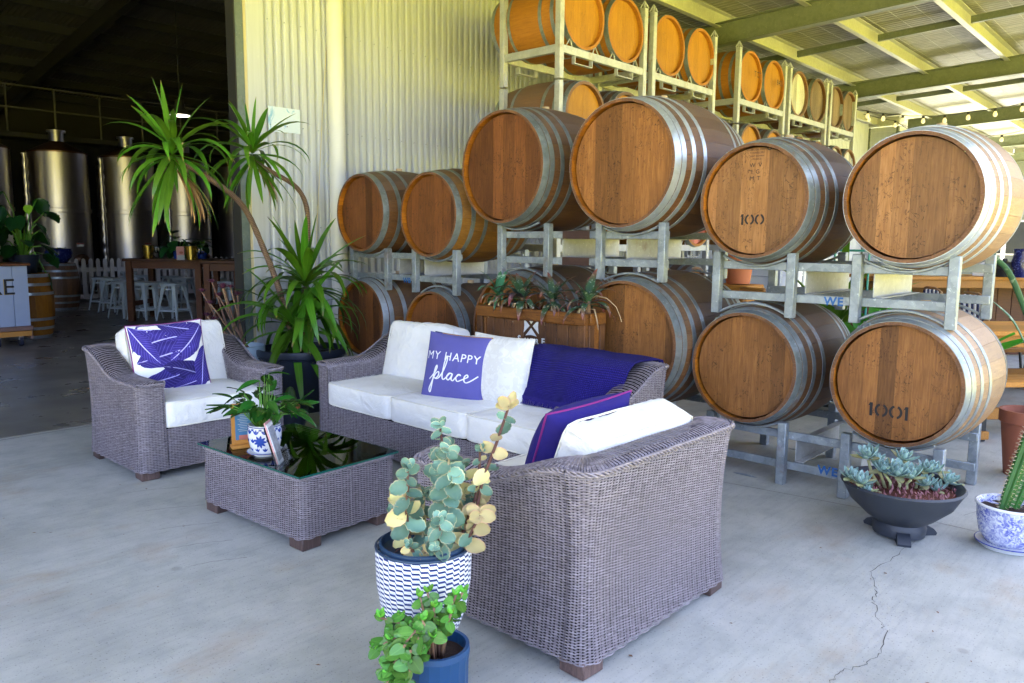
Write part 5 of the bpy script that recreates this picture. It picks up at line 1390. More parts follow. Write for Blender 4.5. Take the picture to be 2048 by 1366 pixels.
def aloe(loc, label, m1, m2, n, s, seed, stalk=False):
    r6 = random.Random(seed); root = thing('spotted_aloe', label, 'succulent', loc, 0)
    ms = [lmesh(blade(.17, .036, b, e, 7, .3, .9, .25), m1) for b, e in ((.9, 1.1), (2.0, .85), (2.6, .6), (2.5, .25), (1.7, -.15))]
    for i in range(n):
        c_ = min(4, int(i/n*5)); leafobj(ms[c_], root, (0, 0, .045-.03*i/n), i*2.4+r6.uniform(-.3, .3), r6.uniform(-.15, .15), 0, s*r6.uniform(.8, 1.15), m=(m2 if r6.random() < .3 and c_ > 1 else None))
    for i in range(5):
        a = r6.uniform(PI*.55, PI*1.5); mb = MB(); x, y = math.cos(a)*.06, math.sin(a)*.06
        tube(mb, [(x*.4, y*.4, .0), (x, y, .0), (x*1.35, y*1.35, -.05), (x*1.25+r6.uniform(-.01, .01), y*1.25+r6.uniform(-.02, .02), -.10), (x*1.2, y*1.2+r6.uniform(-.03, .03), -.13)], [.004, .006, .005, .003, .0015], 5); obj('dry_leaf', mb, M['dry_root'], root, angle=180)
    mb = MB(); cyl(mb, (0, 0, -.03), (0, 0, .05), .02, .015, 8); obj('stem', mb, M['stem_brown'], root)
    if stalk:
        mb = MB(); tube(mb, [(0, 0, .05), (0, -.06, .09), (-.02, -.16, .08), (-.03, -.24, .03), (-.04, -.28, -.03), (-.04, -.29, -.06)], [.0035, .003, .003, .0025, .002, .003], 5); obj('flower_stalk', mb, M['dry_root'], root, angle=180)
    return root
for k, (px, lb, a, b, s, n) in enumerate(((995, 'green aloe at the left end of the wooden planter', 'aloe_green', 'aloe_leaf', 1.3, 17), (1042, 'spotted green aloe second from the left in the wooden planter', 'aloe_leaf', 'aloe_purple', 1.4, 22), (1103, 'spotted aloe right of the white saltire emblem in the wooden planter', 'aloe_leaf', 'aloe_purple', 1.3, 18), (1175, 'purple grey aloe with a long dry flower stalk at the right end of the planter', 'aloe_leaf', 'aloe_purple', 1.4, 20))):
    q = onx(px, 600, 4.02); aloe((4.03, q.y, 1.01), lb, a, b, n, s, 20+k, k == 3)

# ---- black footed bowl of blue rosettes
bw = thing('succulent_bowl', 'wide black footed bowl full of blue green succulent rosettes', 'potted plant', (4.07, 1.075, 0))
mb = MB(); lathe(mb, [(0, .012), (.12, .012), (.125, .05), (.115, .075), (.16, .105), (.235, .175), (.272, .245), (.285, .262), (.276, .272), (.258, .262), (.24, .235), (0, .215)], 44); obj('bowl', mb, M['pot_slate'], bw, angle=60)
for a in (PI+.42, -.75, 1.2):
    mb = MB(); r7 = MB()
    P = [(.09, .045), (.13, .05), (.165, .035), (.185, .012), (.18, 0), (.09, 0)]
    V = [(x, y, z) for y in (-.03, .03) for x, z in P]; F = [tuple(range(6)), tuple(range(11, 5, -1))]+[(i, (i+1) % 6, 6+(i+1) % 6, 6+i) for i in range(6)]
    mb.add(V, F); mb.xform(Matrix.Rotation(a, 4, 'Z')); obj('claw_foot', mb, M['pot_slate'], bw)
soil(bw, .25, .235, 'bark_red')
rl1 = lmesh(oval(.066, .030, .12, .28, 6, .004), 'rosette_leaf'); rl2 = lmesh(oval(.066, .028, .12, .1, 6, .004), 'rosette_old')
r8 = random.Random(31); bb = Vector((4.07, 1.075, 0))
CAMD = Vector((-.70, -.62, .36)).normalized()
def faceleaf(me, parent, loc, az_, s, up=.5, cam_=.6, out=.25, jit=0, r_=None):
    x = Vector((math.cos(az_), math.sin(az_), 0)); n = (Vector((0, 0, 1))*up+CAMD*cam_+x*out)
    if r_: n += Vector((r_.uniform(-jit, jit), r_.uniform(-jit, jit), r_.uniform(-jit, jit)))
    n.normalize(); x = (x-n*x.dot(n)).normalized(); y = n.cross(x)
    o = bpy.data.objects.new('leaf', me); coll.objects.link(o); o.parent = parent
    o.matrix_local = Matrix(((x.x*s, y.x*s, n.x*s, loc.x), (x.y*s, y.y*s, n.y*s, loc.y), (x.z*s, y.z*s, n.z*s, loc.z), (0, 0, 0, 1))); return o
def rosette(parent, e, s, n, tilt, az0, me, old):
    R_ = Matrix.Translation(e) @ Matrix.Rotation(az0, 4, 'Z') @ Matrix.Rotation(tilt, 4, 'Y')
    for i in range(n):
        o = bpy.data.objects.new('leaf', old if i > n-3 else me); coll.objects.link(o); o.parent = parent; t = i/n
        o.matrix_local = R_ @ Matrix.Rotation(i*2.4, 4, 'Z') @ Matrix.Rotation(-lerp(1.35, .05, t), 4, 'Y') @ Matrix.Diagonal((s*lerp(.6, 1, t),)*3+(1,))
for (px, py, dd, s, n) in ((1700, 940, -.02, 1.0, 16), (1722, 952, -.10, 1.15, 17), (1737, 900, .06, 1.2, 17), (1752, 910, .05, 1.0, 15), (1768, 925, .0, 1.1, 16), (1806, 905, .05, 1.1, 16), (1795, 935, -.05, 1.35, 19), (1822, 940, -.06, 1.25, 18), (1853, 928, .04, 1.1, 16), (1868, 928, .05, 1.0, 15), (1852, 955, -.04, 1.0, 14), (1873, 966, -.04, 1.05, 15), (1895, 950, .0, 1.1, 15), (1735, 968, -.12, .8, 13)):
    d = ray(px, py+16); tt = ((4.07+dd)*math.cos(YAW)+1.075*math.sin(YAW))/(d.x*math.cos(YAW)+d.y*math.sin(YAW)); e = Vector((0, 0, CH))+d*tt-bb
    st_ = Vector((e.x*.6, e.y*.6, .23)); m_ = (st_+e)/2+Vector((r8.uniform(-.02, .02), r8.uniform(-.02, .02), 0))
    mb = MB(); tube(mb, [st_, m_, e+Vector((0, 0, -.01))], [.008, .0075, .007], 6); obj('stem', mb, M['rosette_old'], bw, angle=180); rosette(bw, e, s*1.12, n+3, r8.uniform(.1, .5), r8.uniform(2.2, 4.6), rl1, rl2)
gs = lmesh(oval(.022, .010, .1, .3, 4), 'ground_pink'); vb = []; gm = MB()
for k in range(240):
    a = r8.uniform(0, 6.28); q = math.sqrt(r8.random())*.235; Mx = Matrix.Translation((q*math.cos(a), q*math.sin(a), .245)) @ Matrix.Rotation(r8.uniform(0, 6.28), 4, 'Z') @ Matrix.Rotation(-r8.uniform(0, 1.4), 4, 'Y')
    b0 = oval(.024, .011, .1, .3, 3); s0 = len(gm.v); gm.add(b0.v, b0.f, b0.uv); gm.xform(Mx, s0)
obj('ground_rosettes', gm, M['ground_pink'], bw, kind='stuff', angle=180)

# ---- tall columnar cactus in blue and white pot
ct = thing('potted_cactus', 'two tall ribbed cactus columns in a blue and white floral pot', 'potted plant', (4.26, .640, 0))
mb = MB(); lathe(mb, [(0, .022), (.095, .022), (.125, .07), (.138, .14), (.142, .20), (.146, .212), (.140, .218), (.130, .212), (.126, .19), (0, .18)], 40); pot_ = obj('pot', mb, M['blue_floral'], ct, angle=60)
mb = MB(); tube(mb, [(.143*math.cos(a), .143*math.sin(a), .212) for a in np.linspace(0, 2*PI, 41)], .0075, 6, False); obj('rim', mb, M['glaze_white'], pot_, angle=180)
mb = MB(); lathe(mb, [(0, .002), (.115, .002), (.125, .018), (.138, .024), (.138, .030), (.125, .026), (0, .018)], 40); obj('saucer', mb, M['glaze_white'], ct); soil(ct, .127, .19)
mb = MB(); tube(mb, [(.138*math.cos(a), .138*math.sin(a), .028) for a in np.linspace(0, 2*PI, 41)], .003, 6, False); obj('saucer_rim', mb, M['glaze_rim'], ct, angle=180)
def cactus(p0, p1, r_, ribs, seed):
    r9 = random.Random(seed); mb = MB(); n = ribs*6; seg = 22; p0 = Vector(p0); p1 = Vector(p1); sp_ = MB()
    for i in range(seg+1):
        t = i/seg; c_ = p0.lerp(p1, t)+Vector((.008*math.sin(t*3), 0, 0)); rr_ = r_*(.75+.25*smooth(t*4))*(1 if t < .93 else math.sqrt(max(.02, 1-((t-.93)/.07)**2)))
        for j in range(n):
            a = 2*PI*j/n; rib = abs(math.cos(a*ribs/2))**1.5; R = rr_*(.62+.38*rib*(1+.05*math.sin(i*2.2))); mb.v.append((c_.x+R*math.cos(a), c_.y+R*math.sin(a), c_.z)); mb.uv.append((.5+.5*(1-rib), t))
        if i < seg:
            for k in range(ribs):
                a = 2*PI*k/ribs; q = c_+Vector((math.cos(a), math.sin(a), 0))*rr_
                for s_ in range(3):
                    d = Vector((math.cos(a)+r9.uniform(-.7, .7), math.sin(a)+r9.uniform(-.7, .7), r9.uniform(-.3, .6))).normalized(); tube(sp_, [q, q+d*.016], [.0011, .0004], 3)
    for i in range(seg):
        for j in range(n): mb.f.append((i*n+j, i*n+(j+1) % n, (i+1)*n+(j+1) % n, (i+1)*n+j))
    o = obj('cactus_column', mb, M['cactus_skin'], ct, angle=180); obj('spines', sp_, M['spine'], o, kind='stuff')
cactus((-.02, .03, .18), (.055, -.05, .60), .030, 5, 1); cactus((.015, -.005, .18), (.10, -.10, .62), .034, 5, 2)

# ---- zigzag woven pot with kalanchoe
KX, KY, KZ = 1.565, 1.81, .170
ka = thing('potted_kalanchoe', 'pale green scalloped kalanchoe in a navy and white zigzag woven pot', 'potted plant', (KX, KY, 0))
mb = MB(); lathe(mb, [(0, KZ), (.085, KZ), (.113, KZ+.03), (.138, KZ+.10), (.152, KZ+.19), (.155, KZ+.285), (.153, KZ+.307), (.148, KZ+.311), (.146, KZ+.285), (.143, KZ+.23)], 48); obj('woven_pot', mb, M['zigzag_weave'], ka, angle=180)
mb = MB(); tube(mb, [(.152*math.cos(a), .152*math.sin(a), KZ+.309+.0015*math.sin(a*60)) for a in np.linspace(0, 2*PI, 121)], .0045, 5, False); obj('stitched_rim', mb, M['pot_inner_blue'], ka, angle=180)
mb = MB(); lathe(mb, [(.138, KZ+.235), (.142, KZ+.320), (.136, KZ+.323), (.131, KZ+.297), (0, KZ+.25)], 40); obj('inner_pot', mb, M['pot_inner_blue'], ka); soil(ka, .132, KZ+.27, 'bark_red')
mb = MB(); lathe(mb, [(0, 0), (.11, 0), (.11, .02), (.05, .03), (.05, .14), (.10, .155), (.10, KZ), (0, KZ)], 24); obj('pot_stand', mb, M['black_paint'], ka)
kl = lmesh(oval(.053, .049, .16, .12, 12, 0, .07, .42), 'kalanchoe_leaf'); kl2 = lmesh(oval(.058, .05, .16, .25, 8, 0, .07, .45), 'kalanchoe_pale')
kb = Vector((KX, KY, 0)); rk = random.Random(12)
def kp(px, py, dd=0):
    d = ray(px, py); n_ = Vector((math.cos(YAW), math.sin(YAW), 0)); tt = (kb.dot(n_)+dd)/d.dot(n_); return Vector((0, 0, CH))+d*tt-kb
stems = [ # tip px, via px, depth, number of leaf pairs, pale share, size
    ((880, 850), (885, 960), .02, 8, .05, 1.05), ((897, 905), (893, 1000), -.05, 9, .0, 1.2), ((815, 935), (812, 1020), -.03, 8, .25, 1.05), ((800, 1000), (812, 1050), .02, 5, .9, .9), ((1018, 812), (965, 960), .02, 6, .75, .9), ((945, 985), (935, 1040), .06, 6, .35, .9),
    ((960, 1030), (935, 1085), -.06, 5, 1.0, 1.0), ((880, 1040), (878, 1085), -.12, 6, .05, 1.0), ((925, 930), (915, 1000), .08, 6, .4, .95), ((850, 985), (850, 1050), .05, 5, .1, .95), ((818, 1090), (828, 1105), -.12, 3, .6, .7), ((868, 1095), (868, 1105), -.13, 3, .5, .7), ((905, 1055), (900, 1090), .0, 4, .1, .9), ((960, 900), (950, 1000), .04, 5, .3, .75)]
for (tp, vp, dd, n, pale, s) in stems:
    e = kp(*tp, dd); v_ = kp(*vp, dd*.8); b_ = Vector((max(-.12, min(.12, v_.x*.6)), max(-.12, min(.12, v_.y*.6)), KZ+.27)); 
    P = [b_, (b_+v_)/2+Vector((rk.uniform(-.01, .01), rk.uniform(-.01, .01), -.005)), v_, (v_+e)/2+Vector((rk.uniform(-.008, .008), rk.uniform(-.008, .008), 0)), e]
    mb = MB(); tube(mb, P, [.0065, .006, .0055, .005, .004], 6); obj('stem', mb, M['stem_dark' if tp[0] > 930 or rk.random() < .4 else 'kalanchoe_leaf'], ka, angle=180)
    n = max(3, int(n*1.15))
    for i in range(n):
        t = (i+.3)/n; f = .30+.70*t; f4 = f*4; k = min(3, int(f4)); q = P[k].lerp(P[k+1], f4-k)
        for sgn in (0, PI):
            az_ = i*PI/2+sgn+rk.uniform(-.35, .35); sc_ = s*(1.0 if t < .75 else .72)*rk.uniform(.78, 1.08)
            pl_ = rk.random() < pale*(1 if tp[1] < 950 and tp[0] > 930 else (1.3-t))
            faceleaf(kl2 if pl_ else kl, ka, q, az_, sc_*1.08, .45, .55, .25, .35, rk)
    for sgn in (0, PI/2, PI, 3*PI/2): faceleaf(kl2 if pale > .7 else kl, ka, e, sgn+rk.uniform(-.3, .3), s*(.9 if pale > .7 else .6), .3, .6, -.3, .3, rk)
tw = MB()
for k in range(26):
    a = rk.uniform(0, 6.28); q = rk.uniform(.02, .13); p0 = Vector((q*math.cos(a), q*math.sin(a), KZ+.275)); tube(tw, [p0, p0+Vector((rk.uniform(-.05, .05), rk.uniform(-.05, .05), rk.uniform(.0, .05)))], .0018, 4)
obj('twig_litter', tw, M['stem_dark'], ka, kind='stuff')

# ---- faceted blue pot with trailing jade
jb = Vector((1.440, 1.612, 0)); jd = thing('potted_jade', 'glossy trailing jade plant in a faceted bright blue pot at the front', 'potted plant', jb)
mb = MB(); n = 20
prof_ = [(.085, .0), (.094, .03), (.097, .22), (.1005, .245), (.0985, .262), (.088, .262), (.086, .22)]
for i, (r_, z) in enumerate(prof_):
    for j in range(n*2+1): a = 2*PI*j/(n*2); R = r_*(1-(.03 if (j % 2 and i < 3) else 0)); mb.v.append((R*math.cos(a), R*math.sin(a), z)); mb.uv.append((j/40, z))
for i in range(len(prof_)-1):
    for j in range(n*2): k = i*(n*2+1)+j; mb.f.append((k, k+1, k+n*2+2, k+n*2+1))
obj('pot', mb, M['pot_blue_paint'], jd, angle=12); soil(jd, .088, .228)
jl = lmesh(oval(.043, .034, .10, .12, 6, .0035, 0, .5), 'jade_leaf'); jy = lmesh(oval(.022, .017, .15, .25, 5, .002, 0, .5), 'jade_young'); rj = random.Random(4)
def jp(px, py, dd=0):
    d = ray(px, py); n_ = Vector((math.cos(YAW), math.sin(YAW), 0)); tt = (jb.dot(n_)+dd)/d.dot(n_); return Vector((0, 0, CH))+d*tt-jb
for (tp, vp, dd) in (((855, 1185), (862, 1225), .0), ((840, 1195), (850, 1235), -.02), ((925, 1185), (900, 1235), .01), ((912, 1190), (890, 1240), -.01), ((760, 1235), (810, 1250), -.05), ((780, 1280), (822, 1262), -.08), ((800, 1300), (830, 1262), -.1), ((775, 1350), (810, 1290), -.12), ((765, 1385), (805, 1300), -.12), ((835, 1330), (838, 1275), -.11), ((880, 1245), (880, 1262), -.03), ((845, 1240), (850, 1255), -.08), ((868, 1215), (868, 1245), -.04), ((815, 1385), (822, 1300), -.13), ((750, 1300), (800, 1268), -.06), ((865, 1275), (862, 1270), -.09), ((800, 1235), (830, 1252), -.03), ((902, 1228), (893, 1252), -.06), ((825, 1255), (838, 1262), -.05)):
    e = jp(*tp, dd); v_ = jp(*vp, dd); b_ = Vector((v_.x*.5, v_.y*.5, .228)); P = [b_, b_.lerp(v_, .6)+Vector((0, 0, .02)), v_, v_.lerp(e, .5), e]
    mb = MB(); tube(mb, P, [.0055, .005, .0045, .004, .0035], 6); obj('stem', mb, M['stem_brown'], jd, angle=180)
    L_ = (e-v_).length; nn = max(3, int(L_/.016))
    for i in range(nn):
        t = (i+.2)/nn; q = v_.lerp(e, t)
        for sgn in (0, PI): faceleaf(jl, jd, q, i*PI/2+sgn+rj.uniform(-.4, .4), rj.uniform(.75, 1.25)*(1 if t < .7 else .8), .4, .5, .2, .5, rj)
    for k in range(4): leafobj(jy, jd, e, k*PI/2+rj.uniform(-.3, .3), rj.uniform(.4, .9), 0, rj.uniform(.8, 1.3))

# ---- coffee table things
pb = onz(530, 912, TZ); pp = thing('potted_peace_lily', 'leafy green plant in a blue and white painted pot on the glass table', 'potted plant', (pb.x+.02, pb.y+.03, TZ))
mb = MB(); lathe(mb, [(0, .012), (.052, .012), (.070, .035), (.080, .08), (.082, .125), (.079, .150), (.079, .158), (.072, .158), (.070, .14), (0, .13)], 40); pot2 = obj('pot', mb, M['glaze_white'], pp, angle=60)
for z, r_ in ((.152, .0795),):
    mb = MB(); tube(mb, [(r_*math.cos(a), r_*math.sin(a), z) for a in np.linspace(0, 2*PI, 41)], .0022, 5, False); obj('painted_band', mb, M['glaze_rim'], pot2, angle=180)
def pot_r(z):
    P_ = [(.012, .052), (.035, .070), (.08, .080), (.125, .082), (.150, .079)]; return float(np.interp(z, [a for a, b in P_], [b for a, b in P_]))
mo = MB(); rm_ = random.Random(3)
def motif(th, z, k, s):
    for j in range(k):
        a = (j-(k-1)/2)*.62+PI/2 if k < 5 else 2*PI*j/k
        V = []; n = 6
        for i in range(n+1):
            t = i/n; w_ = .38*math.sin(PI*t)**.7; 
            for sg_ in (-1, 1): V.append((t*s*math.cos(a)-sg_*w_*s*.5*math.sin(a), t*s*math.sin(a)+sg_*w_*s*.5*math.cos(a)))
        Q = []
        for x, y in V:
            zz = max(.016, min(.149, z+y)); R = pot_r(zz)+.0012; t2 = th+x/.08; Q.append((R*math.cos(t2), R*math.sin(t2), zz))
        mo.add(Q, [(2*i, 2*i+1, 2*i+3, 2*i+2) for i in range(n)])
for i in range(12):
    th = 2*PI*i/12; motif(th, .118, 3, .026); motif(th+.26, .075, 3, .024); motif(th, .028, 3, .022); motif(th+.26, .135, 3, .014)
for th in (PI+.75, PI+.75+PI): 
    for k, s in ((9, .034), (7, .022)): motif(th, .082, k, s)
obj('painted_leaves', mo, M['glaze_blue'], pot2, kind='stuff', angle=180)
mb = MB(); lathe(mb, [(0, .0), (.055, .0), (.058, .008), (.088, .018), (.088, .023), (.06, .016), (0, .014)], 36); obj('saucer', mb, M['glaze_white'], pp); mb = MB(); tube(mb, [(.088*math.cos(a), .088*math.sin(a), .021) for a in np.linspace(0, 2*PI, 41)], .002, 5, False); obj('saucer_rim', mb, M['glaze_rim'], pp, angle=180)
soil(pp, .07, .135)
pls = [lmesh(oval(.145, .066, .10, c_, 8, 0, 0, .8), 'peace_leaf') for c_ in (-.25, -.45, .05)]
rp = random.Random(8)
for i in range(62):
    a = i*2.4; rr_ = rp.uniform(.03, .19)*(1 if i > 8 else .5); h_ = .20+rp.uniform(.05, .15)-rr_*.38+(.07 if i < 5 else 0)
    e = Vector((rr_*math.cos(a), rr_*math.sin(a), h_)); b_ = Vector((.03*math.cos(a), .03*math.sin(a), .13))
    mb = MB(); tube(mb, [b_, (b_+e)/2+Vector((0, 0, .035)), e], [.003, .0026, .002], 5); obj('stalk', mb, M['peace_stem'], pp, angle=180)
    leafobj(pls[i % 3], pp, e, a+rp.uniform(-.5, .5), rp.uniform(-.55, .45), rp.uniform(-.5, .5), rp.uniform(.55, .95))
# wooden menu stand
q = onz(492, 900, TZ); ms_ = thing('menu_stand', 'upright wooden menu holder with a blue printed card on the glass table', 'menu stand', (q.x+.015, q.y+.06, TZ), -.30)
mb = MB(); box(mb, (0, 0, .009), (.115, .06, .018), .003); obj('base', mb, M['amber_wood'], ms_)
mb = MB(); box(mb, (0, .005, .125), (.105, .012, .215), .002); obj('board', mb, M['amber_wood'], ms_)
mb = MB(); box(mb, (.008, -.0025, .135), (.085, .002, .185), .0005); cdo = obj('menu_card', mb, M['blue_card'], ms_)
mb = MB(); box(mb, (.01, -.0045, .055), (.055, .0015, .022), .0003); obj('printed_panel', mb, M['coral_print'], cdo)
mb = MB()
for k in range(14): box(mb, (.008, -.0043, .205-.009*k), (.06-.012*(k % 3), .0008, .0022), .0002)
obj('printed_lines', mb, M['glasswhite'], cdo)
# acrylic brochure holder
q = onz(580, 925, TZ); bh = thing('brochure_holder', 'clear acrylic holder with pink and white leaflets on the glass table', 'leaflet holder', (q.x-.01, q.y+.02, TZ), .80)
def tilt(mb, a): return mb.xform(Matrix.Rotation(a, 4, 'X'))
mb = MB(); box(mb, (0, .02, .0015), (.11, .10, .003), .0006); obj('base', mb, M['clear_acrylic'], bh)
for nm, m, cy_, th_, h_, w_, z0 in (('rear_plate', 'clear_acrylic', .034, .003, .19, .108, .10), ('leaflet', 'pink_card', .026, .006, .215, .098, .112), ('leaflet', 'white_card', .019, .004, .205, .098, .107), ('front_plate', 'clear_acrylic', -.012, .003, .075, .108, .04)):
    mb = MB(); box(mb, (0, cy_, z0), (w_, th_, h_), .0006); tilt(mb, -.28); lo_ = obj(nm, mb, M[m], bh)
    if m == 'white_card':
        mb = MB(); box(mb, (0, cy_-.0026, z0+.0), (.088, .001, .17), .0003); tilt(mb, -.28); obj('photo_print', mb, M['grey_print'], lo_)
for x in (-.054, .054): mb = MB(); box(mb, (x, .012, .035), (.003, .05, .07), .0005); tilt(mb, -.28); obj('side_plate', mb, M['clear_acrylic'], bh)
# ---- snake plant at the right edge
sb = onz(2125, 965, 0); sn = thing('snake_plant', 'mottled snake plant leaves reaching in from the right edge', 'potted plant', (sb.x, sb.y, 0))
mb = MB(); lathe(mb, [(0, 0), (.12, 0), (.16, .28), (.165, .30), (.15, .30), (.145, .27), (0, .26)], 28); obj('pot', mb, M['terracotta'], sn); soil(sn, .147, .27)
def sp(px, py, dd): 
    d = ray(px, py); n_ = Vector((math.cos(YAW), math.sin(YAW), 0)); bb_ = Vector((sb.x, sb.y, 0)); tt = (bb_.dot(n_)+dd)/d.dot(n_); return Vector((0, 0, CH))+d*tt-bb_
def snake(P, wd):
    Q = []; P = [Vector(p) for p in P]
    for i in range(len(P)-1):
        a, b, c_, d = P[max(0, i-1)], P[i], P[i+1], P[min(len(P)-1, i+2)]
        for k in range(5): t = k/5; Q.append(.5*((2*b)+(c_-a)*t+(2*a-5*b+4*c_-d)*t*t+(3*b-a-3*c_+d)*t**3))
    Q.append(P[-1]); mb = MB(); n = len(Q); tube(mb, Q, [wd*(.7+.3*min(1, i/6))*(1-max(0, (i/(n-1)-.72)/.28)**1.6*.97) for i in range(n)], 8, True, .35, False)
    mb.hasuv = True; mb.uv = [(.5, .4)]*len(mb.v); obj('leaf', mb, M['snake_leaf'], sn, angle=180)
snake([(0, 0, .27), sp(2100, 760, 0), sp(2052, 625, 0), sp(2018, 545, 0), sp(1988, 512, 0), sp(1981, 472, 0)], .017)
snake([(.03, -.03, .27), sp(2098, 790, .1), sp(2056, 700, .1), sp(2025, 640, .1), sp(1984, 601, .1)], .015)
snake([(-.03, .02, .27), sp(2150, 700, 0), sp(2140, 560, 0), sp(2150, 480, 0)], .02)
# ------------------------------------------------------------------ inside the shed
def tank(loc, label, r=.6, H=3.3, sign_=True, group=None):
    root = thing('steel_tank', label, 'tank', loc, 0, group)
    mb = MB(); lathe(mb, [(r, .35), (r, 1.98)], 56); lathe(mb, [(r, 2.06), (r, H)], 56); obj('shell', mb, M['stainless'], root, angle=180)
    mb = MB(); lathe(mb, [(r+.004, 1.97), (r+.02, 1.98), (r+.02, 2.06), (r+.004, 2.07)], 56); obj('seam_band', mb, M['stainless'], root)
    mb = MB(); lathe(mb, [(r+.01, H-.02), (r+.012, H+.01), (.17, H+.24), (.16, H+.25)], 56); obj('cone_top', mb, M['copper_dark'], root)
    mb = MB(); lathe(mb, [(.15, H+.2), (.15, H+.46), (.19, H+.46), (.19, H+.5), (0, H+.52)], 28); obj('hatch_neck', mb, M['stainless'], root)
    for a in (.7, 2.3, 3.9, 5.5): mb = MB(); cyl(mb, (r*.8*math.cos(a), r*.8*math.sin(a), 0), (r*.8*math.cos(a), r*.8*math.sin(a), .4), .04); obj('leg', mb, M['stainless'], root)
    mb = MB(); ball(mb, (.17*r/.6, -r-.01, .92), .17, 16, 8, (1, .35, .8)); obj('door_hatch', mb, M['copper_dark'], root)
    if sign_:
        mb = MB(); box(mb, (.16, -r+.0, 1.26), (.17, .012, .08), .001, .28); so = obj('warning_label', mb, M['white_card'], root)
        mb = MB(); box(mb, (.16, -r-.005, 1.282), (.17, .012, .032), .001, .28); obj('label_band', mb, M['coral_print'], so)
    return root
tb_ = [(4.62, 'steel tank cut off by the left edge of the photo', False), (6.17, 'large shining steel tank directly above the blue pot on the barrel', True), (7.66, 'large steel tank behind the high timber table, second with a warning label', True), (9.05, 'steel tank half hidden behind the hanging yucca head', True), (10.6, 'steel tank in the gap between yucca head and door post', False), (12.1, 'steel tank hidden behind the door post', False)]
for x_, l_, s_ in tb_: tank((x_, 19.6, 0), l_, sign_=s_)
for k, x_ in enumerate((5.35, 6.95, 8.5, 10.1)): tank((x_, 22.3, 0), 'darker steel tank in the second row, %s' % ('left of the first shining tank', 'between the two shining tanks', 'right of the second labelled tank', 'near the door post')[k], r=.55, H=3.35, sign_=False)
for k, (x_, y_, lb) in enumerate(((5.42, 19.3, 'crinkled silver pipe left of the first shining tank'), (6.93, 19.2, 'crinkled silver pipe between the two shining tanks'), (8.42, 19.1, 'silver pipe behind the left end of the hanging yucca head'))):
    mb = MB(); tube(mb, [(x_+.008*math.sin(i*1.9), y_+.008*math.cos(i*2.7), .1+i*.08) for i in range(40)], [.055+.010*math.sin(i*2.1) for i in range(40)], 10); tag(obj('riser_pipe', mb, M['stainless']), lb, 'pipe')
cw = thing('catwalk', 'dark steel catwalk with handrails above the tanks', 'catwalk', (7.5, 21.0, 3.75))
mb = MB(); box(mb, (0, 0, 0), (12, .8, .12), .01); obj('deck', mb, M['dark_beam'], cw)
for k in range(13): mb = MB(); cyl(mb, (-6+k, -.38, .06), (-6+k, -.38, 1.1), .022, n=8); obj('post', mb, M['dark_shed'], cw)
for z in (.6, 1.1): mb = MB(); tube(mb, [(-6, -.38, z), (6, -.38, z)], .02, 8); obj('handrail', mb, M['dark_shed'], cw)
# picket fence
pf = thing('picket_fence', 'white picket fence standing in front of the tanks', 'fence', (5.55, 18.3, 0), .12)
for k in range(44):
    mb = MB(); x = k*.155; wv = .085
    V = [(x-wv/2, 0, .10), (x+wv/2, 0, .10), (x+wv/2, 0, .90), (x+wv*.35, 0, .95), (x, 0, .97), (x-wv*.35, 0, .95), (x-wv/2, 0, .90)]; V2 = [(a, .02, c) for a, b, c in V]
    mb.add(V+V2, [tuple(range(7)), tuple(range(13, 6, -1))]+[(i, 7+i, 7+(i+1) % 7, (i+1) % 7) for i in range(7)]); obj('picket', mb, M['white_paint'], pf)
for z in (.13, .72): mb = MB(); box(mb, (3.33, .035, z), (6.8, .03, .10), .004); obj('rail', mb, M['white_paint'], pf)
# barrels used as stands
Kst = barrel_kit(.285, .345, .92, 24, [(.002, .05), (.13, .17), (.26, .30)], [1, 1, 1, 1, 1, 1])
def standing(loc, label, stave, hoop):
    root = barrel(Kst, (0, 0, 0), label, stave, stave, hoop, bung=False)
    e = Matrix.Rotation(PI/2, 4, 'Y')
    for ch in root.children: ch.matrix_local = Matrix.Translation((0, 0, .92)) @ Matrix.Rotation(PI/2, 4, 'Y') @ ch.rotation_euler.to_matrix().to_4x4()
    root.location = loc; return root
b1 = onz(82, 678, 0); b2 = onz(133, 621, 0)
standing((b1.x-.06, b1.y+.30, 0), 'bright orange upright barrel beside the blue grey cart', 'oak_stave_orange', 'hoop_bright')
standing((b2.x+.03, b2.y+.34, 0), 'dark brown upright barrel carrying a blue pot, in front of the white pickets', 'oak_stave', 'hoop_steel')
# monstera on the orange barrel, blue bowl on the dark one
mp = thing('potted_monstera', 'dark green monstera trailing from a pot on the orange barrel', 'potted plant', (b1.x-.06, b1.y+.30, .923))
mb = MB(); lathe(mb, [(0, 0), (.15, 0), (.19, .22), (.2, .26), (.18, .26), (.175, .22), (0, .2)], 24); obj('pot', mb, M['pot_navy_plastic'], mp); soil(mp, .178, .22)
mleaf = lmesh(oval(.34, .30, .08, -.35, 9, 0, .10, .6), 'monstera_leaf'); rm2 = random.Random(6)
for k in range(26):
    a = k*2.4+.6; r_ = rm2.uniform(.12, .36); h_ = rm2.uniform(-.25, .75) if k % 3 else rm2.uniform(.3, .95)
    e = Vector((r_*math.cos(a), r_*math.sin(a)*.7, .22+h_)); mb = MB(); tube(mb, [(0, 0, .2), (e.x*.5, e.y*.5, max(.3, e.z*.7+.1)), e], [.010, .009, .007], 6); obj('stalk', mb, M['peace_stem'], mp, angle=180)
    leafobj(mleaf, mp, e, a+rm2.uniform(-.4, .4), rm2.uniform(-1.2, -.1), rm2.uniform(-.4, .4), rm2.uniform(.55, .85)*(.6 if k == 7 else 1), m='monstera_young' if k == 7 else None)
bp = thing('blue_bowl', 'dark blue speckled bowl on top of the brown barrel', 'bowl', (b2.x+.03, b2.y+.34, .923))
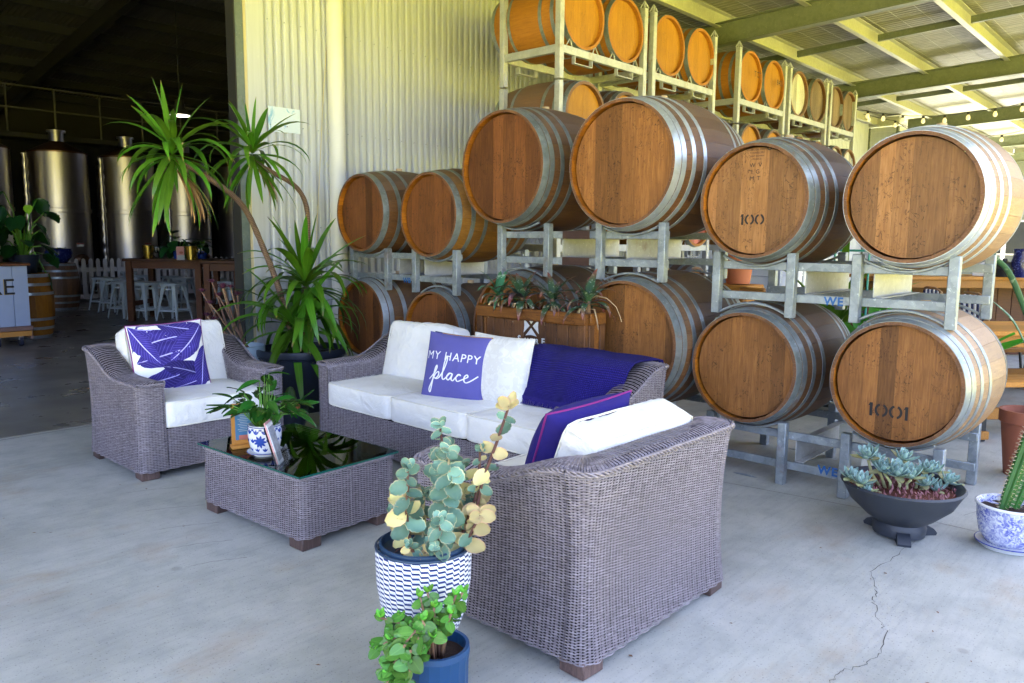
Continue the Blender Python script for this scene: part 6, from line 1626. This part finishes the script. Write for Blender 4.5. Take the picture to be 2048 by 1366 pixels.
mb = MB(); lathe(mb, [(0, 0), (.14, 0), (.23, .10), (.25, .2), (.235, .26), (.25, .28), (.22, .28), (.2, .2), (0, .15)], 32); obj('bowl', mb, M['navy_speckle_glaze'], bp, angle=60)
for k in range(5): leafobj(mleaf, bp, (0, 0, .2), 1.2*k, .9, 0, .5)
# cart
ct_l = thing('serving_cart', 'blue grey boarded cart on castors with gold edged letters', 'cart', (0, 0, 0))
cr = onz(62, 688, 0); cx1, cyf = cr.x-.02, cr.y-.15; ctp = 1.16
for k in range(9): mb = MB(); box(mb, (cx1-.09-k*.18, cyf+.02, .66), (.176, .02, .80), .004); obj('board', mb, M['cart_paint'], ct_l)
mb = MB(); box(mb, (cx1-.80, cyf+.35, .68), (1.6, .62, .78), .004); obj('carcass', mb, M['cart_paint'], ct_l)
mb = MB(); box(mb, (cx1-.80, cyf+.33, 1.075), (1.66, .74, .035), .006); obj('counter_top', mb, M['table_wood'], ct_l)
mb = MB(); box(mb, (cx1-.80, cyf-.002, .235), (1.63, .05, .06), .004); obj('base_board', mb, M['cart_wood'], ct_l); mb = MB(); box(mb, (cx1-.80, cyf+.01, .165), (1.6, .05, .07), .004); obj('base_rail', mb, M['amber_wood'], ct_l)
mb = MB(); box(mb, (cx1+.0, cyf+.3, .17), (.03, .6, .16), .004); obj('base_end', mb, M['cart_wood'], ct_l)
for x in (cx1-.12, cx1-.38, cx1-1.4):
    mb = MB(); cyl(mb, (x-.02, cyf+.06, .065), (x+.02, cyf+.06, .065), .065, n=18); w_ = obj('castor', mb, M['rubber'], ct_l); mb = MB(); box(mb, (x, cyf+.05, .11), (.055, .05, .06), .006); obj('castor_fork', mb, M['galv_sheet'], w_)
pE = ony(13, 574, cyf+.006)
for k, (ch, m, dx, dy, sz) in enumerate((('RE', 'gold_paint', -.006, -.004, .30), ('RE', 'stencil_black', 0, 0, .295))):
    me = text_mesh(ch, sz, align='RIGHT'); me.transform(Matrix(((1, 0, 0, pE.x+.10+dx), (0, 0, -1, cyf+.008-.0012*(k+1)), (0, 1, 0, pE.z-.10+dy), (0, 0, 0, 1)))); me.materials.clear(); obj('lettering', me, M[m], ct_l)
wm = thing('tap_machine', 'white rounded dispenser box on the cart at the left edge', 'machine', (cx1-.50, cyf+.3, 1.095))
mb = MB(); box(mb, (0, 0, .03), (.42, .5, .06), .02); obj('base', mb, M['white_plastic'], wm)
mb = MB(); box(mb, (-.02, .05, .22), (.34, .4, .32), .03); obj('housing', mb, M['galv_sheet'], wm)
mb = MB(); box(mb, (-.02, .03, .52), (.40, .45, .36), .05); ho = obj('hood', mb, M['white_plastic'], wm)
me = text_mesh('s', .12); me.transform(Matrix(((1, 0, 0, .13), (0, 0, -1, -.199), (0, 1, 0, .47), (0, 0, 0, 1)))); me.materials.clear(); obj('lettering', me, M['stencil_black'], ho)
# high tables
def high_table(loc, L, Wd, label, rz=-.80):
    root = thing('high_table', label, 'table', loc, rz)
    for k in range(4): mb = MB(); box(mb, (L/2, Wd*(k+.5)/4, 1.055), (L, Wd/4-.004, .045), .004); obj('plank', mb, M['table_wood'], root)
    for y in (.07, Wd-.07): mb = MB(); box(mb, (L/2, y, .97), (L-.12, .04, .12), .004); obj('apron', mb, M['table_wood'], root)
    for x in (.09, L-.09):
        for y in (.07, Wd-.07): mb = MB(); box(mb, (x, y, .516), (.10, .09, 1.03), .005); obj('leg', mb, M['table_wood'], root)
        mb = MB(); box(mb, (x, Wd/2, .30), (.05, Wd-.24, .08), .004); obj('stretcher', mb, M['table_wood'], root)
    return root
ta = onx(240, 517, 5.30); tq = ony(402, 519, 12.35)
hA = onz(243, 517, 1.08); hB = onz(399, 521, 1.08)
high_table((hA.x, hA.y, 0), 1.35, 1.0, 'high timber table behind, with the gold bucket and a row of glasses')
high_table((hB.x, hB.y, 0), .85, 1.6, 'high timber table in front, next to the door post')
# stools
def make_stool():
    root = thing('metal_stool', 'x', 'stool', (0, 0, 0), 0, 'pale metal stools round the high tables'); hs = .155; hb = .215; H = .66
    mb = MB(); box(mb, (0, 0, H-.012), (.31, .31, .024), .010); box(mb, (0, 0, H-.035), (.302, .302, .03), .006); obj('seat', mb, M['stool_paint'], root)
    for sx in (-1, 1):
        for sy in (-1, 1):
            t_ = Vector((sx*.13, sy*.13, H-.03)); b_ = Vector((sx*hb, sy*hb, .0)); d = b_-t_
            V = []; F = []
            for i in range(7):
                t = i/6; p = t_+d*t; w_ = lerp(.075, .022, t**.8)
                V += [(p.x, p.y, p.z), (p.x-sx*w_, p.y, p.z), (p.x, p.y-sy*w_, p.z), (p.x-sx*.006, p.y-sy*.006, p.z), (p.x-sx*w_, p.y-sy*.006, p.z), (p.x-sx*.006, p.y-sy*w_, p.z)]
                if i:
                    a = 6*(i-1); F += [(a, a+6, a+7, a+1), (a, a+2, a+8, a+6), (a+3, a+4, a+10, a+9), (a+3, a+9, a+11, a+5), (a+1, a+7, a+10, a+4), (a+2, a+5, a+11, a+8)]
            mb = MB(); mb.add(V, F); obj('leg', mb, M['stool_paint'], root)
            mb = MB(); box(mb, (b_.x-sx*.008, b_.y-sy*.008, .008), (.03, .03, .016), .003); obj('foot_cap', mb, M['rubber'], root)
    for sx in (-1, 1): mb = MB(); box(mb, (sx*.185, 0, .19), (.012, .36, .03), .002); obj('rung', mb, M['stool_paint'], root); mb = MB(); box(mb, (0, sx*.185, .19), (.36, .012, .03), .002); obj('rung', mb, M['stool_paint'], root)
    mb = MB(); bar(mb, (-.13, -.13, .55), (.13, .13, .55), .015, .025); bar(mb, (-.13, .13, .55), (.13, -.13, .55), .015, .026); obj('cross_brace', mb, M['stool_paint'], root)
    return root
st0 = make_stool(); spots = [((356, 648), .5, 'nearest pale metal stool at the corner of the front high table'), ((318, 643), .4, 'pale metal stool second from the corner, left of the nearest one'), ((274, 636), .35, 'pale metal stool in the middle of the front row under the high table'), ((236, 630), .42, 'pale metal stool near the left end of the table, overlapping its neighbour'), ((216, 627), .3, 'leftmost pale metal stool in the front row'),
    ((214, 603), .3, 'pale metal stool standing back by the picket fence'), ((262, 606), .1, 'pale metal stool behind the table leg near the pickets'), ((285, 619), .2, 'pale metal stool half hidden behind the middle front stool'), ((352, 622), .1, 'pale metal stool behind the table, between the two tables'), ((375, 628), .6, 'pale metal stool tucked behind the nearest stool'), ((258, 642), .3, 'pale metal stool just right of the table leg at the left end'), ((297, 646), .45, 'pale metal stool between the middle one and the nearest pair'), ((440, 628), .2, 'pale metal stool under the right end of the front table'), ((468, 640), .4, 'pale metal stool beside the door post behind the red aeonium')]
for i, ((px, py), a, lb) in enumerate(spots):
    p = onz(px, py-5, 0); put(st0 if i == 0 else copytree(st0), (p.x, p.y+.12, 0), a, lb)
# things on the tables
def bucket(px, py, y, label):
    p = ony(px, py, y); root = tag(obj('gold_bucket', lathe(MB(), [(0, 0), (.075, 0), (.10, .22), (.105, .225), (.095, .22), (.07, .01)], 24), M['brass'], None, (p.x, y, 1.078)), label, 'bucket'); return root
bucket(297, 512, 13.9, 'shiny gold bucket at the left end of the high tables')
bucket(383, 515, 12.6, 'shiny gold bucket on the front high table beside wine glasses')
gk = MB(); lathe(gk, [(.03, 0), (.03, .003), (.004, .006), (.004, .085), (.03, .10), (.038, .14), (.033, .19), (.031, .19), (.036, .14), (.028, .103), (0, .09)], 14); gm_ = gk.mesh('wine_glass', 60); gm_.materials.append(M['clear_acrylic'])
for k, (px, y) in enumerate(((313, 13.9), (318, 13.85), (323, 13.95), (328, 13.85), (333, 13.95), (393, 12.65), (399, 12.55), (404, 12.7))):
    p = ony(px, 515, y); o = bpy.data.objects.new('wine_glass', gm_); coll.objects.link(o); o.location = (p.x, y, 1.078); tag(o, ('%s clear wine glass in the row right of the left gold bucket' % ('first', 'second', 'middle', 'fourth', 'last')[k] if k < 5 else '%s clear wine glass right of the second gold bucket' % ('nearest', 'middle', 'farthest')[k-5]), 'glass', 'glasses beside the left bucket' if k < 5 else 'glasses beside the right bucket')
def tplant(px, y, label, m, s=1, n=16):
    p = ony(px, 515, y); root = thing('table_plant', label, 'potted plant', (p.x, y, 1.078)); mb = MB(); lathe(mb, [(0, 0), (.07, 0), (.09, .14), (.075, .14), (.07, .1), (0, .1)], 20); obj('pot', mb, M['glaze_blue'], root); r_ = random.Random(int(px))
    for k in range(n): mb = MB(); a = k*2.4; e = Vector((.14*s*math.cos(a)*r_.random(), .14*s*math.sin(a)*r_.random(), .16+.22*s*r_.random())); tube(mb, [(0, 0, .1), e], .004, 4); obj('stalk', mb, M['peace_stem'], root, angle=180); leafobj(mleaf, root, e, a, r_.uniform(-.8, .5), 0, .55*s)
tplant(357, 13.3, 'dark leafy plant in a blue pot behind the pink menu card', 'monstera_leaf', 1.25, 20); tplant(405, 13.2, 'smaller dark plant in a blue pot at the back of the high table', 'monstera_leaf', .8, 12)
p = ony(361, 515, 12.6); mc = thing('menu_card', 'pink and mint menu card with a toadstool picture standing on the table', 'menu card', (p.x, 12.6, 1.078), .1)
mb = MB(); box(mb, (0, 0, .11), (.13, .02, .22), .002); obj('card', mb, M['pink_card'], mc); mb = MB(); box(mb, (0, -.0115, .04), (.13, .003, .08), .001); obj('mint_band', mb, M['glasswhite'], mc)
mb = MB(); ball(mb, (.01, -.012, .12), .035, 10, 6, (1, .05, .6)); obj('toadstool_cap', mb, M['coral_print'], mc)
mb = MB(); box(mb, (7.2, 12.8, 1.086), (.5, .25, .018), .004); tag(obj('serving_board', mb, M['amber_wood']), 'flat wooden serving board on the high table by the door post', 'board')
# ceiling lamp (lit)
lp = ony(360, 232, 15); lm = thing('ceiling_lamp', 'round lit lamp hanging from the dark shed roof', 'lamp', lp)
mb = MB(); lathe(mb, [(.0, .004), (.17, .0), (.18, .012)], 28); obj('lens', mb, M['lamp_glow'], lm); mb = MB(); lathe(mb, [(.18, .012), (.20, .02), (.09, .16), (.08, .3), (0, .31)], 28); obj('shade', mb, M['dark_beam'], lm); mb = MB(); cyl(mb, (0, 0, .3), (0, 0, 2.2), .008); obj('rod', mb, M['dark_beam'], lm)

# ------------------------------------------------------------------ beyond the racks on the right
# white tub and pots
p = onz(1525, 640, 0); wt = thing('white_tub', 'large white plastic tub behind the racks', 'tub', (12.4, onx(1522, 560, 12.4).y, 0))
mb = MB(); lathe(mb, [(0, 0), (.56, 0), (.62, .5), (.66, 1.12), (.685, 1.13), (.685, 1.18), (.64, 1.18), (.6, .5), (0, .05)], 40)
for z in (.45, .7, .9): lathe(mb, [(.64, z), (.665, z+.015), (.64, z+.03)], 40)
obj('tub', mb, M['white_plastic'], wt)
def simple_pot(px, py, x_, label, m, r_, h_, z=0, plant=None):
    p = onx(px, py, x_); root = thing('plant_pot', label, 'plant pot', (x_, p.y, z)); mb = MB(); lathe(mb, [(0, 0), (r_*.7, 0), (r_*.95, h_*.8), (r_*1.04, h_*.82), (r_*1.04, h_), (r_*.92, h_), (r_*.88, h_*.8), (0, h_*.75)], 30); obj('pot', mb, M[m], root); soil(root, r_*.88, h_*.82); return root
simple_pot(1478, 520, 7.6, 'orange terracotta pot glimpsed behind barrel 100', 'terracotta_orange', .17, .36, 1.02)
mb = MB(); box(mb, (7.6, onx(1478, 520, 7.6).y, .5), (.4, .4, 1.02), .01); tag(obj('timber_stand', mb, M['pine_wood']), 'timber stand under the orange pot behind the racks', 'stand')
q = onx(1505, 580, 6.6); mb = MB(); box(mb, (6.6, q.y, q.z), (.05, .24, .045), .012); box(mb, (6.6, q.y-.1, q.z/2), (.045, .045, q.z-.02), .006); box(mb, (6.6, q.y+.1, q.z/2), (.045, .045, q.z-.02), .006); tag(obj('timber_trestle', mb, M['pine_wood']), 'pale timber trestle end showing through the rack below barrel 100', 'trestle')
tp = simple_pot(2056, 830, 5.7, 'tall brown terracotta urn at the right edge behind the cactus', 'terracotta', .15, .42)
# plants: broad green leaves behind racks
def broad(px, py, x_, label, n, m, s, seed):
    p = onx(px, py, x_); root = thing('broad_leaf_plant', label, 'plant', (x_, p.y, 0)); mb = MB(); lathe(mb, [(0, 0), (.14, 0), (.18, .3), (.19, .32), (.16, .32), (.15, .27), (0, .26)], 24); obj('pot', mb, M['pot_slate'], root); soil(root, .155, .27); r_ = random.Random(seed)
    big = lmesh(oval(.62, .22, .12, -.1, 9, 0, 0, .75), m); nar = lmesh(blade(.8, .075, .7, 1.1), m)
    for k in range(n):
        a = k*2.4+.5; me = big if s == 'broad' else nar
        if s == 'broad':
            e = Vector((.12*math.cos(a), .12*math.sin(a), .45+.25*r_.random())); mb = MB(); tube(mb, [(0, 0, .27), e], .012, 6); obj('stalk', mb, M['peace_stem'], root); leafobj(me, root, e, a, r_.uniform(.2, .9), 0, r_.uniform(.7, 1.0))
        else: leafobj(me, root, (0, 0, .28+.5*r_.random()), a, r_.uniform(-.4, .2), 0, r_.uniform(.8, 1.2))
    return root
broad(1775, 575, 6.6, 'plant with broad bright green leaves seen between the rack rails', 11, 'banana_leaf', 'broad', 2)
broad(1890, 650, 6.9, 'low broad leaved green plant beside the dining bench', 8, 'banana_leaf', 'broad', 5)
broad(1680, 520, 7.0, 'strappy dark green plant behind the rack, right of the white tub', 22, 'yucca_leaf', 'strap', 3)
# dining furniture
def dining(loc, rz, label, L=2.0, Wd=.8, H=.75, bench=True):
    root = thing('dining_table', label, 'table', loc, rz)
    for k in range(5): mb = MB(); box(mb, (0, (k-2)*Wd/5, H-.02), (L, Wd/5-.004, .04), .004); obj('plank', mb, M['pine_wood'], root)
    for s in (-1, 1): mb = MB(); box(mb, (0, s*(Wd/2-.06), H-.09), (L-.1, .035, .10), .004); obj('apron', mb, M['pine_wood'], root)
    for sx in (-1, 1):
        for sy in (-1, 1): mb = MB(); box(mb, (sx*(L/2-.12), sy*(Wd/2-.09), (H-.04)/2), (.09, .09, H-.04), .005); obj('leg', mb, M['black_paint'], root)
        mb = MB(); box(mb, (sx*(L/2-.12), 0, .2), (.06, Wd-.25, .1), .005); obj('stretcher', mb, M['pine_wood'], root)
    return root
def bench(loc, rz, label, L=1.9):
    root = thing('timber_bench', label, 'bench', loc, rz)
    for k in range(3): mb = MB(); box(mb, (0, (k-1)*.11, .43), (L, .106, .04), .004); obj('plank', mb, M['pine_wood'], root)
    for sx in (-1, 1): mb = MB(); box(mb, (sx*(L/2-.15), 0, .205), (.06, .28, .41), .005); obj('leg', mb, M['black_paint'], root); mb = MB(); box(mb, (sx*(L/2-.15), 0, .05), (.07, .34, .06), .005); obj('foot', mb, M['pine_wood'], root)
    mb = MB(); box(mb, (0, 0, .18), (L-.3, .03, .09), .004); obj('stretcher', mb, M['pine_wood'], root); return root
dining((7.9, 1.25, 0), -.75, 'pine dining table in the right background behind barrel 1001'); bench((7.15, .75, 0), -.75, 'pine bench on the near side of the dining table'); bench((8.6, 1.8, 0), -.75, 'pine bench on the far side of the dining table')
bar_ = dining((11.2, 2.2, 0), -.75, 'tall timber counter with bottles farther back on the right', 3.2, .7, 1.06)
for k in range(16): mb = MB(); box(mb, (-1.5+k*.2, .28, .49), (.194, .03, .96), .004); obj('front_board', mb, M['table_wood'], bar_)
def chair_bg(loc, rz, label):
    root = thing('dining_chair', label, 'chair', loc, rz)
    mb = MB(); box(mb, (0, 0, .46), (.44, .44, .03), .01); obj('seat', mb, M['black_paint'], root)
    for sx in (-1, 1):
        for sy in (-1, 1): mb = MB(); cyl(mb, (sx*.18, sy*.18, .45), (sx*.22, sy*.22, 0), .014); obj('leg', mb, M['black_paint'], root)
        mb = MB(); tube(mb, [(sx*.19, .19, .46), (sx*.21, .24, .7), (sx*.17, .26, .9)], .014, 6); obj('back_post', mb, M['cane'], root)
    mb = MB(); tube(mb, [(-.17, .26, .9), (-.1, .28, .94), (.1, .28, .94), (.17, .26, .9)], .014, 6); tube(mb, [(-.2, .235, .66), (0, .27, .68), (.2, .235, .66)], .012, 6); obj('back_rail', mb, M['cane'], root)
    for k, m in enumerate(('rope_navy', 'rope_white')):
        mb = MB()
        for j in range(9):
            x = -.15+.0375*j; 
            if j % 2 == k: tube(mb, [(x, .265, .92), (x*1.05, .25, .68), (x*.9, .235, .50)], .012, 5)
        obj('rope_back', mb, M[m], root)
    return root
for (x_, y_, a, lb) in ((9.5, 1.75, .9, 'black chair with navy and white rope back, left one behind the dining table'), (9.9, 1.2, .6, 'black chair with rope back, right one behind the dining table'), (10.2, 2.3, .8, 'cane framed chair standing at the tall counter')): chair_bg((x_, y_, 0), a, lb)
for k, (px, lb, m) in enumerate(((1962, 'white card holder on the tall counter', 'white_card'), (2010, 'round black kettle on the tall counter', 'black_paint'), (2044, 'tall blue speckled jug on the tall counter at the right edge', 'navy_speckle_glaze'))):
    q = onx(px, 520, 11.0); 
    if m == 'white_card': mb = MB(); box(mb, (11.0, q.y, 1.165), (.02, .16, .21), .003)
    elif k == 1: mb = lathe(MB(), [(0, 0), (.12, 0), (.15, .09), (.10, .17), (.03, .19), (.025, .22), (0, .225)], 24, (11.0, q.y, 1.06))
    else: mb = lathe(MB(), [(0, 0), (.09, 0), (.12, .14), (.09, .28), (.10, .34), (.085, .34), (.07, .2), (0, .05)], 24, (11.0, q.y, 1.06))
    tag(obj(('card_holder', 'kettle', 'jug')[k], mb, M[m]), lb, ('card', 'kettle', 'jug')[k])
gf = thing('green_frame', 'thin green steel shelf frame glimpsed between the two upper right barrels', 'shelf', (8.6, onx(1690, 510, 8.6).y, 0))
for dx, dy in ((0, -.25), (0, .25), (.4, -.25), (.4, .25)): mb = MB(); cyl(mb, (dx, dy, 0), (dx, dy, 1.38), .012); obj('upright', mb, M['green_steel'], gf)
for z in (.4, .9, 1.37): mb = MB(); tube(mb, [(0, -.25, z), (0, .25, z), (.4, .25, z), (.4, -.25, z), (0, -.25, z)], .01, 6); obj('shelf_rail', mb, M['green_steel'], gf)
# pavilion / neighbouring building beyond, with white fascia and windows
fb = thing('far_building', 'pale open sided building with a white fascia beyond the dining tables', 'building', (30.5, 0, 0))
mb = MB(); box(mb, (3.5, 2, 3.9), (.2, 30, 7.8), .01); obj('wall', mb, M['building_far'], fb); mb = MB(); box(mb, (0, 2, 5.4), (.25, 30, .42), .01); obj('fascia', mb, M['white_plastic'], fb)
mb = MB(); box(mb, (1.8, 2, 5.68), (3.9, 30.4, .12), .01); obj('roof', mb, M['galv_purlin'], fb)
for k in range(7): mb = MB(); box(mb, (0, -10.5+k*4, 2.6), (.12, .12, 5.2), .006); obj('post', mb, M['white_paint'], fb)
for k in range(8): mb = MB(); box(mb, (3.37, -9+k*3, 1.7), (.06, 1.5, 1.3), .006); w_ = obj('window', mb, M['white_paint'], fb); mb = MB(); box(mb, (3.335, -9+k*3, 1.7), (.02, 1.36, 1.16), .003); obj('pane', mb, M['dark_glass'], w_)

# dry bits lying about on the slab
lt = MB(); rl_ = random.Random(77)
for k in range(170):
    x, y = (rl_.uniform(.4, 7), rl_.uniform(-.6, 6.2)); s_ = rl_.uniform(.003, .011); a = rl_.uniform(0, 6.3); ca, sa = math.cos(a)*s_, math.sin(a)*s_; e = rl_.uniform(.3, .8)
    lt.add([(x+ca, y+sa, .002), (x-sa*e, y+ca*e, .004), (x-ca, y-sa, .002), (x+sa*e, y-ca*e, .003)], [(0, 1, 2, 3)])
obj('floor_litter', lt, M['stem_brown'], kind='stuff')
